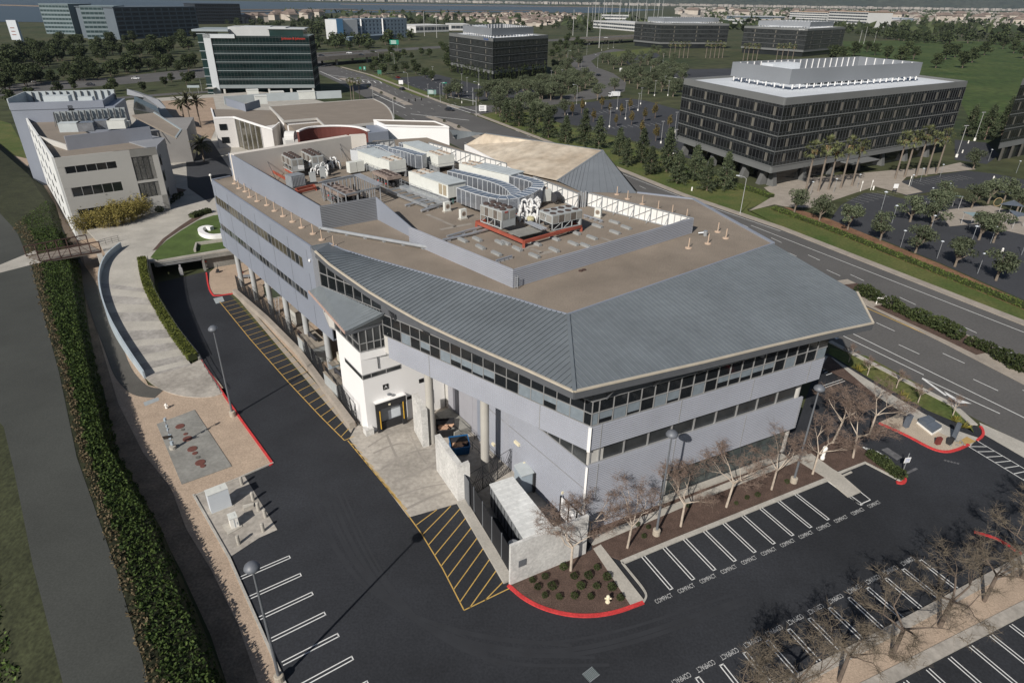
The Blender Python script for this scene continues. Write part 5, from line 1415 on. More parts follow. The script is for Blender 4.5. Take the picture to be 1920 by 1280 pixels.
# curved white seat wall on the lawn
sw = smooth2(gl([(417, 445), (395, 447), (380, 442), (375, 434), (386, 429), (398, 431)], 3.6), 3)
b = MB(); ribbon(b, sw, 1.0, 3.5, 4.3); tag(b.put('seat_wall', white_wall), 'white curved seat wall on the lawn beside the wing', 'seat wall')
b = MB(); ribbon(b, gl([(366, 473), (369, 460), (425, 452)], 3.5), .4, 3.5, 4.1); tag(b.put('planter_wall', concrete), 'low concrete planter wall on the lawn above the garage', 'wall')
# manholes, bollards, cabinets on the left
for i, (x, y, rr_, m_) in enumerate(((338, 800.5, .52, manhole), (343, 807, .22, manhole_grey), (348.5, 815, .25, manhole), (352, 824, .54, manhole), (361, 843, .54, manhole), (366, 851, .3, manhole), (371.5, 859, .25, manhole_grey), (376, 868.5, .55, manhole), (381, 875, .3, manhole))):
    c = g(x, y); b = MB(); b.lathe([(rr_, 0), (rr_, .05), (rr_*.9, .065)], (c.x, c.y, .12), 20)
    tag(b.put('manhole_cover', m_), 'brown round manhole cover in the row on the grey concrete pad', 'manhole cover', 'manhole covers on the concrete pad')
c = g(325, 842); r = empty('monitor_mast', 'slim grey sampling mast with instruments beside the manhole pad', 'mast', (c.x, c.y, 0))
b = MB(); b.lathe([(.38, 0), (.38, .5)], (c.x, c.y, 0), 12); b.put('footing', concrete, r)
b = MB(); b.tube((c.x, c.y, .5), (c.x, c.y, 4.3), .07); b.put('pole', steel_galv, r)
b = MB()
for z, w_ in ((1.0, .45), (1.9, .5), (2.9, .25), (3.4, .25), (4.3, .35)): b.box((c.x+.1, c.y-.1, z), (w_*.6, .3, w_))
b.put('instrument', shed_blue, r)
b = MB(); b.box((c.x, c.y-.35, 2.0), (1.0, .06, .7), .3, 0, .5); b.put('solar_panel', glass_dark, r)
def post(px, py, h, rr_, m, name, label, cat, group=None):
    c = g(px, py); b = MB(); b.lathe([(rr_, 0), (rr_, h-.08), (rr_*.7, h)], (c.x, c.y, 0), 10); return tag(b.put(name, m), label, cat, group)
for i, (x, y) in enumerate(((454, 909), (475, 938), (485, 957), (498, 970), (494, 996), (448, 1020))):
    post(x, y, 1.15, .17, concrete, 'bollard', ['grey concrete bollard behind the tall white cabinet', 'grey concrete bollard next to the small valve block', 'grey concrete bollard right of the small valve block', 'grey concrete bollard furthest out on the asphalt edge', 'grey concrete bollard at the right corner of the stained pad', 'grey concrete bollard alone in front of the small cabinet'][i], 'bollard', 'concrete bollards round the utility pad')
def cabinet(px, py, sx, sy, h, rz, label, m=cab_white):
    c = g(px, py); r = empty('utility_cabinet', label, 'cabinet', (c.x, c.y, 0), None, rz)
    b = MB(); b.box((0, 0, .05), (sx+.3, sy+.3, .1)); b.put('plinth', concrete, r, local=True)
    b = MB(); b.box((0, 0, h/2+.1), (sx, sy, h)); b.put('body', m, r, local=True)
    b = MB(); b.box((0, 0, h+.12), (sx+.06, sy+.06, .05)); b.box((0, 0, h+.16), (sx*.5, sy*.4, .03)); b.put('top', unit_white, r, local=True)
    b = MB(); b.box((0, -sy/2-.015, h/2+.1), (.03, .03, h*.9)); b.box((sx*.3, -sy/2-.015, h/2), (.04, .04, .3)); b.box((sx/2+.015, 0, h/2+.1), (.03, sy*.9, h*.9)); b.put('door', shed_blue, r, local=True)
cabinet(414, 951, 1.05, 2.0, 2.3, R(-52+90)+1.57, 'tall white utility cabinet on the stained pad')
cabinet(440, 985, .75, .95, 1.2, R(35), 'small white utility cabinet on its own plinth', hydrant_white)
c = g(466, 952); b = MB(); b.box((c.x, c.y, .2), (1.0, .45, .35), .6); b.tube((c.x-.5, c.y, .3), (c.x+.5, c.y+.3, .3), .12); tag(b.put('valve_block', concrete), 'low grey valve block between the bollards', 'valve')
c = g(436, 990); b = MB(); b.tube((c.x, c.y, .1), (c.x, c.y, .6), .05); b.tube((c.x, c.y, .6), (c.x+.4, c.y+.2, .6), .05); b.tube((c.x+.4, c.y+.2, .6), (c.x+.4, c.y+.2, .1), .05); tag(b.put('pipe_loop', pipe_silver), 'small bent pipe beside the small white cabinet', 'pipe')
def hydrant(px, py, m, label, s=1.0):
    c = g(px, py); r = empty('fire_hydrant', label, 'fire hydrant', (c.x, c.y, .12), 'fire hydrants')
    b = MB(); b.lathe([(.2, 0), (.2, .08), (.13, .1), (.13, .6), (.17, .62), (.15, .72), (.06, .82)], (c.x, c.y, .12), 12); b.put('barrel', m, r)
    b = MB(); b.tube((c.x-.28, c.y, .57), (c.x+.28, c.y, .57), .075); b.put('outlet', m, r); b = MB(); b.tube((c.x, c.y, .5), (c.x+.05, c.y-.3, .5), .1); b.put('outlet', m, r)
    r.scale = (s, s, s)
hydrant(1139, 1130, hydrant_yellow, 'cream fire hydrant among the dwarf shrubs near the red kerb', 1.05); hydrant(313, 766, hydrant_white, 'white hydrant post on the gravel below the walkway', .85)
c = g(1541, 862); r = empty('hydrant_assembly', 'tall white capped fire post between the bare trees by the footpath', 'fire post', (c.x, c.y, .15)); b = MB(); b.lathe([(.24, 0), (.25, .3), (.19, .4), (.19, 1.4), (.27, 1.45), (.27, 1.62), (.14, 1.8)], (c.x, c.y, .15), 14); b.put('post', hydrant_white, r)
# monument stones and low slate block on the island
def stone(px, py, sx, sy, h, rz, lean, m, label, cat='stone', name='monument_stone'):
    c = g(px, py); b = MB(); b.box((0, 0, h/2), (sx, sy, h), rz, 0, lean); b.v = [(x+c.x, y+c.y, z+.12) for x, y, z in b.v]; return tag(b.put(name, m), label, cat)
stone(1698, 802, .55, .5, 1.9, R(20), .05, slate, 'upright blue slate slab at the left of the gravel island')
stone(1786, 826, .32, .4, 2.5, R(20), .0, slate, 'tall slim slate slab at the right end of the gravel island')
stone(1779, 834, .5, .5, 1.0, R(30), .1, rubber, 'dark stump of stone by the rock mulch', name='stone_stump')
stone(1757, 834, .55, .4, 1.0, R(10), .05, mat('red_box', (.16, .04, .035), .7, .1, 2), 'small dark red post on the gravel island', 'post', 'red_post')
mcor = gl([(1719, 791), (1738, 785), (1766, 803), (1748, 814)], .3); r = empty('sign_monument', 'low stepped slate monument sign on a white plinth in the gravel island', 'monument', (*mcor[0], .14))
b = MB(); cen = sum(mcor, Vector((0, 0)))/4; b.prism(mcor, .14, .38); b.put('plinth', hydrant_white, r)
b = MB(); b.prism([cen+(p-cen)*.93 for p in mcor], .38, .75); a, c_ = [cen+(p-cen)*.93 for p in mcor][:2], [cen+(p-cen)*.93 for p in mcor][2:]
b.prism([a[0], a[1], a[1].lerp(c_[0], .5), a[0].lerp(c_[1], .5)], .75, .98); b.put('slate_block', slate, r)
# street sign post near the entrance
c = g(1691, 888); r = empty('sign_post', 'white notice sign on a leaning post in the entrance drive', 'sign', (c.x, c.y, 0)); b = MB(); b.tube((c.x, c.y, 0), (c.x, c.y, 2.9), .05); b.put('post', steel_galv, r)
b = MB(); b.box((c.x, c.y-.06, 2.0), (.75, .04, .7), .2); b.put('panel', sign_white, r); b = MB()
for k in range(3): b.box((c.x, c.y-.09, 1.82+.18*k), (.55, .01, .05), .2)
b.put('panel_line', blue_letter, r)
# wheel stop, grate, roadside frame
f = Fr((1580, 894), (1596, 887), .03); b = MB(); f.bx(b, 0, 1.6, 0, .2, .03, .16); tag(b.put('wheel_stop', concrete), 'concrete wheel stop beside the footpath ramp', 'wheel stop')
c = g(1108, 1264); b = MB(); u = fr(38); n = Vector((-u.y, u.x)); sheet(b, [c-u*.55-n*.45, c+u*.55-n*.45, c+u*.55+n*.45, c-u*.55+n*.45], .036, 0)
for k in range(9): b.beam((*(c-u*.5+u*(k/8)-n*.4), .045), (*(c-u*.5+u*(k/8)+n*.4), .045), .05, .02, 1)
tag(b.put('storm_grate', [steel_galv, mat('grate_fill', (.09, .12, .11), .8, .1, 2)]), 'square storm drain grate in the open asphalt', 'grate')
c = g(1652, 572); b = MB()
for s in (-.8, .8): b.tube((c.x+s, c.y-.3*s, .1), (c.x+s, c.y-.3*s, 1.3), .09)
b.tube((c.x-.8, c.y+.24, 1.3), (c.x+.8, c.y-.24, 1.3), .09); tag(b.put('backflow_pipe', hydrant_white), 'white bent backflow pipe on the planted median', 'pipe')
c = g(1673, 577); b = MB(); b.box((c.x, c.y, .6), (.9, .6, 1.0), .4); b.box((c.x, c.y, 1.12), (1.0, .7, .08), .4); tag(b.put('controller_box', dark_paint), 'dark controller box on the planted median', 'box')
b = MB()
for k in range(14):
    x, y = rp.uniform(1780, 1808), rp.uniform(826, 838); c = g(x, y); b.ball((c.x, c.y, .2), .16, .13, .1, 6, 4)
stuff('rock_mulch', b, concrete_dark, 'grey river rocks at the end of the gravel island', 'rocks')
# ================================================================ NEIGHBOURING BUILDINGS
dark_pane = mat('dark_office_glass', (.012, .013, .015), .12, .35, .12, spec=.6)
dark_span = mat('dark_spandrel', (.022, .025, .027), .15, .3, .1, spec=.5)
band_grey = mat('grey_band', (.165, .17, .17), .6, .06, .1)
pent_grey = mat('penthouse_metal', (.25, .265, .285), .5, .06, .06, metal=.2)
tan_col = mat('tan_pillar', (.15, .14, .12), .8, .1, .3)
white_roof = mat('white_roof_sheet', (.62, .65, .68), .7, .08, .1)
def block_faces(near, left, right, zt):
    n, l, r = g(*near, zt), g(*left, zt), g(*right, zt); return n, l, r, l+r-n
def facade(par, a, b, floors, n, grid=1.5, col_step=7.2, glass=None, span=None, line=None, vis=(.26, .84), mull=None, bw=.07):
    """glazed floors between a and b; floors = [(z0, z1)]"""
    L = (b-a).length; u = (b-a).normalized(); k = max(2, int(L/grid))
    def quad(mb, s0, s1, z0, z1, off, m):
        p, q = a+u*s0+n*off, a+u*s1+n*off; mb.face([(p.x, p.y, z0), (q.x, q.y, z0), (q.x, q.y, z1), (p.x, p.y, z1)], m)
    def bar(mb, s0, s1, z0, z1, o0, o1, m): 
        mb.prism([a+u*s0+n*o0, a+u*s1+n*o0, a+u*s1+n*o1, a+u*s0+n*o1], z0, z1, m)
    for z0, z1 in floors:
        h = z1-z0; mb = MB(); w0, w1 = z0+h*vis[0], z0+h*vis[1]
        quad(mb, 0, L, z0, w0, .02, 1); quad(mb, 0, L, w1, z1, .02, 1); quad(mb, 0, L, w0, w1, 0.0, 0)
        nc = int(L/col_step)
        for i in range(nc):
            s = (i+.55)*L/nc; bar(mb, s, s+1.0, w0, w1, -.1, .05, 4)
        bar(mb, 0, L, z0, z0+.24, 0, .16, 2); bar(mb, 0, L, w0-.05, w0+.05, 0, .1, 3); bar(mb, 0, L, w1-.04, w1+.04, 0, .1, 3)
        for i in range(k+1): s = min(L-bw, L*i/k); bar(mb, s, s+bw, z0, z1, 0, .1, 3)
        mb.put('window_band', [glass or dark_pane, span or dark_span, line or band_grey, mull or mullion_dark, tan_col], par)
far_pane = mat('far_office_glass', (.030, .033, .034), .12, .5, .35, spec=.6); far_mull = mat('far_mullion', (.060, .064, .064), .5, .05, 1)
def dark_office(label, near, left, right, zt, pent, pz, white=True, floors=None, far=True, sign=None):
    n, l, r, f = block_faces(near, left, right, zt)
    o = empty('glass_office', label, 'office building', (n.x, n.y, 0), 'dark glass office buildings')
    c = (l+r)/2
    def outn(a, b):
        d = (b-a).normalized(); m = Vector((d.y, -d.x)); return m if (a-c).dot(m) > 0 else -m
    ins = lambda p, t: c+(p-c)*t
    b = MB(); b.prism([ins(p, .985) for p in (n, r, f, l)], 4.5, zt-1.9); b.prism([ins(p, .9) for p in (n, r, f, l)], 0, 4.5); b.put('core', glass_dark, o)
    b = MB(); P4 = [n, r, f, l]
    for i in range(4):
        a, q = P4[i], P4[(i+1) % 4]; m = outn(a, q); b.prism([a, q, q-m*.5, a-m*.5], zt-1.9, zt); b.prism([a, q, q-m*.6, a-m*.6], 4.4, 6.1)
    b.prism([ins(p, .99) for p in P4], 4.4, 4.6)
    b.put('fascia_band', band_grey, o)
    b = MB(); b.prism([ins(p, .985) for p in P4], zt-1.9, zt-.7); b.put('flat_roof', white_roof if white else roof_tan, o)
    fl = floors or 4; hh = (zt-1.9-6.1)/fl; FL = [(6.1+hh*i, 6.1+hh*(i+1)) for i in range(fl)]
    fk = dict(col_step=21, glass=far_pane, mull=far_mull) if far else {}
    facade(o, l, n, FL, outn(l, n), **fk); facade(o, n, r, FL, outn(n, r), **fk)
    m = outn(r, f)
    for z0, z1 in FL:
        b = MB(); b.face([(r.x, r.y, z0), (f.x, f.y, z0), (f.x, f.y, z1), (r.x, r.y, z1)]); b.face([(l.x, l.y, z0), (f.x, f.y, z0), (f.x, f.y, z1), (l.x, l.y, z1)]); b.put('window_band', dark_span, o)
    # ground floor pillars, slanted
    if far: b = MB(); b.prism([ins(p, .97) for p in (n, r, f, l)], 0, 4.5); b.put('ground_floor', dark_span, o)
    for a, q, nn in () if far else ((n, r, 7), (l, n, 6)):
        d = (q-a).normalized(); m = outn(a, q); L = (q-a).length
        for i in range(nn):
            p = a+d*(L*(i+.25)/nn); b = MB(); p = p-m*.9; t = p-m*2.2
            b.hexa([(p.x-d.x*.2+m.x*.2, p.y-d.y*.2+m.y*.2, 0), (p.x+d.x*1.6+m.x*.2, p.y+d.y*1.6+m.y*.2, 0), (t.x+d.x*1.6, t.y+d.y*1.6, 0), (t.x-d.x*.2, t.y-d.y*.2, 0)],
                   [(p.x+d.x*.3-m.x*1.0, p.y+d.y*.3-m.y*1.0, 4.4), (p.x+d.x*1.6-m.x*1.0, p.y+d.y*1.6-m.y*1.0, 4.4), (t.x+d.x*1.6, t.y+d.y*1.6, 4.4), (t.x+d.x*.3, t.y+d.y*.3, 4.4)])
            b.put('pillar', mat('ground_pillar', (.13, .132, .13), .7, .08, .3), o)
    # penthouse screen
    pn, p_l, p_r = [g(*q, zt+.2) for q in pent]; pf = p_l+p_r-pn; PP = [pn, p_r, pf, p_l]; cc = (p_l+p_r)/2
    b = MB(); fr_ = MB()
    for i in range(4):
        a, q = PP[i], PP[(i+1) % 4]; d = (q-a).normalized(); m = Vector((d.y, -d.x)); m = m if (a-cc).dot(m) > 0 else -m
        b.prism([a, q, q-m*.2, a-m*.2], zt+.9, zt+pz); L = (q-a).length; kk = int(L/3.2)
        for j in range(1, kk): s = a+d*(L*j/kk)-m*.4; fr_.box((s.x, s.y, zt+pz/2), (.25, .25, pz-.3), math.atan2(d.y, d.x)); 
        for j in range(kk): s = a+d*(L*(j+.5)/kk)+m*.1; fr_.box((s.x, s.y, zt+.3), (.25, .3, 1.2), math.atan2(d.y, d.x))
    b.put('penthouse_screen', pent_grey, o); fr_.put('screen_frame', white_wall, o)
    b = MB(); b.prism([cc+(p-cc)*.5 for p in PP], zt, zt+pz*.55); b.prism([cc+(p-cc)*.2+(p_l-cc)*.5 for p in PP], zt, zt+pz*.95); b.put('plant_box', white_roof, o)
    if sign:
        txt, s, size, m_ = sign; d = (n-l).normalized() if s < 0 else (r-n).normalized(); m = outn(l, n) if s < 0 else outn(n, r)
        p = (n+d*s if s < 0 else n+d*s)+m*.1; vs, fs = text_mesh(txt, size, (p.x, p.y, zt-.95), (d.x, d.y, 0), (0, 0, 1), None, 'sign'); q = MB(); q.raw(vs, fs); q.put('sign_lettering', m_, o)
    return o, (n, l, r, f)
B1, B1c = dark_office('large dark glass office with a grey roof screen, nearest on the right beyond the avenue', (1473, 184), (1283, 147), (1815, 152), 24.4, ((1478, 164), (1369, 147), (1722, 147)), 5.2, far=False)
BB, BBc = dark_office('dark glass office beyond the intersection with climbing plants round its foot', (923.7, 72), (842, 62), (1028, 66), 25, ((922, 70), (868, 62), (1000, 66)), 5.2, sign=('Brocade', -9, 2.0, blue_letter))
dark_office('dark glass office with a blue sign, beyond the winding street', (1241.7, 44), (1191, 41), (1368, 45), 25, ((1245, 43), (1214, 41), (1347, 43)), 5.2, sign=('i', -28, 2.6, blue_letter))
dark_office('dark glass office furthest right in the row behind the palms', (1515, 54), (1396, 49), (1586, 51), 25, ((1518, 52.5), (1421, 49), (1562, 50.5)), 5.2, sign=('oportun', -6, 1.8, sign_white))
vine_pts = []; rv = random.Random(6)
for a_, b_ in ((BBc[1], BBc[0]), (BBc[0], BBc[2])):
    d = (b_-a_).normalized(); m = Vector((d.y, -d.x)); L = (b_-a_).length
    for k in range(int(L/1.6)):
        if rv.random() < .3: continue
        hh_ = rv.uniform(5, 9)
        for _ in range(34): p = a_+d*(k*1.6+rv.uniform(0, .9))+m*rv.uniform(.1, .6); vine_pts.append((p.x, p.y, rv.uniform(0, hh_)))
def _vines():
    leafmesh(vine_pts, .5, rv).put('climbing_plants', leaf_bush, BB)
# office cut by the right edge of the frame
e0 = Vector((150.5, 205)); eu = (B1c[2]-B1c[0]).normalized(); ev = Vector((-eu.y, eu.x))
e0 = g(1871, 278.7, 4.5); ev = Vector((.70, .71)); 
o = empty('glass_office', 'dark glass office cut off by the right edge of the picture', 'office building', (e0.x, e0.y, 0), 'dark glass office buildings')
ea, eb, ec, ed = e0, e0+eu*60, e0+eu*60+ev*45, e0+ev*45
b = MB(); b.prism([ea+eu*.3+ev*.3, eb, ec, ed+eu*.3], 4.5, 24.4); b.prism([ea+eu*3+ev*3, eb, ec, ed+eu*3], 0, 4.5); b.put('core', dark_span, o)
b = MB(); b.prism([ea, eb, eb+ev*.6, ea+ev*.6], 4.4, 6.1); b.prism([ea, ed, ed+eu*.6, ea+eu*.6], 4.4, 6.1); b.prism([ea, eb, ec, ed], 24.4, 26.3); b.put('fascia_band', band_grey, o)
FL = [(6.1+4.575*i, 6.1+4.575*(i+1)) for i in range(4)]; facade(o, ea, eb, FL, -ev); facade(o, ed, ea, FL, -eu)
for i in range(3): p = ea+eu*(3+7*i)+ev*.2; b = MB(); b.prism([p, p+eu*1.6, p+eu*1.6+ev*2, p+ev*2], 0, 4.4); b.put('pillar', tan_col, o)
# entrance canopy at the near office
n, l, r, f = B1c; d = (r-n).normalized(); m = Vector((d.y, -d.x)); p = n+d*33; b = MB(); b.hexa([(*(p+m*4), 3.9), (*(p+d*14+m*4), 3.9), (*(p+d*14-m*3), 3.9), (*(p-m*3), 3.9)], [(*(p+m*4.3), 4.15), (*(p+d*14+m*4.3), 4.15), (*(p+d*14-m*3), 4.3), (*(p-m*3), 4.3)]); b.put('entrance_canopy', band_grey, B1)

# ---- green glass tower with white frame
ta, tb = Vector((-153.5, 349.7)), Vector((-104.6, 357.5)); tu = (tb-ta).normalized(); tv = Vector((-tu.y, tu.x))
o = empty('glass_tower', 'green glass office tower with white bands and a red sign beyond the low buildings', 'office building', (*ta, 0))
b = MB(); b.prism([ta, tb, tb+tv*24, ta+tv*24], 4.6, 28.6); b.prism([ta+tu*3+tv*3, tb-tu*1+tv*3, tb+tv*24, ta+tv*24], 0, 4.6); b.put('core', glass_green, o)
b = MB(); b.prism([ta-tu*4+tv*2, ta+tv*2, ta+tv*26, ta-tu*5+tv*26], 0, 30.5); b.put('rear_wing', glass_green, o)
b = MB()
for i in range(8): b.prism([ta-tu*4.3+tv*1.8, ta-tu*.1+tv*1.8, ta-tu*.1+tv*26.2, ta-tu*5.2+tv*26.2], 2+3.9*i, 2.3+3.9*i)
b.prism([ta-tu*6+tv*1, ta+tu*11+tv*1, ta+tu*11+tv*26, ta-tu*6+tv*26], 30.5, 31.4)
b.put('wing_band', mat('pale_blue_band', (.30, .34, .36), .6, .06, .2), o)
b = MB(); b.prism([ta-tu*.8-tv*.6, ta+tu*2.6-tv*.6, ta+tu*2.6+tv*3, ta-tu*.8+tv*3], 0, 29.4); b.prism([ta-tu*.8-tv*.6, ta+tu*14-tv*.6, ta+tu*14+tv*.4, ta-tu*.8+tv*.4], 27.6, 29.4); b.put('white_frame', mat('pale_frame', (.50, .53, .55), .6, .04, .2), o)
FL = [(4.6+4.0*i, 8.6+4.0*i) for i in range(6)]
facade(o, ta+tu*2.6, tb, FL, -tv, 1.6, 500, glass_green, mat('dark_green_span', (.012, .028, .030), .2, .2, .1, spec=.5), mat('pale_band', (.24, .27, .28), .6, .05, .2), (.3, .84))
tw_ = (tb-ta)
facade(o, tb, tb+tv*24, FL, tu, 1.6, 500, glass_green, dark_span, band_grey)
b = MB(); b.prism([ta+tu*2.6-tv*.4, tb-tv*.4, tb, ta+tu*2.6], 4.4, 6.0); b.put('base_band', mat('pale_band', (.4, .43, .44)), o)
for i in range(5): p = ta+tu*(4+11*i); q = MB(); q.prism([p, p+tu*1.0, p+tu*1.0+tv*1.2, p+tv*1.2], 0, 4.6); q.put('pillar', pale_wall, o)
b = MB(); b.prism([ta+tu*10+tv*6, ta+tu*38+tv*6, ta+tu*38+tv*22, ta+tu*10+tv*22], 28.6, 32.4); b.put('penthouse', mat('white_penthouse', (.48, .49, .49), .7, .05, .2), o)
b = MB(); b.prism([ta+tu*30+tv*4, tb-tu*3+tv*4, tb-tu*3+tv*20, ta+tu*30+tv*20], 28.6, 31.6); b.put('green_penthouse', glass_green, o)
b = MB(); b.prism([ta+tu*16+tv*9, ta+tu*30+tv*9, ta+tu*30+tv*18, ta+tu*16+tv*18], 32.4, 32.7); b.prism([ta+tu*29+tv*3.5, tb-tu*2+tv*3.5, tb-tu*2+tv*20.5, ta+tu*29+tv*20.5], 31.6, 32.0); b.put('roof_sheet', mat('pale_roof', (.45, .47, .48), .7, .06, .1), o)
p = tb-tu*7.5-tv*.3; vs, fs = text_mesh('Johnson & Johnson', 1.5, (p.x, p.y, 27.6), (tu.x, tu.y, 0), (0, 0, 1), None, 'sign'); q = MB(); q.raw(vs, fs); q.put('sign_lettering', red_letter, o)
b = MB(); b.hexa([(*(ta-tu*3-tv*6), 4.6), (*(ta+tu*1-tv*6), 4.6), (*(ta+tu*1), 4.6), (*(ta-tu*3), 4.6)], [(*(ta-tu*3-tv*7), 5), (*(ta+tu*1-tv*7), 5), (*(ta+tu*1), 5), (*(ta-tu*3), 5)]); b.put('entrance_canopy', pale_wall, o)

# ---- pale three-storey office on the left
zL = 17.4
LA, LB, LD = g(101, 296, zL), g(292, 275.5, zL), g(52, 223, zL); u = (LB-LA).normalized(); v = Vector((-u.y, u.x)); dl = (LD-LA)
o = empty('concrete_office', 'pale three storey concrete office with long dark windows, at the left across the walkway', 'office building', (*LA, 0))
LBk = LB+v*22
b = MB(); b.prism([LA, LB, LB+v*14, LB+v*30-u*8, LD+u*8, LD], .0, 15.8)
n = -v
def pf(s0, s1, z0, z1, th=.25, off=.12): b.prism([LA+u*s0+n*off, LA+u*s1+n*off, LA+u*s1+n*(off-th), LA+u*s0+n*(off-th)], z0, z1)
FW = (LB-LA).length
pf(0, FW*.70, 0, 4.6); pf(0, FW*.70, 6.5, 9.2); pf(0, FW*.70, 11.1, 14.0); pf(0, FW*.70, 15.4, zL); pf(0, 1.2, 0, zL, off=.1); pf(FW*.56, FW*.72, 0, zL, .3, .13); pf(FW*.72, FW, 0, 7.0); pf(FW*.94, FW, 0, zL); pf(FW*.72, FW*.94, 10.2, 10.7); pf(FW*.72, FW*.94, 15.8, zL)
pf(FW*.7, FW, 15.8, zL); b.put('wall', mat('pale_office_wall', (.46, .45, .425), .8, .04, .15), o)
for k, (z0, z1) in enumerate(((4.6, 6.5), (9.2, 11.1), (14.0, 15.4))):
    b = MB(); b.prism([LA+u*1.2+n*.02, LA+u*FW*.56+n*.02, LA+u*FW*.56, LA+u*1.2], z0, z1, 0)
    for i in range(6): p = LA+u*(1.2+(FW*.56-1.2)*i/5)+n*.02; b.prism([p, p+u*.12, p+u*.12+n*.06, p+n*.06], z0, z1, 1)
    b.put('window', [glass_dark, mullion], o)
for z0, z1 in ((7.0, 10.2), (10.7, 15.8)):
    b = MB(); b.prism([LA+u*FW*.72+n*.0, LA+u*FW*.94+n*.0, LA+u*FW*.94-n*.1, LA+u*FW*.72-n*.1], z0, z1, 0)
    for i in range(5): p = LA+u*(FW*(.72+.22*i/4))+n*.0; b.prism([p, p+u*.07, p+u*.07+n*.05, p+n*.05], z0, z1, 1)
    b.put('window', [glass_dark, mullion_dark], o)
# sawtooth white side wall with slanting windows
b = MB(); b.prism([LA, LD, LD-u*.4, LA-u*.4], .0, zL+.2); b.put('side_wall', mat('white_side_wall', (.68, .69, .68), .7, .04, .2), o)
dn = dl.normalized()
for fl in range(4):
    for i in range(6):
        s = 5+8.0*i+2*fl; z = 2.4+4.1*fl; 
        if s+3 > dl.length: continue
        p, q = LA+dn*s-u*.46, LA+dn*(s+3.0)-u*.46; b = MB(); b.hexa([(*p, z), (*q, z), (*(q+u*.1), z), (*(p+u*.1), z)], [(*p, z+1.8), (*(p+(q-p)*.35), z+1.8), (*(p+(q-p)*.35+u*.1), z+1.8), (*(p+u*.1), z+1.8)]); b.put('window', glass_dark, o)
b = MB(); b.prism([LA+u*.5+v*.4, LB-u*.5+v*.4, LB+v*13.5-u*.5, LB+v*28-u*8, LD+u*8-v*.4, LD+u*.5-v*.2], 15.8, 16.4); b.put('flat_roof', roof_tan, o)
def lw2(px, z0, z1, m, name='roof_screen', ww=.3, zz=None, kid=None):
    b = MB(); ribbon(b, gl(px, zz or 16.4), ww, z0, z1); return b.put(name, m, kid or o)
lw2([(128, 282), (286, 262)], 16.4, 19.4, metal_blue); lw2([(74, 264), (128, 282)], 16.4, 17.6, pale_wall, 'parapet')
b = MB()
for a, c in (((108, 236), (240, 226)),):
    A_, B_ = g(*a, 16.4), g(*c, 16.4); ribbon(b, [A_, B_], .15, 16.4, 19.8)
b.put('roof_screen', mat('pale_screen', (.45, .49, .50), .6, .06, .3), o)
b = MB(); A_, B_ = g(108, 236, 16.4), g(240, 226, 16.4)
for i in range(13): p = A_.lerp(B_, i/12); b.box((p.x+.2, p.y-.3, 18.1), (.2, .2, 3.4), .2); b.beam((p.x+.2, p.y-.5, 19.5), (p.x+.8, p.y-2, 16.5), .12, .12)
b.put('screen_frame', mullion_dark, o)
for i, (x, y, w_, m_) in enumerate(((135, 246, 4.5, unit_roof), (165, 245, 3.5, duct_silver), (195, 241, 3.5, duct_silver), (222, 240, 4, unit_white))):
    c = g(x, y, 16.4); b = MB(); b.box((c.x, c.y, 17.4), (w_, 3.0, 2.0), .33); b.box((c.x, c.y, 18.45), (w_+.1, 3.1, .1), .33); b.box((c.x+1, c.y+2.5, 17.0), (1.2, 2.4, 1.2), .33); b.put('plant_box', m_, o)
# swept tan wing roof and right side wing, its shade painted into the panel colour
z1 = 18.2
b = MB(); q = [g3(247, 216, 18.4), g3(289, 211.5, 18.8), g3(340, 244, 17.6), g3(330, 258, 17.2)]
b.hexa([p+Vector((0, 0, -.4)) for p in q[::-1]][::-1], q); b.put('swept_roof', roof_tan, o)
b = MB(); q2 = [p+Vector((0, 0, .06)) for p in q]; b.beam(q2[1], q2[2], .4, .3); b.beam(q2[2], q2[3], .4, .3); b.put('roof_edge', mat('pale_blue_band', (.4, .45, .5)), o)
b = MB(); P_ = [g(296, 276, 17.4), g(330, 258, 17.2), g(348, 246, 17.2), g(352, 262, 14)]; b.prism([LB, LB+v*6+u*1.5, LB+v*14+u*5, LB+v*20+u*3, LB+v*20-u*4], 0, 16.6); b.put('side_wing', mat('painted_shade_panel', (.26, .27, .29), .7, .05, .2), o)
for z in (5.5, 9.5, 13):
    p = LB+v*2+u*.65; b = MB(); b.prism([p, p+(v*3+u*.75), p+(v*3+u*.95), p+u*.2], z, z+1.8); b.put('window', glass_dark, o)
# grey metal rear block
zG = 20.8
GA, GB = g(17, 198, zG), g(187, 193, zG); gu = (GB-GA).normalized(); gv = Vector((-gu.y, gu.x))
o2 = empty('metal_office', 'blue grey metal clad office block standing behind the pale office', 'office building', (*GA, 0)); o = o2
b = MB(); b.prism([GA, GA+gu*24, GA+gu*24+gv*16, GA+gv*16], 0, zG-1.0); b.put('wall', metal_panel, o)
b = MB()
for a, c in ((GA, GA+gu*21.5), (GA+gu*21.5, GA+gu*21.5+gv*15)): ribbon(b, [a, c], .3, zG-1.2, zG+.6)
b.put('roof_screen', metal_panel, o)
b = MB()
for a, c in ((GA+gv*15, GA+gu*22+gv*15), (GA, GA+gv*15)): ribbon(b, [a, c], .25, zG-1.0, zG+1.6)
b.put('rear_screen', mat('pale_screen', (.45, .49, .5)), o)
b = MB()
for i in range(14): p = GA+gv*14.6+gu*(22*i/13); b.box((p.x, p.y, zG+.2), (.25, .25, 2.6), .3)
b.put('screen_frame', mullion_dark, o)
b = MB(); c = GA+gu*9+gv*9; b.box((*c, zG), (6, 3.5, 2.2), .3); c = GA+gu*16+gv*8; b.box((*c, zG-.2), (3.5, 2.5, 1.8), .3); b.put('plant_box', unit_roof, o)
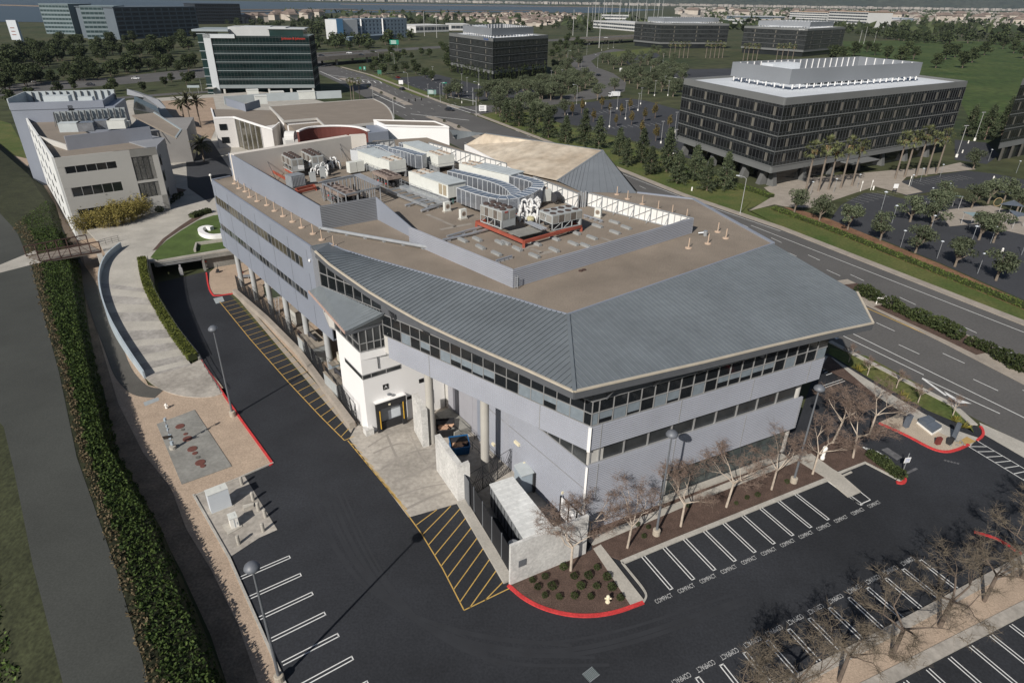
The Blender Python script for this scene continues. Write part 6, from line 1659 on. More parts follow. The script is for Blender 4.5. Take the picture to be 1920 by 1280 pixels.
b = MB(); p = GA+gu*13-gv*.05; b.prism([p, p+gu*1.2, p+gu*1.2-gv*.1, p-gv*.1], 18.4, 20.4); b.put('door', glass_dark, o)
b = MB(); p = GA+gu*24; b.prism([p+gv*2, p+gu*16+gv*3, p+gu*16+gv*26, p+gv*26], 0, 12.5); b.put('low_wing', mat('grey_wing', (.27, .26, .25), .8, .08, .2), o)
# angled dark glass entrance with a grey blade roof
o = empty('entrance_pavilion', 'angled dark glass pavilion with a grey blade roof behind the pale office', 'pavilion', (*g(270, 210, 8), 3.5))
b = MB(); q = gl([(250, 205), (296, 214), (302, 218), (285, 180), (252, 176)], 10); b.prism(q, 3.5, 10); b.put('glass_wall', glass_tint, o)
b = MB(); b.hexa([g3(238, 178, 12.5), g3(294, 187, 12.5), g3(310, 203, 11.5), g3(302, 204, 11), g3(252, 180, 11)], [g3(238, 167, 14.3), g3(294, 185, 13.5), g3(311, 201, 12.2), g3(300, 188, 13), g3(256, 171, 14)]); b.put('blade_roof', metal_grey, o)
# ---- white building with slanting glass and palms
o = empty('white_office', 'low white office with a slanting glass wall beside the palms', 'office building', (*g(446, 276, 3.5), 3.5))
wA, wB, wC = g(401, 220, 12.9), g(438.4, 218.7, 12.9), g(489, 235, 12.9); wD = g(509.7, 241, 12.9)
wE = g(524, 229, 12.9); wF = g(512, 205, 12.9); wG = g(396, 203, 12.9)
b = MB(); b.prism([wA, wB, wC, wD, wE, wF, wG], 3.5, 12.4); b.put('wall', mat('white_office_wall', (.64, .62, .60), .8, .04, .2), o)
b = MB(); b.prism([wA+Vector((.4, .4)), wB+Vector((0, .5)), wC+Vector((0, .6)), wE, wF, wG+Vector((.5, 0))], 12.4, 12.55); b.put('flat_roof', roof_tan, o)
b = MB(); ribbon(b, [wG, wA, wB, wC, wD, wE], .4, 12.4, 12.95); b.put('parapet', white_wall, o)
d = (wC-wB).normalized(); m = Vector((d.y, -d.x)); b = MB(); b.prism([wB+d*.5+m*.05, wC-d*.4+m*.05, wC-d*.4, wB+d*.5], 3.6, 12.3, 0)
for i in range(6): p = (wB+d*.5).lerp(wC-d*.4, i/5); b.prism([p+m*.05, p+d*.22+m*.05, p+d*.22+m*.25, p+m*.25], 3.6, 12.3, 1)
b.put('window', [glass_brown, pole_pale], o)
for z in (5, 9): p = wA.lerp(wB, .18); q = wA.lerp(wB, .55); m2 = Vector((.1, -.2)); b = MB(); b.prism([p+m2, q+m2, q, p], z, z+1.8); b.put('window', glass_dark, o)
b = MB(); ribbon(b, gl([(424, 187), (460, 198), (486, 190)], 14.5), .3, 12.5, 15); b.put('roof_screen', metal_panel, o)
b = MB(); ribbon(b, gl([(420, 188), (500, 182), (640, 176)], 14), .3, 12.5, 15.2); b.put('rear_screen', mat('pale_screen', (.45, .49, .5)), o)
for i, (x, y, w_) in enumerate(((490, 192, 4), (520, 184, 5), (575, 183, 6), (475, 180, 4))): c = g(x, y, 13); b = MB(); b.box((*c, 13.9), (w_, 4, 2.6), .4); b.box((*c, 15.25), (w_+.2, 4.2, .1), .4); b.put('plant_box', unit_white, o)
# ---- tan hall with rounded end
o = empty('tan_hall', 'long hall with a flat tan roof rounded at its right end', 'hall', (*g(612, 239, 14), 3.5))
z = 14.5
arc = smooth2(gl([(700, 186), (722, 196), (735, 212), (738, 228)], z), 2)
P_ = gl([(505, 200)], z)+arc+gl([(612, 239), (594, 222), (532, 227)], z)
b = MB(); slab(b, P_, z-.6, z); b.put('roof', roof_tan, o)
b = MB(); cc = sum(P_, Vector((0, 0)))/len(P_); slab(b, [cc+(p-cc)*.96 for p in P_], 0, z-.6); b.put('wall', white_wall, o)
b = MB(); ribbon(b, P_[:1]+arc, .4, z-.5, z+.15); ribbon(b, gl([(505, 200), (532, 227), (594, 222), (612, 239), (738, 228)], z), .4, z-.5, z+.15); b.put('roof_edge', pale_wall, o)
b = MB(); slab(b, gl([(532, 228), (594, 223), (614, 241), (556, 246)], 13.2), 3.5, 13.2); b.put('lower_roof', roof_tan, o)
# ---- curved red wall, grey box, white stair box
b = MB(); aw = smooth2(gl([(559, 253), (575, 246), (605, 242.5), (645, 242), (675, 245), (691, 252)], 16.5), 2); aw2 = aw; ribbon(b, aw, .5, 0, 17.2, 0); r = tag(b.put('curved_wall', red_curved), 'curved dark red wall behind the cream parapet', 'wall')
b = MB(); ribbon(b, aw, .8, 17.2, 17.5); b.put('coping', white_wall, r)
b = MB(); b.prism(gl([(686, 235), (722, 234), (728, 246), (690, 250)], 17), 0, 17); tag(b.put('stair_block', metal_panel), 'blue grey metal block between the red wall and the white stair block', 'stair block')
sA, sB, sC = g(722, 234, 18), g(841.6, 237, 18), g(815, 227, 18); sD = sA+(sC-sB)*1.0
r = empty('stair_block', 'bright white stair block with a tan roof behind the rooftop plant', 'stair block', (*sA, 0)); b = MB(); b.prism([sA, sB, sC, sD], 0, 17.6); ribbon(b, [sA, sB, sC, sD, sA], .4, 17.6, 18); b.put('wall', white_wall, r); b = MB(); cc = (sA+sC)/2; b.prism([cc+(p-cc)*.96 for p in (sA, sB, sC, sD)], 17.6, 17.75); b.put('flat_roof', roof_tan, r)
b = MB(); c = g(546, 262, 15); b.box((*c, 7.5), (3.5, 3.5, 15.5), .5); b.tube((c.x-1.2, c.y, 15.5), (c.x+1.2, c.y, 15.5), 1.6, n=16); tag(b.put('vent_tower', mat('pale_vent', (.6, .59, .57), .7, .05, .4)), 'white block with a rounded grey hood beside the red wall', 'vent tower')
b = MB(); c = g(505, 268, 6); 
for k in range(4): b.beam((c.x-1+k*.7, c.y+.5*k, 3.5), (c.x+.6+k*.3, c.y+1+.5*k, 8.5+.5*k), .5, .3)
tag(b.put('sculpture', cab_white), 'pale blue angular sculpture in front of the white office', 'sculpture')
# ---- stained hall roof with grey seamed end
r = empty('seamed_hall', 'hall with a stained pale roof and a grey seamed metal end slope by the avenue', 'hall', (*g(1045, 339, 19.3), 0))
h0, h1, h2, h3, h4 = g3(910.5, 250, 22), g3(1130.6, 282, 22), g3(1045, 339, 19.4), g3(968, 322, 19.4), g3(872, 272, 19.4)
b = MB()
mid0, mid1 = h4.lerp(h3, .5), h0.lerp(h1, .45)
b.face([h4, mid0, mid1, h0]); b.face([mid0, h3, h2, h1, mid1]); b.put('roof', roof_stained, r)
b = MB(); h5, h6 = g3(1090, 360, 19.02), g3(1194, 362.5, 19.02)
b.face([h1, h2, h5]); b.face([h1, h5, h6])
for i in range(1, 15):
    t = i/15; e = h2.lerp(h5, t*2) if t < .5 else h5.lerp(h6, t*2-1); b.beam(h1.lerp(h2, max(0, 1-t*1.3))+Vector((0, 0, .03)), e+Vector((0, 0, .03)), .08, .1)
b.put('end_slope', roof_metal2, r)
b = MB(); b.beam(h1, h2, .4, .12); b.beam(h0, h1, .3, .12); b.put('ridge_cap', roof_metal2, r)
b = MB(); P5 = [Vector(p[:2]) for p in (h0, h1)]+[Vector((h6.x, h6.y)), Vector((h2.x, h2.y)), Vector((h3.x, h3.y)), Vector((h4.x, h4.y))]; slab(b, [sum(P5, Vector((0, 0)))/6+(p-sum(P5, Vector((0, 0)))/6)*.97 for p in P5], 0, 18.6); b.put('wall', white_wall, r)
b = MB(); ribbon(b, [Vector(h4[:2]), Vector(h3[:2])], .3, 17, 19.5); ribbon(b, gl([(948, 291), (1012, 303)], 19.6), .3, 18.4, 20.3); b.put('parapet', white_wall, r)
b = MB(); b.face([h0, g3(855, 262, 14), g3(842, 243, 14)]); b.face([h1, h0, Vector((h0.x+9, h0.y+9, 12)), Vector((h1.x+9, h1.y+9, 12))]); b.put('street_slope', roof_metal, r)

# ---- teal office complex top left, and others in the distance
def simple_block(label, pts, z, fl, glass, band, name='distant_office', roof=None, grid=4.0, vis=(.3, .85), cat='office building', n_face=2, group=None, bw=.3):
    o = empty(name, label, cat, (*pts[0], 0), group); cc = sum(pts, Vector((0, 0)))/len(pts)
    b = MB(); b.prism([cc+(p-cc)*.99 for p in pts], 0, z-.2); b.put('core', band, o)
    b = MB(); b.prism([cc+(p-cc)*1.01 for p in pts], z-.2, z+.5); b.put('roof', roof or band, o)
    h = (z-1)/fl
    for i in range(n_face):
        a, q = pts[i], pts[i+1]; d = (q-a).normalized(); m = Vector((d.y, -d.x)); m = m if (a-cc).dot(m) > 0 else -m
        facade(o, a, q, [(.5+h*k, .5+h*(k+1)) for k in range(fl)], m, grid, 900, glass, band, band, vis, band, bw)
    return o
teal = mat('teal_glass', (.035, .062, .068), .2, .3, .03, spec=.5)
pale_teal = mat('pale_teal_band', (.20, .25, .27), .6, .06, .05); grey_teal = mat('grey_blue_grid', (.12, .145, .17), .6, .06, .05)
def P2(px, dep):
    p = gl(px); d = (p[-1]-p[0]).normalized(); n = Vector((-d.y, d.x)); n = n if n.y > 0 else -n
    return p+[p[-1]+n*dep, p[0]+n*dep]
simple_block('grey blue gridded office block at the right of the teal complex on the horizon', P2([(226, 75), (376, 67)], 60), 32, 7, mat('grid_glass', (.022, .026, .036), .2, .2, .03, spec=.5), grey_teal, grid=10, vis=(.25, .9), n_face=1, bw=1.6)
simple_block('teal glass office with white bands, middle of the complex at the top left', P2([(165, 74), (228, 74)], 45), 33, 7, teal, pale_teal, n_face=1)
simple_block('dark slab between the two teal offices at the top left', P2([(128, 64), (176, 64)], 30), 31, 7, glass_dark, mat('dark_slab', (.03, .035, .045), .4, .1, .05), n_face=1)
simple_block('teal glass office with white bands furthest left on the horizon', P2([(88, 64), (142, 65)], 45), 33, 7, teal, pale_teal, n_face=1)
simple_block('near black glass office on the horizon behind the teal complex', P2([(372, 46), (455, 45)], 60), 31, 6, glass_dark, mat('dark_slab', (.03, .035, .045)), n_face=1)
ho = simple_block('long pale blue hotel beyond the freeway', P2([(640, 76), (764, 71)], 22), 22, 5, mat('hotel_window', (.045, .06, .085), .3, .2, .1), mat('hotel_wall', (.17, .22, .27), .7, .05, .05), 'hotel', grid=5.5, vis=(.35, .8), cat='hotel', n_face=1, bw=3.2)
b = MB(); b.prism(P2([(613, 75), (640, 77)], 26), 0, 22); b.put('white_end', mat('hotel_white', (.55, .56, .57), .7, .05, .1), ho); b = MB(); b.prism(P2([(634, 77), (646, 77)], 20), 0, 22.6); b.put('blue_panel', mat('hotel_blue', (.03, .09, .17), .6, .05, .1), ho)
for t in (.3, .62): q = gl([(640, 76), (764, 71)]); p = q[0].lerp(q[1], t); b = MB(); b.box((p.x, p.y-.6, 12), (1.5, 1, 21)); b.put('white_fin', white_wall, ho)
b = MB(); b.prism(P2([(655, 79), (742, 73)], 14), 0, 5); b.put('porch', mat('hotel_wall', (.2, .25, .3)), ho)
wh = mat('far_white_wall', (.60, .60, .59), .8, .04, .05); fg = mat('far_window', (.06, .07, .08), .3, .2, .05)
for lab, px, dep, z, fl, bnd in (('white office with flat roofs behind the flagpoles on the right', [(1112, 53), (1192, 60)], 60, 12, 2, wh), ('white slab office behind the first flagpoles', [(1128, 41), (1178, 42)], 40, 14, 2, wh), ('cream and blue office block with an orange top far right', [(1478, 43), (1548, 46)], 60, 26, 5, wh), ('cream office block with an orange top furthest right on the horizon', [(1550, 48), (1622, 52)], 70, 30, 5, wh),
        ('low blue glazed office on the horizon before the cream blocks', [(1376, 40), (1470, 41)], 50, 12, 2, mat('far_blue_wall', (.20, .25, .31), .7, .05, .05)), ('small white bank like building in front of the blue office', [(1346, 43), (1380, 45)], 30, 8, 1, wh), ('long grey blue warehouse at the far right below the hills', [(1622, 40), (1672, 43)], 60, 12, 2, mat('far_blue_wall', (.2, .25, .31))), ('white roofed sheds at the far right among dark trees', [(1672, 46), (1720, 42)], 50, 9, 1, wh),
        ('white low warehouse right of the hotel', [(780, 62), (842, 60)], 50, 9, 1, wh), ('second white warehouse right of the hotel', [(846, 58), (880, 58)], 40, 9, 1, wh)):
    simple_block(lab, P2(px, dep), z, fl, fg, bnd, grid=7, n_face=1, roof=mat('far_orange_roof', (.42, .27, .17), .8, .1, .05) if 'orange' in lab else wh)
# white pylon sign, monument-like, upper left
c = g(44, 99); r = empty('pylon_sign', 'tall white stepped pylon sign on the grass slope at the upper left', 'sign', (*c, 0)); b = MB(); b.box((*c, 7), (5, 3, 14), .1); b.put('shaft', cab_white, r); b = MB(); b.box((c.x-1.2, c.y-.5, 17.5), (7.5, 3.2, 15), .1); b.put('panel', cab_white, r)
b = MB()
for k in range(3): b.box((c.x-1.5, c.y-2.2, 14+2.6*k), (3.2, .1, .6), .1)
b.put('lettering', mat('dull_red_letter', (.30, .13, .11), .6, .1, 1), r)
# ================================================================ PAINTED MARKINGS
ZM = .036
def stripe(mb, a, b, w=.1, z=ZM, m=0):
    d = (b-a).normalized(); n = Vector((-d.y, d.x))*w/2; mb.face([(*(a-n), z), (*(b-n), z), (*(b+n), z), (*(a+n), z)], m)
def hairpin(mb, p, d, L, gap=.34, w=.1, z=ZM, m=0):
    n = Vector((-d.y, d.x))*gap/2; stripe(mb, p-n, p+d*L-n, w, z, m); stripe(mb, p+n, p+d*L+n, w, z, m); stripe(mb, p+d*L-n*1.3, p+d*L+n*1.3, w, z, m)
mb = MB()
s0 = (g(1205.5, 1042.6)-K0).dot(KD); base = K0+KD*s0+KN*.32
off0 = (g(1205.5, 1042.6)-K0).dot(KN); pitch = (g(1241.9, 1027.6)-g(1202.3, 1044.2)).dot(KD)
sd = (g(1258.5, 1104)-g(1205.5, 1042.6)).normalized(); SL_ = (g(1258.5, 1104)-g(1205.5, 1042.6)).length
txt = MB()
def compact(p, xd, yd, size=.62, z=ZM):
    vs, fs = text_mesh('COMPACT', size, (p.x, p.y, z), (xd.x, xd.y, 0), (yd.x, yd.y, 0), None, 't', lift=.004, squeeze=.62); txt.raw(vs, fs)
tx = KD
for i in range(-1, 14):
    p = K0+KD*(s0+pitch*i)+KN*off0
    if i in (9,): continue
    if 0 <= i <= 8 or i == 10: hairpin(mb, p, sd, SL_)
    if i <= 11 and i not in (9,):
        q = p+KD*(-pitch*.5)+sd*(SL_+.55) if i >= 0 else None
        if q is not None and i != 11: compact(q, KD, -KN)
compact(K0+KD*(s0+pitch*10.5)+KN*off0+sd*(SL_+.55), KD, -KN); compact(K0+KD*(s0+pitch*8.5)+KN*off0+sd*(SL_+.55), KD, -KN)
a = g(1592, 931); b_ = g(1611, 946); c = g(1632, 937); e = g(1613, 922); stripe(mb, a, b_); stripe(mb, b_, c); stripe(mb, c, e)
# bottom row, hairpins open towards the divider
q0, q1 = g(1438.4, 1201), g(1627, 1102); rd = (q1-q0).normalized(); rp_ = (q1-q0).length/5
ld_ = (g(1507, 1278)-g(1438.4, 1201)).normalized(); LL_ = (g(1507, 1278)-g(1438.4, 1201)).length
for i in range(-4, 9):
    p = q0+rd*(rp_*i); n = Vector((-ld_.y, ld_.x))*.17
    hairpin(mb, p+ld_*LL_, -ld_, LL_)
    if i < 8: compact(p+rd*(rp_*.5)-ld_*.5, -rd, Vector((-rd.y, rd.x))*-1)
# row beyond the divider
w0, w1 = g(1780, 1232), g(1900, 1168); wd = (w1-w0).normalized(); wn = Vector((wd.y, -wd.x))
for i in range(-6, 5):
    p = w0+wd*(2.62*i); hairpin(mb, p, wn, 4.9)
# left row
l0, l1 = g(448, 1085), g(507, 1200); ldn = (l1-l0).normalized(); ll = (g(543, 1042)-g(448, 1083)).normalized(); LW = (g(543, 1042)-g(448, 1083)).length
for i in range(0, 9): hairpin(mb, l0+ldn*((l1-l0).length/3*i), ll, LW)
# pedestrian hatch right of the island, crosswalk stripes, bay on the far side
h0, h1, h2, h3 = g(1833, 827), g(1960, 902), g(1816, 837), g(1960, 925)
stripe(mb, h0, h1); stripe(mb, h2, h3)
for i in range(8): t = i/7; stripe(mb, h2.lerp(h3, t*.85), h0.lerp(h1, t*.85+.15))
for i in range(6): a = g(1618+5*i, 838+1.6*i); stripe(mb, a, a+fr(-60)*1.6, .25)
a, b_, c = g(1582, 699), g(1536, 720), g(1545, 722); stripe(mb, g(1580, 711), g(1541, 724)); stripe(mb, g(1584, 714), g(1546, 727)); stripe(mb, g(1541, 724), g(1546, 727))
for k in range(4): stripe(mb, g(1540+3*k, 690+4.5*k), g(1548+4*k, 686+4.5*k))
o = struct('parking_lines', mb, paint_white)
struct('parking_lettering', txt, paint_worn)
mb = MB()
for k in range(5): stripe(mb, g(1770+6*k, 862+1.5*k), g(1774+6*k, 864+1.5*k), .35)
stripe(mb, g(1698, 888), g(1719, 878), .3); sheet(mb, gl([(1652, 843), (1664, 839), (1692, 857), (1682, 863)]), ZM)
struct('faded_marking', mb, paint_faint)
# ---- yellow lane hatch and block
mb = MB()
O_ = gl([(412, 566), (470, 637), (540, 716), (600, 780), (646, 826)]); I_ = gl([(437, 557), (490, 606), (556, 672), (610, 742), (656, 806)])
def at(p, t):
    L = [(b-a).length for a, b in zip(p, p[1:])]; s = t*sum(L)
    for a, b, l in zip(p, p[1:], L):
        if s <= l: return a+(b-a)*(s/l)
        s -= l
    return p[-1]
for a, b in zip(O_, O_[1:]): stripe(mb, a, b, .11, .06)
for i in range(27):
    t = (i+.5)/27; stripe(mb, at(O_, t), at(I_, min(1, t+.012)), .09, .06)
A_ = gl([(651, 822), (770, 970)]); B_ = gl([(659, 818), (772, 962)])
O2 = gl([(652, 826), (700, 884), (750, 945), (790, 1000), (830, 1066), (870, 1144)])
for a, b in zip(O2, O2[1:]): stripe(mb, a, b, .11, .05)
stripe(mb, g(646, 826), g(664, 818), .1, .062)
for i in range(10):
    t = i/10+.05; q = at(O2, t*.42); stripe(mb, q, g(664+104*t, 830+132*t), .09, .05)
Hb = gl([(870, 1144), (955, 1103)]); stripe(mb, Hb[0], Hb[1], .11, .05)
E1 = gl([(776, 967), (862, 944), (952, 1100)])
for i in range(10):
    t = (i+.5)/10; a = at(gl([(772, 972), (800, 1014), (836, 1076), (870, 1144), (908, 1126), (948, 1107)]), t*.9+.02); b = at(E1, t*.9+.1); stripe(mb, a, b, .1, .05)
struct('yellow_lane_lines', mb, paint_yellow)
# ---- road lines on the avenue
mb = MB()
def pxs(L, w=.13): 
    for x0, y0, x1, y1 in L: stripe(mb, g(x0, y0), g(x1, y1), w, .033)
Z6 = lambda L: [(1280+.336*a, 430+.336*b, 1280+.336*c, 430+.336*d) for a, b, c, d in L]
def dashes(p, q, n0, n1, step=11.5, ln=3.4, w=.14):
    p, q = g(*p), g(*q); d = (q-p).normalized()
    for i in range(n0, n1): a = p+d*step*i; stripe(mb, a, a+d*ln, w, .033)
dashes((1515, 478), (1904, 658), -34, 16); dashes((1550, 506), (1876, 652), -34, 16)
dashes((1643, 605), (1906, 726), -30, 10); dashes((1685, 646), (1868, 731), -24, 10)
pxs(Z6([(380, -22, 1905, 575), (945, 580, 2100, 1146)])+Z6([(1345, 833, 1770, 1028), (890, 592, 1345, 812)]), .16)
stripe(mb, g(1280, 370.5), g(1463, 433.5), .16, .033); stripe(mb, g(1010, 265.5), g(1280, 370.5), .16, .033)
for k in range(9): 
    a = g(862+5*k, 198+2*k); 
for a, b in (((838, 198), (882, 212)), ((846, 196), (892, 209)), ((760, 203), (700, 176)), ((690, 151), (720, 153)), ((612, 140), (690, 151)), ((770, 214), (880, 226)), ((640, 152), (600, 134))): stripe(mb, g(*a), g(*b), .5, .033)
for k in range(5): stripe(mb, g(668+11*k, 151+.6*k), g(672+11*k, 154+.6*k), .6, .033)
for t in (.3, .62): 
    for k in range(14): a = g(640, 128).lerp(g(620, 140), t); 
dashes((700, 152), (800, 190), -6, 9, 14, 4); dashes((690, 155), (790, 196), -6, 9, 14, 4)
# turning arrow
ar = lambda L: [(*g(x, y), .034) for x, y in L]
mb.face(ar([(1730, 708), (1776, 741), (1772, 742), (1728, 710)])); mb.face(ar([(1770, 733), (1790, 745), (1822, 757), (1792, 755), (1790, 751), (1776, 741)])); mb.face(ar([(1560, 631), (1574, 634), (1568, 636)]))
struct('road_lines', mb, paint_white)
mb = MB()
for a, b in (((1608, 570), (1920, 708)), ((1920, 708), (2250, 872))): stripe(mb, g(*a), g(*b), .25, .035)
stripe(mb, g(1575, 558), g(1608, 570), .25, .035)
struct('yellow_edge_line', mb, paint_yellow)
mb = MB()
for poly, n_ in (([(1580, 372), (1690, 345)], 12), ([(1700, 338), (1800, 326)], 10)):
    p, q = g(*poly[0]), g(*poly[1]); d = (q-p).normalized(); n = Vector((d.y, -d.x))
    for i in range(n_): a = p.lerp(q, i/n_)+n*1.0; stripe(mb, a, a+n*5, .1, .03)
for poly, n_ in (([(1100, 214), (1200, 196)], 14), ([(1110, 240), (1240, 230)], 12), ([(740, 172), (850, 160)], 10)):
    p, q = g(*poly[0]), g(*poly[1])
    for i in range(n_): a = p.lerp(q, i/n_); stripe(mb, a, a+Vector((1.5, -5)), .15, .03)
struct('stall_lines', mb, paint_worn)

# tyre scuffs on the asphalt and the apron
mb = MB(); rm = random.Random(12)
for k in range(16):
    o = rm.uniform(-45, 45); pts = smooth2(gl([(600+o, 905+o*.4), (650+o*1.4, 1030+o), (740+o*1.6, 1150+o), (900+o, 1215+o*.8), (1100+o, 1225+o*.5), (1400, 1120+o*.6)][rm.choice((0, 0, 1)):rm.choice((4, 5, 6))]), 3); ribbon(mb, pts, rm.uniform(.16, .3), .0305+.0003*k, .0312+.0003*k)
struct('tyre_marks', mb, mat('worn_tyre_track', (.0335, .0355, .0405), .8, .12, .5))
mb = MB()
for i, (a, b, c) in enumerate((((690, 838), (730, 812), (765, 800)), ((715, 880), (760, 850), (800, 842)), ((735, 905), (800, 880), (830, 858)), ((745, 930), (800, 912), (850, 905)), ((700, 850), (740, 832), (772, 832)), ((760, 955), (810, 930), (850, 918)), ((770, 815), (785, 850), (800, 870)), ((725, 815), (740, 850), (760, 890)))):
    ribbon(mb, smooth2(gl([a, b, c]), 2), .22+.06*(i % 3), .046+.0004*i, .0472+.0004*i)
struct('apron_tyre_marks', mb, mat('dark_scuff', (.30, .275, .245), .85, .12, .6))
# ================================================================ VEGETATION
ORD = 'first second third fourth fifth sixth seventh eighth ninth tenth eleventh twelfth thirteenth fourteenth fifteenth sixteenth seventeenth eighteenth nineteenth twentieth'.split()
def leafmesh(pts, size, rnd, flat=.0, out=None):
    """one small two-triangle leaf clump at each point"""
    mb = MB(); vs = []; fs = []
    for p in pts:
        s = size*rnd.uniform(.6, 1.35); a = Vector((rnd.gauss(0, 1), rnd.gauss(0, 1), rnd.gauss(0, 1)*(1-flat))).normalized(); b = a.orthogonal().normalized()
        b = (Matrix.Rotation(rnd.uniform(0, 6.28), 3, a) @ b); c = a.cross(b)
        k = len(vs); p = Vector(p); vs += [p-b*s, p-c*s*.55+a*s*.15, p+b*s, p+c*s*.55]; fs.append((k, k+1, k+2, k+3))
    mb.raw(vs, fs); return mb
def blob_pts(blobs, n, rnd, shell=.55):
    vol = [b[1]*b[2]*b[3] for b in blobs]; T_ = sum(vol); out = []
    for (c, rx, ry, rz), v_ in zip(blobs, vol):
        for _ in range(int(n*v_/T_)):
            d = Vector((rnd.gauss(0, 1), rnd.gauss(0, 1), rnd.gauss(0, 1))).normalized(); r = rnd.uniform(shell, 1.05)
            out.append((c[0]+d.x*rx*r, c[1]+d.y*ry*r, c[2]+d.z*rz*r))
    return out
def crown_tree(name, label, cat, blobs, n, size, leaf, bark, h0, r0, seed, limbs=4, shell=.5):
    rnd = random.Random(seed); root = empty(name, label, cat, (0, 0, -60))
    b = MB(); b.tube((0, 0, -.1), (0, 0, h0), r0, r0*.7, 7)
    for bl in (blobs if len(blobs) <= 12 else rnd.sample(blobs, 10)):
        b.tube((0, 0, h0*.8), (bl[0][0]*.85, bl[0][1]*.85, bl[0][2]), r0*.5, r0*.12, 5, cap=False)
    b.put('trunk', bark, root, local=True)
    leafmesh(blob_pts(blobs, n, rnd, shell), size, rnd).put('crown', leaf, root, local=True); return root
def rblobs(rnd, n, R_, z0, z1, r, flat=.75, top=.6):
    out = []
    for i in range(n):
        t = rnd.random(); z = lerp(z0, z1, t); k = R_*math.sqrt(rnd.random())*(1-(1-top)*t); a = rnd.uniform(0, 6.28); s = r*rnd.uniform(.7, 1.3)
        out.append(((k*math.cos(a), k*math.sin(a), z), s, s, s*flat))
    return out
rt_ = random.Random(21)
_vines()
PLACED = []
def plant(proto, pts, labelf, group=None, z=0.0, sc=(.85, 1.15), zs=None):
    """first call uses the prototype itself, every later one a copy with its parts"""
    for i, q in enumerate(pts):
        p = g(q[0], q[1], z); s = rt_.uniform(*sc) if len(q) < 3 else q[2]
        lab = labelf(i, len(pts)) if callable(labelf) else labelf
        sv_ = (s*rt_.uniform(.92, 1.08), s*rt_.uniform(.92, 1.08), s)
        if proto.name not in PLACED:
            PLACED.append(proto.name); proto.location = (p.x, p.y, z); proto.rotation_euler = (0, 0, rt_.uniform(0, 6.28)); proto.scale = sv_; proto['label'] = lab
            if group: proto['group'] = group
        else: dup(proto, (p.x, p.y, z), rt_.uniform(0, 6.28), lab, sv_, group)
def ordl(what, where): return lambda i, n: '%s from the left of the %s %s' % (ORD[i] if i < 20 else ORD[i % 20], what, where)
r1 = random.Random(2)
def scatter(poly, n, seed, avoid=()):
    rnd = random.Random(seed); out = []
    xs = [p[0] for p in poly]; ys = [p[1] for p in poly]
    while len(out) < n:
        x, y = rnd.uniform(min(xs), max(xs)), rnd.uniform(min(ys), max(ys)); ins = False
        for (x1, y1), (x2, y2) in zip(poly, poly[1:]+poly[:1]):
            if (y1 > y) != (y2 > y) and x < (x2-x1)*(y-y1)/(y2-y1)+x1: ins = not ins
        if ins: out.append((x, y))
    return sorted(out)
# conifers
def conifer(seed, h=11.0, rad=3.3, n=4200):
    rnd = random.Random(seed); root = empty('conifer_tree', 'x', 'tree', (0, 0, -60)); b = MB(); b.tube((0, 0, -.1), (0, 0, h*.95), .2, .03, 7); pts = []
    for i in range(46):
        z = h*(.1+.88*i/46); r = rad*(1-(i/46)**1.5)*rnd.uniform(.6, 1.2)+.15; a = i*2.4+rnd.uniform(-.4, .4); e = Vector((r*math.cos(a), r*math.sin(a), z-.12*r)); b.tube((0, 0, z), e, .05, .015, 4, cap=False)
        for _ in range(n//46):
            t = rnd.uniform(.3, 1.08); pts.append((e.x*t+rnd.gauss(0, .28), e.y*t+rnd.gauss(0, .28), z-.12*r*t+rnd.gauss(0, .3)))
    b.put('trunk', bark_twig, root, local=True); leafmesh(pts, .23, rnd).put('crown', leaf_pine, root, local=True); return root
pines = [conifer(4), conifer(5, 10.4, 3.6), conifer(6, 11.5, 3.0)]
PV = sorted([(949, 230), (973, 237), (999, 249), (1028, 259), (1060, 268), (1095, 273), (1122, 279), (1160, 292), (1174, 311, .75), (1202, 306), (1219, 327, .8), (1249, 322), (1269, 344, .85), (1300, 338), (1325, 358, .8), (1357, 355, .95)])
for i, q in enumerate(PV): plant(pines[i % 3], [q], 'conifer on the avenue verge, %s from the left in the row' % ORD[i], 'conifers along the far verge of the avenue')
for i, q in enumerate([(1814, 256, 1.1), (1846, 262, 1.25), (1878, 254, 1.3)]): plant(pines[i], [q], ['narrow dark conifer by the car park below the green slope', 'tallest dark conifer below the green slope', 'dark conifer partly behind the office at the right edge'][i], 'conifers below the green slope')
# olives
olive = [crown_tree('olive_tree', 'x', 'tree', rblobs(random.Random(s), 11, 2.0, 2.3, 4.4, .95), 1500, .17, leaf_olive, bark_olive, 1.3, .2, s) for s in (31, 32, 33)]
OV = [(1489, 399), (1536, 414), (1589, 431), (1650, 451), (1716, 474), (1790, 500), (1867, 526)]
for i, q in enumerate(OV): plant(olive[i % 3], [q+(1.3,)], 'silvery olive tree in the red mulch by the avenue hedge, %s from the left' % ORD[i], 'olive trees along the avenue hedge')
OC = [(1706, 416), (1752, 402), (1768, 388), (1821, 391), (1852, 382), (1882, 377), (1824, 318), (1835, 450), (1862, 455), (1745, 425), (1905, 400)]
for i, q in enumerate(OC): plant(olive[(i+1) % 3], [q+(1.35,)], 'silvery olive tree in the garden court at the right, %s from the left' % ORD[i] if False else 'silvery olive tree round the shaded seats of the garden court', 'olive trees of the garden court')
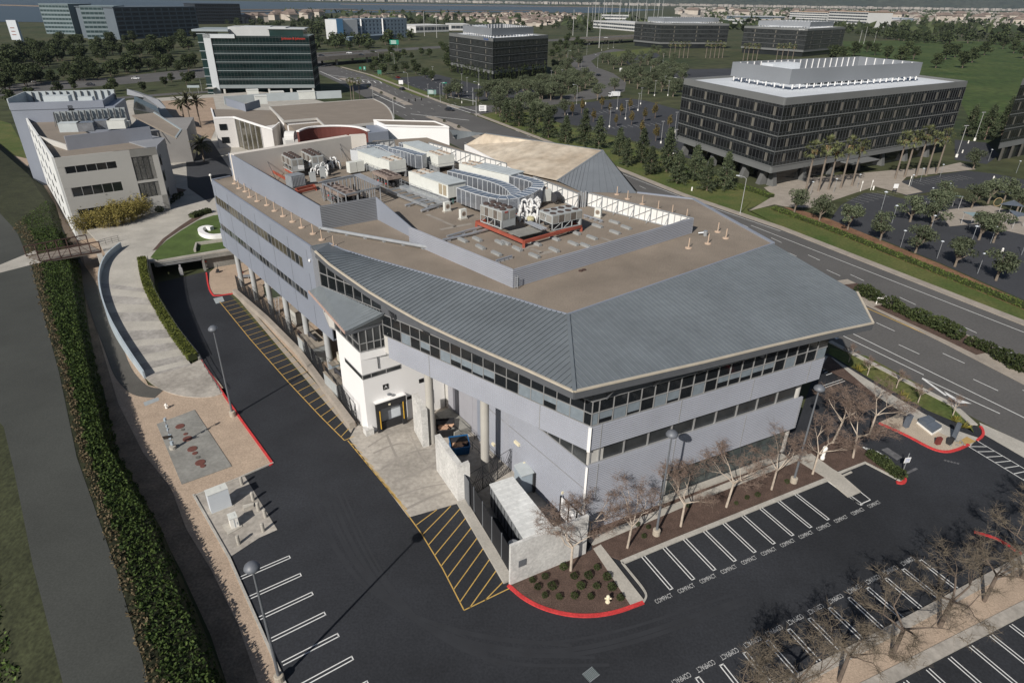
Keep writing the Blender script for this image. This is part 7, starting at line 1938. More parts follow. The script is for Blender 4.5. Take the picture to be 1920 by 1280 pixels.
OU = scatter([(1040, 98), (1100, 96), (1080, 140), (1100, 168), (1040, 196), (1000, 196), (1010, 160), (1040, 140)], 34, 41)+scatter([(1150, 104), (1240, 96), (1280, 140), (1276, 186), (1230, 186), (1176, 168), (1160, 140), (1125, 118)], 46, 42)+scatter([(830, 176), (1000, 160), (1010, 180), (930, 196), (840, 190)], 14, 43)+scatter([(900, 216), (1000, 206), (1060, 216), (1040, 236), (980, 232)], 16, 44)+[(846, 181), (860, 183), (912, 182), (935, 178), (950, 170), (985, 176), (940, 207), (955, 212), (972, 208), (990, 200), (1052, 188), (1078, 186), (1120, 188), (1097, 166), (1060, 160), (1072, 150), (1095, 152), (1105, 160), (1150, 122), (1165, 124), (1185, 127), (1200, 124), (1215, 122), (1235, 127), (1180, 157), (1195, 167), (1215, 167), (1200, 152), (1225, 157), (1252, 162), (1262, 182), (1240, 172), (1275, 152), (1152, 172), (1048, 115), (1062, 108), (1075, 102), (1085, 98), (1040, 132), (1050, 145), (1185, 140), (1172, 148), (1235, 145), (1262, 135), (1040, 172), (1022, 178), (1130, 118), (1140, 115)]
plant(olive[0], OU[::2], 'small olive tree in the beds between the far car parks', 'olive trees between the far car parks', sc=(1.3, 1.8)); plant(olive[1], OU[1::2], 'small olive tree in the beds between the far car parks', 'olive trees between the far car parks', sc=(1.3, 1.8))
# young car-park trees
young = crown_tree('young_tree', 'x', 'tree', rblobs(random.Random(8), 9, .8, 2.6, 5.6, .75, 1.1), 480, .22, leaf_young, bark_twig, 2.4, .09, 8)
plant(young, [(1112, 229), (1155, 237), (1163, 217), (1184, 234), (1207, 228), (1201, 254), (1228, 222), (1229, 265), (1254, 243), (1073, 218), (1090, 213), (1180, 208), (1142, 214), (1128, 205), (1290, 260)], 'young yellowing tree in a kerbed island of the far car park', 'young trees in the far car park', sc=(.85, 1.2))
# fan palms
def fanpalm(seed, h=12.2):
    rnd = random.Random(seed); root = empty('fan_palm', 'x', 'palm tree', (0, 0, -60)); b = MB(); b.lathe([(.42, 0), (.3, .5), (.24, h*.5), (.2, h-1)], (0, 0, 0), 8); b.put('trunk', bark_palm, root, local=True)
    m = MB()
    for i in range(46):
        el = rnd.uniform(-.9, 1.35); a = rnd.uniform(0, 6.28); L = rnd.uniform(1.5, 2.2); d = Vector((math.cos(a)*math.cos(el), math.sin(a)*math.cos(el), math.sin(el))); s = Vector((-math.sin(a), math.cos(a), 0)); c = Vector((0, 0, h-.8)); e = c+d*L; up = s.cross(d)
        for k in range(-3, 4):
            t = k*.3; q = (d*math.cos(t)+s*math.sin(t)); tip = e+q*1.15+Vector((0, 0, -.18*abs(k)-.1)); w_ = s*.12*math.cos(t)-d*.12*math.sin(t)
            m.face([e-w_, e+w_, tip+Vector((0, 0, -.05))])
        m.face([c, e-s*.05, e+s*.05])
    m.put('crown', leaf_palm, root, local=True)
    k = MB()
    for i in range(26):
        a = rnd.uniform(0, 6.28); z = rnd.uniform(-2.0, -1.0); k.face([(0, 0, h-.9), (.75*math.cos(a), .75*math.sin(a), h+z+.1), (.6*math.cos(a+.35), .6*math.sin(a+.35), h+z-.3)])
    k.put('dead_skirt', mat('dead_frond', (.22, .15, .075), .9, .25, 3), root, local=True); return root
fp = [fanpalm(1), fanpalm(2, 12.8)]
for i, q in enumerate([(1510, 361), (1534, 359), (1553, 356), (1576, 353), (1597, 349), (1678, 336), (1696, 333), (1717, 331), (1736, 329), (1755, 326)]):
    plant(fp[i % 2], [q], 'tall fan palm in front of the nearest dark office, %s from the left' % ORD[i], 'fan palms in front of the nearest dark office', sc=(.96, 1.08))
plant(fp[0], [(x, 109) for x in (1255, 1264, 1273, 1281, 1289, 1323, 1331, 1339, 1347, 1354)]+[(x, 114) for x in (1393, 1401, 1410, 1418, 1455, 1465, 1475, 1485)], 'distant fan palm standing before the far dark offices', 'distant fan palms', sc=(.98, 1.1))
plant(fp[1], [(659, 188), (664, 189), (675, 187)], lambda i, n: ['fan palm by the avenue behind the tan hall, left of three', 'fan palm by the avenue behind the tan hall, middle of three', 'fan palm by the avenue behind the tan hall, right of three'][i], 'three fan palms by the avenue', sc=(.7, .75))
def datepalm(seed, h=8.0, fr_=4.0, n=34, droop=1.1):
    rnd = random.Random(seed); root = empty('date_palm', 'x', 'palm tree', (0, 0, -60)); b = MB(); b.lathe([(.3, 0), (.24, h*.5), (.3, h-.6), (.42, h-.2), (.2, h)], (0, 0, 0), 8); b.put('trunk', bark_palm, root, local=True); m = MB()
    for i in range(n):
        a = i*2.4+rnd.uniform(-.2, .2); el = rnd.uniform(-.2, 1.3); p = Vector((0, 0, h)); d = Vector((math.cos(a)*math.cos(el), math.sin(a)*math.cos(el), math.sin(el))); s = Vector((-math.sin(a), math.cos(a), 0)); K = 7
        for k in range(K):
            q = p+d*(fr_/K); d = (d+Vector((0, 0, -droop/K))).normalized(); w0, w1 = .34*math.sin(math.pi*(k+.6)/(K+1))+.05, .34*math.sin(math.pi*(k+1.6)/(K+1)); dn_ = Vector((0, 0, -.14))
            m.face([p, q, q+s*w1+dn_, p+s*w0+dn_]); m.face([p, p-s*w0+dn_, q-s*w1+dn_, q]); p = q
    m.put('crown', leaf_date, root, local=True); return root
dp = [datepalm(1), datepalm(2, 9.2), datepalm(3, 8.4)]
for i, q in enumerate([(348, 237, 1.0), (359, 238, 1.0), (376, 236, 1.0)]): plant(dp[i], [q], ['feathery date palm in the sandy court, left of three', 'tallest feathery date palm in the sandy court, middle of three', 'feathery date palm in the sandy court, right of three'][i], 'date palms of the sandy court', 3.5)
dpb = datepalm(9, 4.6, 3.6, 50, 1.5); plant(dpb, [(383, 303, 1.05)], 'bushy low palm in the shaded court below the white office', None, 3.5)
# evergreen masses, broad trees
ever = [crown_tree('evergreen_tree', 'x', 'tree', rblobs(random.Random(s), 14, 2.6, 2.2, 6.0, 1.4), 1300, .34, leaf_dark, bark_dark, 1.8, .25, s, shell=.6) for s in (51, 52, 53)]
EV = [('dark evergreen tree on the bank between the freeway and the teal offices', 'evergreens beyond the freeway', scatter([(-20, 105), (60, 92), (130, 84), (240, 76), (380, 74), (382, 92), (330, 106), (220, 118), (120, 128), (0, 140)], 80, 1), (1.1, 1.9)),
      ('dark bushy tree on the near side of the freeway', 'bushy trees along the freeway', scatter([(-20, 150), (80, 140), (200, 130), (370, 118), (370, 134), (260, 142), (120, 158), (-20, 182)], 60, 2), (.8, 1.5)),
      ('dark bushy tree between the freeway and the frontage street', 'bushy trees by the frontage street', [(110, 176), (140, 170), (205, 178), (215, 172), (310, 162), (322, 154), (350, 160), (362, 152), (20, 196), (60, 190), (270, 172)], (.7, 1.05)),
      ('green tree in the planted corner between the freeway and the avenue', 'trees between freeway and avenue', [(700, 112), (715, 118), (728, 122), (705, 130), (745, 118), (758, 108), (772, 112), (690, 96), (655, 94), (760, 135), (775, 128), (735, 104), (700, 136), (720, 140), (780, 140), (798, 146), (810, 152), (742, 138), (790, 105), (805, 108)], (.8, 1.25)),
      ('dark green tree beside the dark office beyond the intersection', 'trees beside the second dark office', [(835, 100), (842, 110), (838, 122), (846, 132), (828, 92), (1040, 92), (1050, 88), (1062, 84), (1035, 110), (1060, 96), (1075, 90), (1045, 104), (1082, 86), (1090, 92), (1066, 78)], (1.0, 1.5)),
      ('big dark tree on the green slope at the upper right', 'big trees on the green slope', [(1640, 104), (1662, 112), (1688, 122), (1712, 112), (1700, 100), (1754, 128), (1772, 112), (1804, 128), (1822, 118), (1845, 104), (1880, 92), (1900, 100), (1918, 110), (1625, 98), (1600, 106), (1580, 112), (1560, 116), (1790, 108)], (1.5, 2.3))]
for i, (lab, grp, pts, sc) in enumerate(EV):
    for j in range(3): plant(ever[j], pts[j::3], lab, grp, sc=sc)
# far trees between the houses of the town
fart = crown_tree('far_tree', 'x', 'tree', rblobs(random.Random(77), 8, 2.6, 2.5, 6.5, 1.9), 220, .8, leaf_dark, bark_dark, 2.5, .3, 77, shell=.7)
plant(fart, scatter([(580, 56), (760, 34), (1090, 30), (1120, 62), (1010, 58), (860, 44), (775, 66), (768, 76), (700, 92), (590, 100)], 150, 6), 'distant dark tree among the roofs of the town beyond the freeway', 'distant trees of the town', sc=(.9, 1.9))
plant(fart, scatter([(1580, 30), (1700, 50), (1920, 40), (1920, 84), (1700, 84), (1560, 60)], 110, 9), 'distant dark tree in the wooded strip at the upper right', 'distant trees at the upper right', sc=(1.2, 2.4))
plant(fart, scatter([(395, 44), (600, 30), (620, 62), (590, 66), (440, 50)], 40, 12), 'distant dark tree by the waterfront beyond the glass tower', 'distant trees by the waterfront', sc=(1.0, 1.6))
plant(fart, scatter([(1250, 60), (1300, 40), (1560, 40), (1590, 60), (1400, 44)], 30, 14), 'distant dark tree behind the row of dark offices', 'distant trees behind the dark offices', sc=(1., 1.6))
# bare plane trees
def bare(seed, h, spread, m1, m2, depth=5, thick=.16, tw=5, up=.25, lean=(0, 0)):
    rnd = random.Random(seed); root = empty('bare_tree', 'x', 'tree', (0, 0, -60)); tr = MB(); tw_ = MB()
    def grow(p, d, L, r, k):
        q = p; n = 2 if k < depth-1 else 1; dd = d
        for _ in range(n):
            dd = (dd+Vector((rnd.gauss(0, .2), rnd.gauss(0, .2), rnd.gauss(0, .1)))).normalized(); e = q+dd*(L/n); (tr if k < 3 else tw_).tube(q, e, r, r*.8, 5 if k < 2 else 3, cap=False); q = e; r *= .8
        if k >= depth: return
        for i in range(rnd.choice((2, 3, 3)) if k < depth-1 else 4):
            a = rnd.uniform(0, 6.28); s = spread*rnd.uniform(.6, 1.2); nd = (dd+Vector((math.cos(a)*s, math.sin(a)*s, rnd.uniform(-.3, .5)+up*.3))).normalized(); grow(q, nd, L*rnd.uniform(.6, .85), r*.72, k+1)
        if k >= 2:
            for i in range(tw):
                t = rnd.random(); a = rnd.uniform(0, 6.28); b0 = p.lerp(q, t); e0_ = b0+Vector((math.cos(a), math.sin(a), rnd.uniform(-.3, .7)))*L*rnd.uniform(.35, .8); tw_.tube(b0, e0_, .013, .009, 3, cap=False)
                for _ in range(2): tw_.tube(b0.lerp(e0_, .6), b0.lerp(e0_, .6)+Vector((rnd.gauss(0, 1), rnd.gauss(0, 1), rnd.gauss(0, .7)))*L*.28, .009, .006, 3, cap=False)
    t0 = Vector((lean[0], lean[1], h*.36)); tr.tube((0, 0, -.05), t0, thick*1.15, thick*.9, 8)
    for i in range(4):
        a = i*1.57+rnd.uniform(-.4, .4); grow(t0-Vector((0, 0, .1*i)), Vector((math.cos(a)*spread, math.sin(a)*spread, .75)).normalized(), h*.2, thick*.6, 1)
    tr.put('trunk', m1, root, local=True); tw_.put('twigs', m2, root, local=True); return root
pt = [bare(11, 9.4, .8, bark_pale, bark_twig, thick=.115), bare(12, 9.0, .75, bark_pale, bark_twig, lean=(.4, .2), thick=.115), bare(13, 9.8, .85, bark_pale, bark_twig, lean=(-.3, .3), thick=.115)]
PTL = [(1070, 1071, .95, 'in the corner bed of dwarf shrubs against the block wall'), (1104, 1012, .85, 'at the end of the block wall beside the white gate'), (1176, 1028, .95, 'left of the lamp post in the long bed'), (1276, 988, .95, 'right of the lamp post in the long bed'), (1361, 952, 1.0, 'in the middle of the long bed'), (1446, 919, .9, 'left of the second lamp post in the long bed'), (1523, 890, .9, 'beside the white fire post and footpath'), (1599, 859, 1.05, 'at the entrance hedge, leaning right'), (1560, 832, 1.0, 'behind the white fire post near the building corner'), (1630, 815, .9, 'nearest the gravel island with the slate stones')]
for i, (x, y, s, w_) in enumerate(PTL): plant(pt[i % 3], [(x, y, s)], 'bare pale trunked plane tree '+w_, 'bare plane trees in front of the building')
dt = [bare(21, 9.6, .95, bark_dark, mat('dark_twig_tan', (.165, .135, .10), .9, .25, 2), 5, .17, up=.1), bare(22, 9.2, .95, bark_dark, _M['dark_twig_tan'], 5, .16, up=.1), bare(23, 9.8, 1.0, bark_dark, _M['dark_twig_tan'], 5, .17, up=.1)]
DT = [(1478, 1328, 'leftmost of the row, cut by the bottom edge'), (1572, 1278, 'second from the left in the row'), (1671, 1232, 'third from the left in the row'), (1761, 1176, 'fourth from the left in the row'), (1844, 1128, 'fifth from the left in the row'), (1915, 1085, 'sixth from the left, at the right edge'), (1965, 1030, 'cut by the right edge beside the red kerb tip'), (1385, 1378, 'mostly below the bottom edge')]
for i, (x, y, w_) in enumerate(DT): plant(dt[i % 3], [(x, y, 1.0)], 'bare tree on the gravel divider, '+w_, 'bare trees on the gravel divider')
st_ = bare(31, 3.6, .6, bark_pale, bark_twig, 4, .06)
for i, q in enumerate([(1591, 679), (1626, 704), (1680, 728), (1721, 755), (1786, 779)]): plant(st_, [q+(1.0,)], 'slender bare young tree in the grass strip by the avenue, %s from the left' % ORD[i], 'young bare trees in the avenue strip')
# shrubs
shrub = crown_tree('round_shrub', 'x', 'shrub', [((0, 0, .42), .5, .5, .42)], 330, .085, leaf_bush, bark_dark, .3, .05, 61, shell=.75)
SH = [(1065, 705), (1135, 685), (1095, 745), (1175, 742), (1135, 790), (1215, 798), (1300, 793), (1390, 797), (1297, 685), (1378, 683), (1335, 740), (1422, 740), (1507, 747), (1555, 805), (1425, 635), (1240, 633), (1480, 690)]
plant(shrub, [(640+.336*x, 850+.336*y+3) for x, y in SH], 'round dwarf shrub in the bark mulch of the corner bed', 'dwarf shrubs of the corner bed', .1, (.6, .82))
plant(shrub, [(1632, 858), (1642, 864), (1652, 872), (1660, 878), (1668, 884), (1676, 890), (1684, 896)], lambda i, n: 'dark clipped shrub in the hedge beside the entrance drive, %s from the top' % ORD[i], 'hedge shrubs beside the entrance drive', .1, (1.3, 1.6))
plant(shrub, [(1612, 551), (1622, 556), (1634, 562), (1646, 567), (1668, 578), (1682, 584), (1694, 590), (1706, 596), (1718, 601), (1732, 607), (1745, 612), (1758, 618), (1772, 625), (1788, 634), (1820, 648), (1838, 655), (1852, 661), (1868, 672), (1880, 678), (1900, 690), (1915, 696)], 'low dark shrub on the planted median of the avenue', 'shrubs of the planted median', .13, (1.9, 2.8))
plant(shrub, [(x, y) for x, y in ((650, 152), (665, 158), (690, 165), (715, 176), (740, 187), (833, 229), (860, 240), (885, 252))], 'small shrub on the far part of the median', 'shrubs of the far median', .1, (1.0, 1.6))
plant(shrub, [(1195, 985), (1290, 950), (1400, 935), (1420, 930), (1475, 905), (1490, 900), (1380, 945), (1207, 1007), (1215, 990)], 'tiny green tuft in the mulch of the long bed', 'tufts in the long bed', .1, (.4, .6))
flax = empty('flax_plant', 'x', 'plant', (0, 0, -60)); m = MB(); rf = random.Random(4)
for i in range(50):
    a = rf.uniform(0, 6.28); L = rf.uniform(.7, 1.2); e = rf.uniform(.5, 1.4); t = Vector((math.cos(a)*math.cos(e)*L, math.sin(a)*math.cos(e)*L, math.sin(e)*L)); s = Vector((-math.sin(a), math.cos(a), 0))*.05; m.face([(s.x, s.y, 0), t+s*.5, t*1.05+Vector((0, 0, -.05)), (-s.x, -s.y, 0)])
m.put('leaves', leaf_flax, flax, local=True)
for i, q in enumerate([(1605, 692), (1612, 697), (1690, 742), (1698, 752), (1790, 790), (1806, 802)]): plant(flax, [q+(.9,)], 'yellow striped flax plant in the strip by the avenue, %s from the left' % ORD[i], 'flax plants in the avenue strip', .1)
# hedges, bamboo
def hedge(label, pts, w_, h, n, leaf=leaf_hedge, zf=lambda p: 0.0, size=.13, name='hedge'):
    root = empty(name, label, 'hedge', (*pts[0], zf(0))); rnd = random.Random(len(label)); q = []; P_ = [Vector((p[0], p[1], zf(i/(len(pts)-1)))) for i, p in enumerate(pts)]; core = MB()
    for a, b in zip(P_, P_[1:]):
        d = (b-a); nn = Vector((-d.y, d.x, 0)).normalized()*w_/2
        core.hexa([a-nn*.85, b-nn*.85, b+nn*.85, a+nn*.85], [a-nn*.8+Vector((0, 0, h*.93)), b-nn*.8+Vector((0, 0, h*.93)), b+nn*.8+Vector((0, 0, h*.93)), a+nn*.8+Vector((0, 0, h*.93))])
        L_ = d.length
        for _ in range(int(n*L_)):
            t, u_, v_ = rnd.random(), rnd.uniform(-1, 1), rnd.random(); f_ = rnd.random()
            if f_ < .55: v_ = 1+rnd.gauss(0, .06)
            elif f_ < .78: u_ = 1+rnd.gauss(0, .08)
            else: u_ = -1+rnd.gauss(0, .08)
            q.append(a+d*t+nn*u_+Vector((0, 0, h*v_)))
    core.put('inner_twigs', mat('hedge_core', (.035, .045, .014), .9, .2, 1), root); leafmesh(q, size, rnd).put('foliage', leaf, root); return root
HC_ = [rr[i].lerp(wl[i], .45) for i in range(0, min(len(rr), len(wl)), 3)]
hz = [p.z for p in HC_]
hedge('clipped bright green hedge curving between the walkway and the sunken drive', [(p.x, p.y) for p in HC_], 1.35, 1.0, 200, zf=lambda t: hz[min(len(hz)-1, int(round(t*(len(hz)-1))))])
hp = gl([(1450, 393), (1560, 433), (1700, 489), (1900, 569), (2060, 636)]); hp = [lerp(a, b, k/6) for a, b in zip(hp, hp[1:]) for k in range(6)]
hedge('long low clipped hedge between the avenue verge and the olive trees', hp, 1.7, .8, 45, leafmat('verge_hedge_leaf', (.055, .085, .02), (.12, .15, .04)), size=.2)
hedge('low clipped hedge at the corner of the nearest dark office', gl([(1378, 350), (1415, 360), (1446, 371)]), 2.2, .9, 40, leafmat('verge_hedge_leaf', (.055, .085, .02), (.12, .15, .04)), size=.22)
hedge('dark low hedge along the plaza path before the lawn', gl([(360, 409), (378, 402), (395, 398)], 3.5), 1.6, .9, 60, leaf_bush, lambda t: 3.5, .18)
bm = empty('bamboo_clump', 'x', 'bamboo', (0, 0, -60)); b = MB(); rq = random.Random(9); q = []
for i in range(26):
    a, r_ = rq.uniform(0, 6.28), rq.uniform(0, 1.2); p = Vector((r_*math.cos(a), r_*math.sin(a), 0)); t = p+Vector((math.cos(a)*rq.uniform(.2, 1.3), math.sin(a)*rq.uniform(.2, 1.3), rq.uniform(2.5, 4.6))); b.tube(p, t, .03, .01, 4, cap=False)
    for k in range(60): u_ = rq.uniform(.3, 1.02); q.append(p.lerp(t, u_)+Vector((rq.gauss(0, .3), rq.gauss(0, .3), rq.gauss(0, .25))))
b.put('canes', mat('bamboo_cane', (.30, .24, .10), .7, .15, 2), bm, local=True); leafmesh(q, .14, rq).put('foliage', leaf_bamboo, bm, local=True)
for i, q_ in enumerate([(160, 438), (178, 434), (196, 428), (214, 425), (232, 420), (250, 415), (266, 408), (243, 405), (222, 412), (190, 418), (276, 400)]): plant(bm, [q_+(1.05,)], 'yellow green bamboo clump along the front of the pale office', 'bamboo clumps before the pale office', 3.4 if q_[0] > 190 else 2.5)
plant(shrub, [(300+8*k, 398-6*k) for k in range(6)], 'dark shrub in the plaza bed below the pale office', 'shrubs of the plaza bed', 3.5, (1.2, 1.8))
# ivy on the levee and grass below it
rg_ = random.Random(15)
def bank(A, B, n, size, lo, hi, za, zb, leaf, label, tt=(.14, 1.0), name='bank_ivy', kk='ivy', hump=False):
    pts = []; L = [(b-a).length for a, b in zip(A, A[1:])]; T_ = sum(L)
    for i in range(len(A)-1):
        for _ in range(int(n*L[i]/T_)):
            s, t = rg_.random(), rg_.uniform(*tt); a, b = A[i].lerp(A[i+1], s), B[i].lerp(B[i+1], s); t += .05*math.sin(a.x*1.3+a.y*.9)+.04*math.sin(a.y*2.3); p = a.lerp(b, t); t = max(0, min(1, t)); pts.append((p.x, p.y, (lerp(za, zb, t) if not hump or t > 1 else (lerp(za, 2.6, t/.8) if t < .8 else lerp(2.6, zb, (t-.8)/.2)))+rg_.uniform(lo, hi)))
    stuff(name, leafmesh(pts, size, rg_), leaf, label, kk)
A_, B_ = LEVEE_R
bank(A_[2:], B_[2:], 30000, .15, .0, .42, 3.5, 0, leaf_ivy, 'dense green ivy covering the levee slope beside the old path', (.22, 1.0), hump=True)
bank(A_[2:], B_[2:], 4500, .13, .0, .2, 3.5, 3.0, leafmat('dry_stalk', (.10, .075, .04), (.19, .15, .09)), 'dry brown stalks along the edge of the old path', (.02, .26), 'dry_grass', 'dry grass')
LB2 = []
for i, p in enumerate(LEVEE_L):
    d = (LEVEE_L[min(i+1, len(LEVEE_L)-1)]-LEVEE_L[max(0, i-1)]); n = Vector((d.y, -d.x)).normalized(); n = -n if n.x > 0 else n; LB2.append(p+n*9)
bank(LEVEE_L[3:], LB2[3:], 14000, .17, .0, .4, 3.5, 0, leaf_ivy, 'green growth on the outer slope of the levee', (.28, 1.0))
# ================================================================ LAMPS, POLES, SIGNS, VEHICLES, TOWN
def biglamp(px, py, label, proto=[None]):
    c = g(px, py)
    if proto[0] is None:
        r = empty('parking_lamp', label, 'lamp post', (c.x, c.y, 0), 'tall parking lamp posts'); proto[0] = r
        b = MB(); b.lathe([(.38, 0), (.38, .75), (.3, .8)], (0, 0, 0), 14); b.put('footing', mat('lamp_footing', (.42, .37, .30), .85, .1, 2), r, local=True)
        b = MB(); b.lathe([(.13, .75), (.11, 4), (.075, 12.2)], (0, 0, 0), 10); b.put('pole', lamp_metal, r, local=True)
        b = MB(); b.lathe([(.12, 12.0), (.52, 12.2), (.57, 12.32), (.5, 12.5), (.28, 12.7), (.1, 12.75)], (0, 0, 0), 18); b.put('lamp_bowl', lamp_bowl, r, True, True)
    else: dup(proto[0], (c.x, c.y, 0), 0, label)
biglamp(437, 780, 'tall grey lamp post by the red kerb beside the drive'); biglamp(525, 1277, 'tall grey lamp post at the left row of stalls, cut by the bottom edge'); biglamp(1230, 1003, 'tall grey lamp post in the long bed before the building corner'); biglamp(1487, 905, 'tall grey lamp post in the long bed near the right end of the building')
def cobra(h, arm, m=pole_pale, r0=.09):
    r = empty('street_lamp', 'x', 'street lamp', (0, 0, -60)); b = MB(); b.tube((0, 0, 0), (0, 0, h-.6), r0, r0*.7, 7); b.lathe([(.16, 0), (.16, .4)], (0, 0, 0), 8); b.put('pole', m, r, local=True)
    b = MB(); P_ = [Vector((0, 0, h-.7)), Vector((-arm*.35, 0, h-.2)), Vector((-arm, 0, h))]; b.path(P_, .05, 5); b.put('arm', m, r, local=True)
    b = MB(); b.box((-arm-.3, 0, h), (.8, .3, .16)); b.put('lamp_head', cab_white, r, local=True); return r
def putl(proto, lst, lab, grp, z=0.0):
    for i, q in enumerate(lst):
        c = g(q[0], q[1], z); l = lab[i] if isinstance(lab, list) else lab; s = q[2] if len(q) > 2 else 1; rz = q[3] if len(q) > 3 else .4
        if proto.name not in PLACED: PLACED.append(proto.name); proto.location = (c.x, c.y, z); proto.rotation_euler = (0, 0, rz); proto.scale = (s,)*3; proto['label'] = l; proto['group'] = grp
        else: dup(proto, (c.x, c.y, z), rz, l, s, grp)
co = cobra(9.4, 1.8)
putl(co, [(1387.6, 401, 1, -.3), (700, 190, .95, 0), (766, 169, 1, 0), (711, 122, 1, 0), (740, 125, 1, 0), (825.6, 192, 1, 3.1), (897, 190, 1, .4), (1081, 196, 1, .2), (1120, 128, 1, .2), (1100, 103, 1, 2.8), (1064, 118, 1, 2.8), (379, 172, .8, 1)],
     ['pale cobra head street lamp on the verge by the seamed hall', 'street lamp by the avenue right of the fan palms', 'street lamp on the far kerb before the intersection', 'street lamp near the freeway bank, left of two', 'street lamp near the freeway bank, right of two', 'street lamp holding a green street sign at the intersection', 'street lamp at the corner of the intersection by the winding street', 'street lamp among the olive trees beside the winding street', 'street lamp in the bend of the winding street', 'street lamp at the far end of the winding street', 'street lamp left of the winding street in the trees', 'street lamp behind the date palms by the frontage street'], 'cobra head street lamps')
pl_ = empty('car_park_light', 'x', 'lamp post', (0, 0, -60)); b = MB(); b.lathe([(.3, 0), (.3, .8)], (0, 0, 0), 8); b.put('footing', hydrant_white, pl_, local=True); b = MB(); b.tube((0, 0, .8), (0, 0, 7.8), .08, .06, 6); b.put('pole', pole_pale, pl_, local=True); b = MB(); b.box((0, 0, 7.85), (1.3, .35, .14)); b.put('lamp_head', pole_pale, pl_, local=True)
putl(pl_, [(1142.5, 239), (1172.5, 224), (1196, 208), (1239, 269), (1265, 249), (1227, 180), (1064, 216, .8), (1201, 196), (1252, 180), (1157, 205), (876, 174), (898, 160), (866, 166), (803, 182, .8), (812, 150), (1033, 158), (1053, 156), (1243, 120), (1150, 90, .8), (1140, 92, .8), (1128, 95, .8), (1262, 292, 1.1), (1218, 150), (1090, 132, .8), (1245, 170), (1793, 295, 1.35), (1827, 264, 1.35)], 'pale car park light post beyond the avenue', 'pale light posts of the far car parks')
sl = empty('garden_light', 'x', 'lamp post', (0, 0, -60)); b = MB(); b.tube((0, 0, 0), (0, 0, 3.8), .06, .05, 6); b.put('pole', steel_galv, sl, local=True); b = MB(); b.lathe([(.3, 3.75), (.34, 3.82), (.1, 3.95)], (0, 0, 0), 10); b.put('lamp_head', cab_white, sl, local=True)
putl(sl, [(1519, 367), (1563, 361), (1607, 352), (1650.6, 399, 1.4), (1672, 419, 1.15), (1774, 370), (1742, 379), (1744, 434), (1688, 464), (1819, 460, 1.15), (1756.6, 485), (1832.6, 513, 1.1), (1706, 353), (1725, 340), (1762, 332), (1853, 302), (1905, 325), (1857, 456), (1915, 478)], 'short grey garden light post in the forecourt at the right', 'garden light posts of the forecourt')
# tall net poles on the horizon
npole = empty('net_pole', 'x', 'pole', (0, 0, -60)); b = MB(); b.tube((0, 0, 0), (0, 0, 48), .55, .4, 6); b.put('pole', mat('far_pole', (.46, .46, .45), .6, .06, 1), npole, local=True); b = MB(); b.box((0, 0, .4), (1.6, 1.6, .8)); b.put('footing', concrete, npole, local=True)
NP = [(1074, 67, .7), (1100, 76, .8), (1115, 44), (1131, 42), (1146, 41), (1161, 42), (1177.5, 42), (1193, 42), (1209, 42), (1225, 38), (1233, 36), (1241, 35), (1123, 90, .7), (796, 68, .62), (819, 71, .6), (1110, 41, .7), (1122, 40, .7), (1136, 38, .8), (1160, 36, .8), (1172, 36, .8), (1185, 35, .8), (1198, 36, .8), (1212, 36, .8)]
putl(npole, NP, 'tall slim pale pole rising above the horizon behind the dark offices', 'tall pale poles on the horizon')
putl(npole, [(1608, 93, .42), (1619, 83, .42), (1639, 80, .3)], ['tall leaning pale pole on the green slope, left of three', 'tall leaning pale pole on the green slope, middle of three', 'shorter leaning pale pole on the green slope, right of three'], 'pale poles on the green slope')
# signals
def signal(px, py, ax, ay, label, h=7.0):
    c = g(px, py); e = g(ax, ay, 0); d = (e-c); L = min(d.length, 16); d.normalize(); r = empty('traffic_signal', label, 'traffic signal', (c.x, c.y, 0), 'mast arm traffic signals'); b = MB(); b.tube((*c, 0), (*c, h+1), .16, .12, 8); b.put('pole', pole_pale, r); b = MB(); p = c+d*L; b.tube((*c, h-.8), (*p, h), .1, .06, 6); b.put('arm', pole_pale, r)
    for t in (.55, .78, 1): q = c+d*L*t; b = MB(); b.box((q.x, q.y, h-.5), (.45, .45, 1.2)); b.put('signal_head', black, r)
signal(739, 222, 810, 212, 'traffic signal on a mast arm at the near corner of the intersection'); signal(597, 146, 625, 142, 'traffic signal on a curved mast arm beyond the glass tower'); signal(893, 218, 830, 210, 'traffic signal on the far corner of the intersection'); signal(887, 197, 850, 208, 'traffic signal beside the white monument board')
def board(px, py, w_, h, z, m, label, name='road_sign', rz=0.0, lines=None, post=pole_pale, back=None):
    c = g(px, py); r = empty(name, label, 'sign', (c.x, c.y, 0), None, rz); b = MB()
    for s in (-w_*.35, w_*.35): b.tube((s, 0, 0), (s, 0, z+h*.5), .08, n=6)
    b.put('post', post, r, local=True); b = MB(); b.box((0, -.1, z+h/2), (w_, .1, h)); b.put('panel', m, r, local=True)
    if lines:
        b = MB()
        for k in range(3): b.box((-w_*.08, -.16, z+h*(.25+.25*k)), (w_*.6, .02, h*.1))
        b.put('panel_text', lines, r, local=True)
board(905, 211, 3.4, 2.6, .6, sign_white, 'white monument board at the intersection corner', lines=mat('sign_ink', (.2, .22, .24), .6, 0)); board(740, 93, 9, 4.2, 4.5, green_sign, 'large green freeway sign right of the hotel', lines=sign_white); board(810, 180, 4.6, 2.3, .8, mat('teal_board', (.16, .27, .25), .6, .05, .5), 'teal monument board before the second dark office', lines=sign_white)
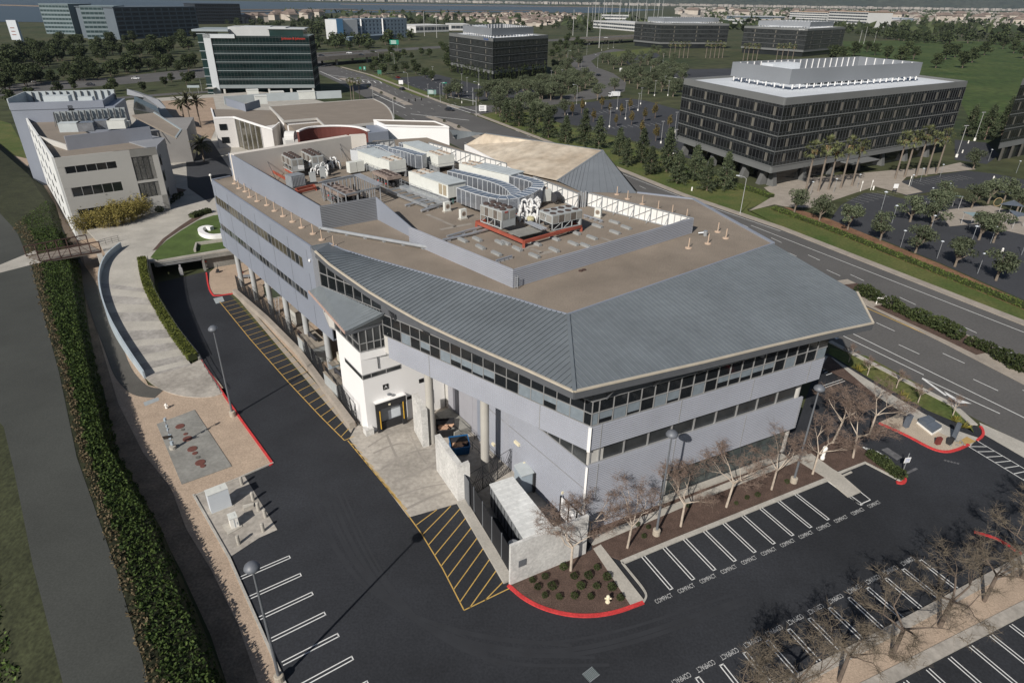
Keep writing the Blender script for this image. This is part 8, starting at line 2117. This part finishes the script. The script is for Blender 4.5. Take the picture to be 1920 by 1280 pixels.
board(684, 134, 1.6, 2.2, 1.0, green_sign, 'small green route sign below the freeway bridge', lines=sign_white); board(676, 133, 1.6, 1.6, 1.0, green_sign, 'second small green sign left of the route sign'); board(712, 142, 2.6, 2.4, 1.0, mat('dull_green', (.05, .17, .11), .6, .05, 1), 'dull green sign board in the planted corner'); board(752, 160, 2.6, 2.2, .6, sign_white, 'white round edged board beside the far kerb'); board(1168, 136, 5.2, 2.4, .5, sign_white, 'white sign board in the bend of the winding street'); board(1676, 362, 1.3, 1.2, 1.4, sign_white, 'white sign board on a dark post before the palms', post=dark_paint); board(834, 181, 2.6, .5, 6.5, green_sign, 'green street name sign on the intersection lamp'); board(365, 176, 6, 1.2, 3, mat('pale_board', (.35, .40, .42), .6, .05, 1), 'pale curved canopy board across the frontage street', rz=.2)
# vehicles
def car_proto(name, L=4.6, W=1.8, H_=1.45, m=car_dark, kind='car'):
    r = empty(name, 'x', kind, (0, 0, -60)); b = MB(); prof = [(-L/2, .35), (-L/2, .75), (-L*.42, .85), (-L*.2, .92), (L*.2, .92), (L*.45, .82), (L/2, .65), (L/2, .35)]
    vs = [(x, y, z) for y in (-W/2, W/2) for x, z in prof]; k = len(prof); b.raw(vs, [tuple(range(k)), tuple(range(2*k-1, k-1, -1))]+[(i, k+i, k+(i+1) % k, (i+1) % k) for i in range(k)]); b.put('body', m, r, local=True)
    b = MB(); b.hexa([(-L*.4, -W*.46, .88), (L*.24, -W*.46, .9), (L*.24, W*.46, .9), (-L*.4, W*.46, .88)], [(-L*.3, -W*.38, H_), (L*.06, -W*.38, H_), (L*.06, W*.38, H_), (-L*.3, W*.38, H_)]); c = b.put('cabin', glass_dark, r, local=True); b = MB(); b.box((-L*.12, 0, H_+.01), (L*.34, W*.74, .05)); b.put('roof', m, r, local=True)
    for x in (-L*.31, L*.31):
        for y in (-W*.46, W*.46): b = MB(); b.tube((x, y-.1, .33), (x, y+.1, .33), .33, n=12); b.put('wheel', rubber, r, local=True)
    for y in (-W*.33, W*.33): b = MB(); b.box((L/2, y, .62), (.05, .35, .14)); b.put('headlight', hydrant_white, r, local=True)
    return r
cars = {k: car_proto(k+'_car', m=m) for k, m in (('dark', car_dark), ('white', car_white), ('red', car_red), ('silver', car_silver))}
for k, c in cars.items(): c.name = 'car'; 
ALLC.update({c.name: [o for o in bpy.data.objects if o.parent == c] for c in cars.values()})
CARS = [('dark', 843, 208, -.4, 'dark blue car crossing the empty intersection', 0), ('red', 746, 147, 2.0, 'dark red car waiting on the avenue near the freeway bridge', 0), ('dark', 754, 169, 2.2, 'dark car with a white marking by the far kerb of the avenue', 0), ('dark', 1122, 143, .9, 'dark car in the bend of the winding street', 0), ('white', 60, 155, .1, 'white car on the left part of the freeway', 0), ('white', 255, 149, .1, 'white car on the freeway left of the glass tower', 0), ('dark', 170, 161, .1, 'dark car on the freeway between the two white cars', 0), ('white', 655, 101, .1, 'white car on the freeway bridge', 6), ('dark', 603, 106, .1, 'dark car at the left end of the freeway bridge', 6), ('dark', 678, 105, .1, 'dark car at the right end of the freeway bridge', 6), ('dark', 752, 98, .1, 'dark car on the freeway below the large green sign', 0), ('white', 1262, 148, .3, 'white car parked behind the far olive trees', 0), ('silver', 1072, 111, .9, 'silver car parked at the left kerb of the winding street, upper of two', 0), ('silver', 1068, 120, .9, 'silver car parked at the left kerb of the winding street, lower of two', 0), ('white', 1136, 72, .2, 'white car on the viaduct by the second row of offices', 6)]
for k, x, y, rz, lab, z in CARS:
    pr_ = cars[k]; c = g(x, y, z); 
    if pr_.name not in PLACED: PLACED.append(pr_.name); pr_.location = (c.x, c.y, z+.05); pr_.rotation_euler = (0, 0, rz); pr_['label'] = lab; pr_['group'] = 'cars on the roads'
    else: dup(pr_, (c.x, c.y, z+.05), rz, lab, None, 'cars on the roads')
c = g(1154, 183); r = empty('truck', 'white box truck parked beside the winding street', 'truck', (c.x, c.y, 0), None, .2); b = MB(); b.box((0, 0, 2.0), (4.2, 2.2, 2.2)); b.put('cargo_box', car_white, r, local=True); b = MB(); b.box((-3.1, 0, 1.5), (1.6, 2.0, 1.9)); b.put('cab', car_white, r, local=True); b = MB(); b.box((-3.5, 0, 1.9), (.9, 2.04, .7)); b.put('window', glass_dark, r, local=True)
for x in (-2.8, 1.2):
    for y in (-1, 1): b = MB(); b.tube((x, y-.12, .45), (x, y+.12, .45), .45, n=10); b.put('wheel', rubber, r, local=True)
# freeway bridges
def viaduct(label, a, b_, z, w_, ns):
    p, q = g(*a, z), g(*b_, z); d = (q-p).normalized(); n = Vector((-d.y, d.x)); r = empty('freeway_bridge', label, 'bridge', (p.x, p.y, 0)); b = MB(); b.prism([p-n*w_/2, q-n*w_/2, q+n*w_/2, p+n*w_/2], z-1.6, z); b.put('deck', road_asphalt, r); b = MB()
    for s in (-1, 1): b.prism([p+n*(s*w_/2-.2), q+n*(s*w_/2-.2), q+n*(s*w_/2+.2), p+n*(s*w_/2+.2)], z-1.8, z+.9)
    b.put('parapet', concrete_warm, r)
    for k in range(ns):
        t = p.lerp(q, (k+.5)/ns)
        for s in (-.35, .35): b = MB(); c = t+n*w_*s; b.tube((*c, 0), (*c, z-1.6), .9, n=10); b.put('pier', concrete, r)
viaduct('pale freeway bridge over the avenue beside the glass tower', (520, 112), (700, 99), 6, 24, 3); viaduct('long freeway viaduct on piers left of the third dark office', (1078, 74), (1215, 67), 6, 26, 5)
# shade sails, ring and seats in the garden court
for i, (x, y, w_) in enumerate(((1746, 400, 5), (1785, 390, 4), (1818, 425, 5.5), (1890, 405, 6), (1900, 425, 5))):
    c = g(x, y); r = empty('shade_sail', ['pale blue shade canopy nearest the small car park', 'small pale blue shade canopy behind the first', 'pale blue shade canopy in the middle of the garden court', 'dark shade canopy at the right of the garden court', 'lower dark shade canopy at the right of the garden court'][i], 'shade canopy', (c.x, c.y, 0), 'shade canopies of the garden court'); b = MB()
    for k in range(3): a = k*2.1+i; b.tube((c.x+math.cos(a)*w_*.4, c.y+math.sin(a)*w_*.4, 0), (c.x+math.cos(a)*w_*.4, c.y+math.sin(a)*w_*.4, 2.9+.3*k), .06, n=6)
    b.put('post', pole_pale, r); b = MB(); q = [Vector((c.x+math.cos(k*2.1+i)*w_*.5, c.y+math.sin(k*2.1+i)*w_*.5, 2.9+.3*k)) for k in range(3)]; b.hexa([p+Vector((0, 0, -.04)) for p in q], q); b.put('sail', mat('sail_blue', (.26, .34, .36), .7, .05, 1) if i < 3 else slate, r)
b = MB(); c = g(1868, 388); 
for k in range(24): a0, a1 = k*math.pi/12, (k+1)*math.pi/12; b.tube((c.x+1.1*math.cos(a0), c.y, 1.3+1.1*math.sin(a0)), (c.x+1.1*math.cos(a1), c.y, 1.3+1.1*math.sin(a1)), .1, n=5)
tag(b.put('ring_sculpture', mat('tan_ring', (.32, .24, .13), .6, .1, 1)), 'tan ring sculpture standing in the garden court', 'sculpture')
for i, (x, y) in enumerate(((1637, 356), (1815, 460 if False else 269), (1804, 287), (1862, 337), (1878, 474), (1297, 358), (1098, 264 if False else 196), (866, 194))): 
    c = g(x, y); b = MB(); b.lathe([(.2, 0), (.2, 1.0), (.12, 1.1)], (c.x, c.y, 0), 8); tag(b.put('path_bollard', hydrant_white), 'short white bollard beyond the avenue', 'bollard', 'white bollards beyond the avenue')
for i, (x, y) in enumerate(((1613, 359), (1632, 357), (1704, 349))):
    c = g(x, y); b = MB(); b.tube((c.x, c.y, 0), (c.x, c.y, 3.0), .07); b.box((c.x, c.y-.06, 2.6), (.3, .05, .6)); tag(b.put('bay_sign_post', hydrant_white), 'white bay sign post at the head of the small car park', 'sign post', 'white bay sign posts')
# the town
hs = empty('town_house', 'x', 'house', (0, 0, -60)); b = MB(); b.prism([(-5, -4), (5, -4), (5, 4), (-5, 4)], 0, 5.4); b.put('wall', mat('town_wall', (.52, .46, .40), .85, .2, .05), hs, local=True); b = MB(); b.hexa([(-5.5, -4.5, 5.4), (5.5, -4.5, 5.4), (5.5, 4.5, 5.4), (-5.5, 4.5, 5.4)], [(-3.4, -.1, 7.6), (3.4, -.1, 7.6), (3.4, .1, 7.6), (-3.4, .1, 7.6)]); b.put('roof', mat('town_roof', (.21, .165, .14), .9, .25, .05), hs, local=True)
rh = random.Random(17)
def town(poly, n, seed, lab, grp, sc): putl(hs, [(x, y, rh.uniform(*sc), rh.uniform(0, 3.1)) for x, y in scatter(poly, n, seed)], lab, grp)
town([(600, 50), (700, 34), (1010, 27), (1110, 30), (1010, 52), (870, 40), (760, 34)], 260, 3, 'far pale house with a brown roof in the town before the bay', 'far houses of the town before the bay', (.8, 1.5))
town([(420, 44), (600, 29), (620, 34), (440, 46)], 30, 4, 'far pale house on the waterfront left of the hotel', 'far houses on the waterfront', (1.2, 2.4))
town([(1240, 24), (1500, 24), (1920, 34), (1920, 50), (1700, 40), (1480, 33), (1300, 32)], 60, 5, 'far pale house in the settlement below the right hills', 'far houses below the right hills', (1.8, 3.6))
b = MB(); rr2 = random.Random(23)
for k in range(900):
    t = rr2.random(); y = 7600-rr2.random()*900; x = rr2.uniform(-3200, 5200); s = rr2.uniform(8, 30); b.box((x, y+abs(x)*.02, 8), (s*1.6, s, rr2.uniform(8, 26)), rr2.uniform(0, 3))
for k in range(900):
    y = rr2.uniform(1700, 5200); x = y*rr2.uniform(.22, .95); s = rr2.uniform(7, 22); b.box((x, y, 4), (s*1.5, s, rr2.uniform(6, 13)), rr2.uniform(0, 3))
stuff('far_town', b, mat('far_town_wall', (.36, .33, .30), .85, .3, .004), 'pale specks of the far towns along the foot of the hills', 'town')
b = MB(); q = []
for k in range(5200):
    y = rr2.uniform(1250, 5400); x = y*rr2.uniform(.26, 1.0) if rr2.random() < .75 else y*rr2.uniform(-.32, .2); 
    if x < y*.25 and not (1300 < y < 2300): continue
    q.append((x, y, rr2.uniform(2, 9)))
stuff('far_woods', leafmesh(q, 9.0, rr2), leaf_dark, 'dark woods merging into one mass below the hills', 'woods')
# ================================================================ LIGHT AND CAMERA
w = bpy.data.worlds.new('World'); SC.world = w; w.use_nodes = True
nt = w.node_tree; bg = nt.nodes['Background']
sky = nt.nodes.new('ShaderNodeTexSky'); sky.sky_type = 'NISHITA'; sky.sun_disc = False
SUN_EL, SUN_AZ = 35.0, 240.5                       # degrees; azimuth counter-clockwise from +X, towards the sun
sky.sun_elevation = R(SUN_EL); sky.sun_rotation = R(90-SUN_AZ) % (2*math.pi)
nt.links.new(sky.outputs['Color'], bg.inputs['Color']); bg.inputs['Strength'].default_value = .05
ld = bpy.data.lights.new('sun', 'SUN'); ld.energy = 4.7; ld.angle = R(.53); ld.color = (1, .95, .88)
lo = bpy.data.objects.new('sun', ld); COL.objects.link(lo)
sv = Vector((math.cos(R(SUN_EL))*math.cos(R(SUN_AZ)), math.cos(R(SUN_EL))*math.sin(R(SUN_AZ)), math.sin(R(SUN_EL))))
lo.rotation_euler = sv.to_track_quat('Z', 'Y').to_euler(); lo.location = (0, 0, 200)
cd = bpy.data.cameras.new('camera'); cam = bpy.data.objects.new('camera', cd); COL.objects.link(cam); SC.camera = cam
cd.sensor_fit = 'HORIZONTAL'; cd.sensor_width = 36; cd.lens = F/1920*36; cd.clip_end = 40000; cd.clip_start = .5
M = Matrix((RT, -DN, -_f)).transposed().to_4x4(); M.translation = Vector((0, 0, HC)); cam.matrix_world = M
SC.view_settings.view_transform = 'Standard'; SC.view_settings.look = 'None'; SC.view_settings.exposure = .0; SC.view_settings.gamma = 1
# thin air that turns far things pale and blue
mb = MB(); mb.prism([(-11900, -150), (11900, -150), (11900, 12500), (-11900, 12500)], -3, 720)
hm = bpy.data.materials.new('haze'); hm.use_nodes = True; nt = hm.node_tree; nt.nodes.remove(nt.nodes['Principled BSDF'])
pv = nt.nodes.new('ShaderNodeVolumePrincipled'); pv.inputs['Color'].default_value = (.72, .84, 1, 1); pv.inputs['Density'].default_value = .000032; pv.inputs['Anisotropy'].default_value = .2
nt.links.new(pv.outputs['Volume'], nt.nodes['Material Output'].inputs['Volume'])
hz_ = mb.put('haze', hm); hz_['kind'] = 'stuff'; hz_['label'] = 'thin pale blue haze over the far bay and hills'; hz_['category'] = 'haze'
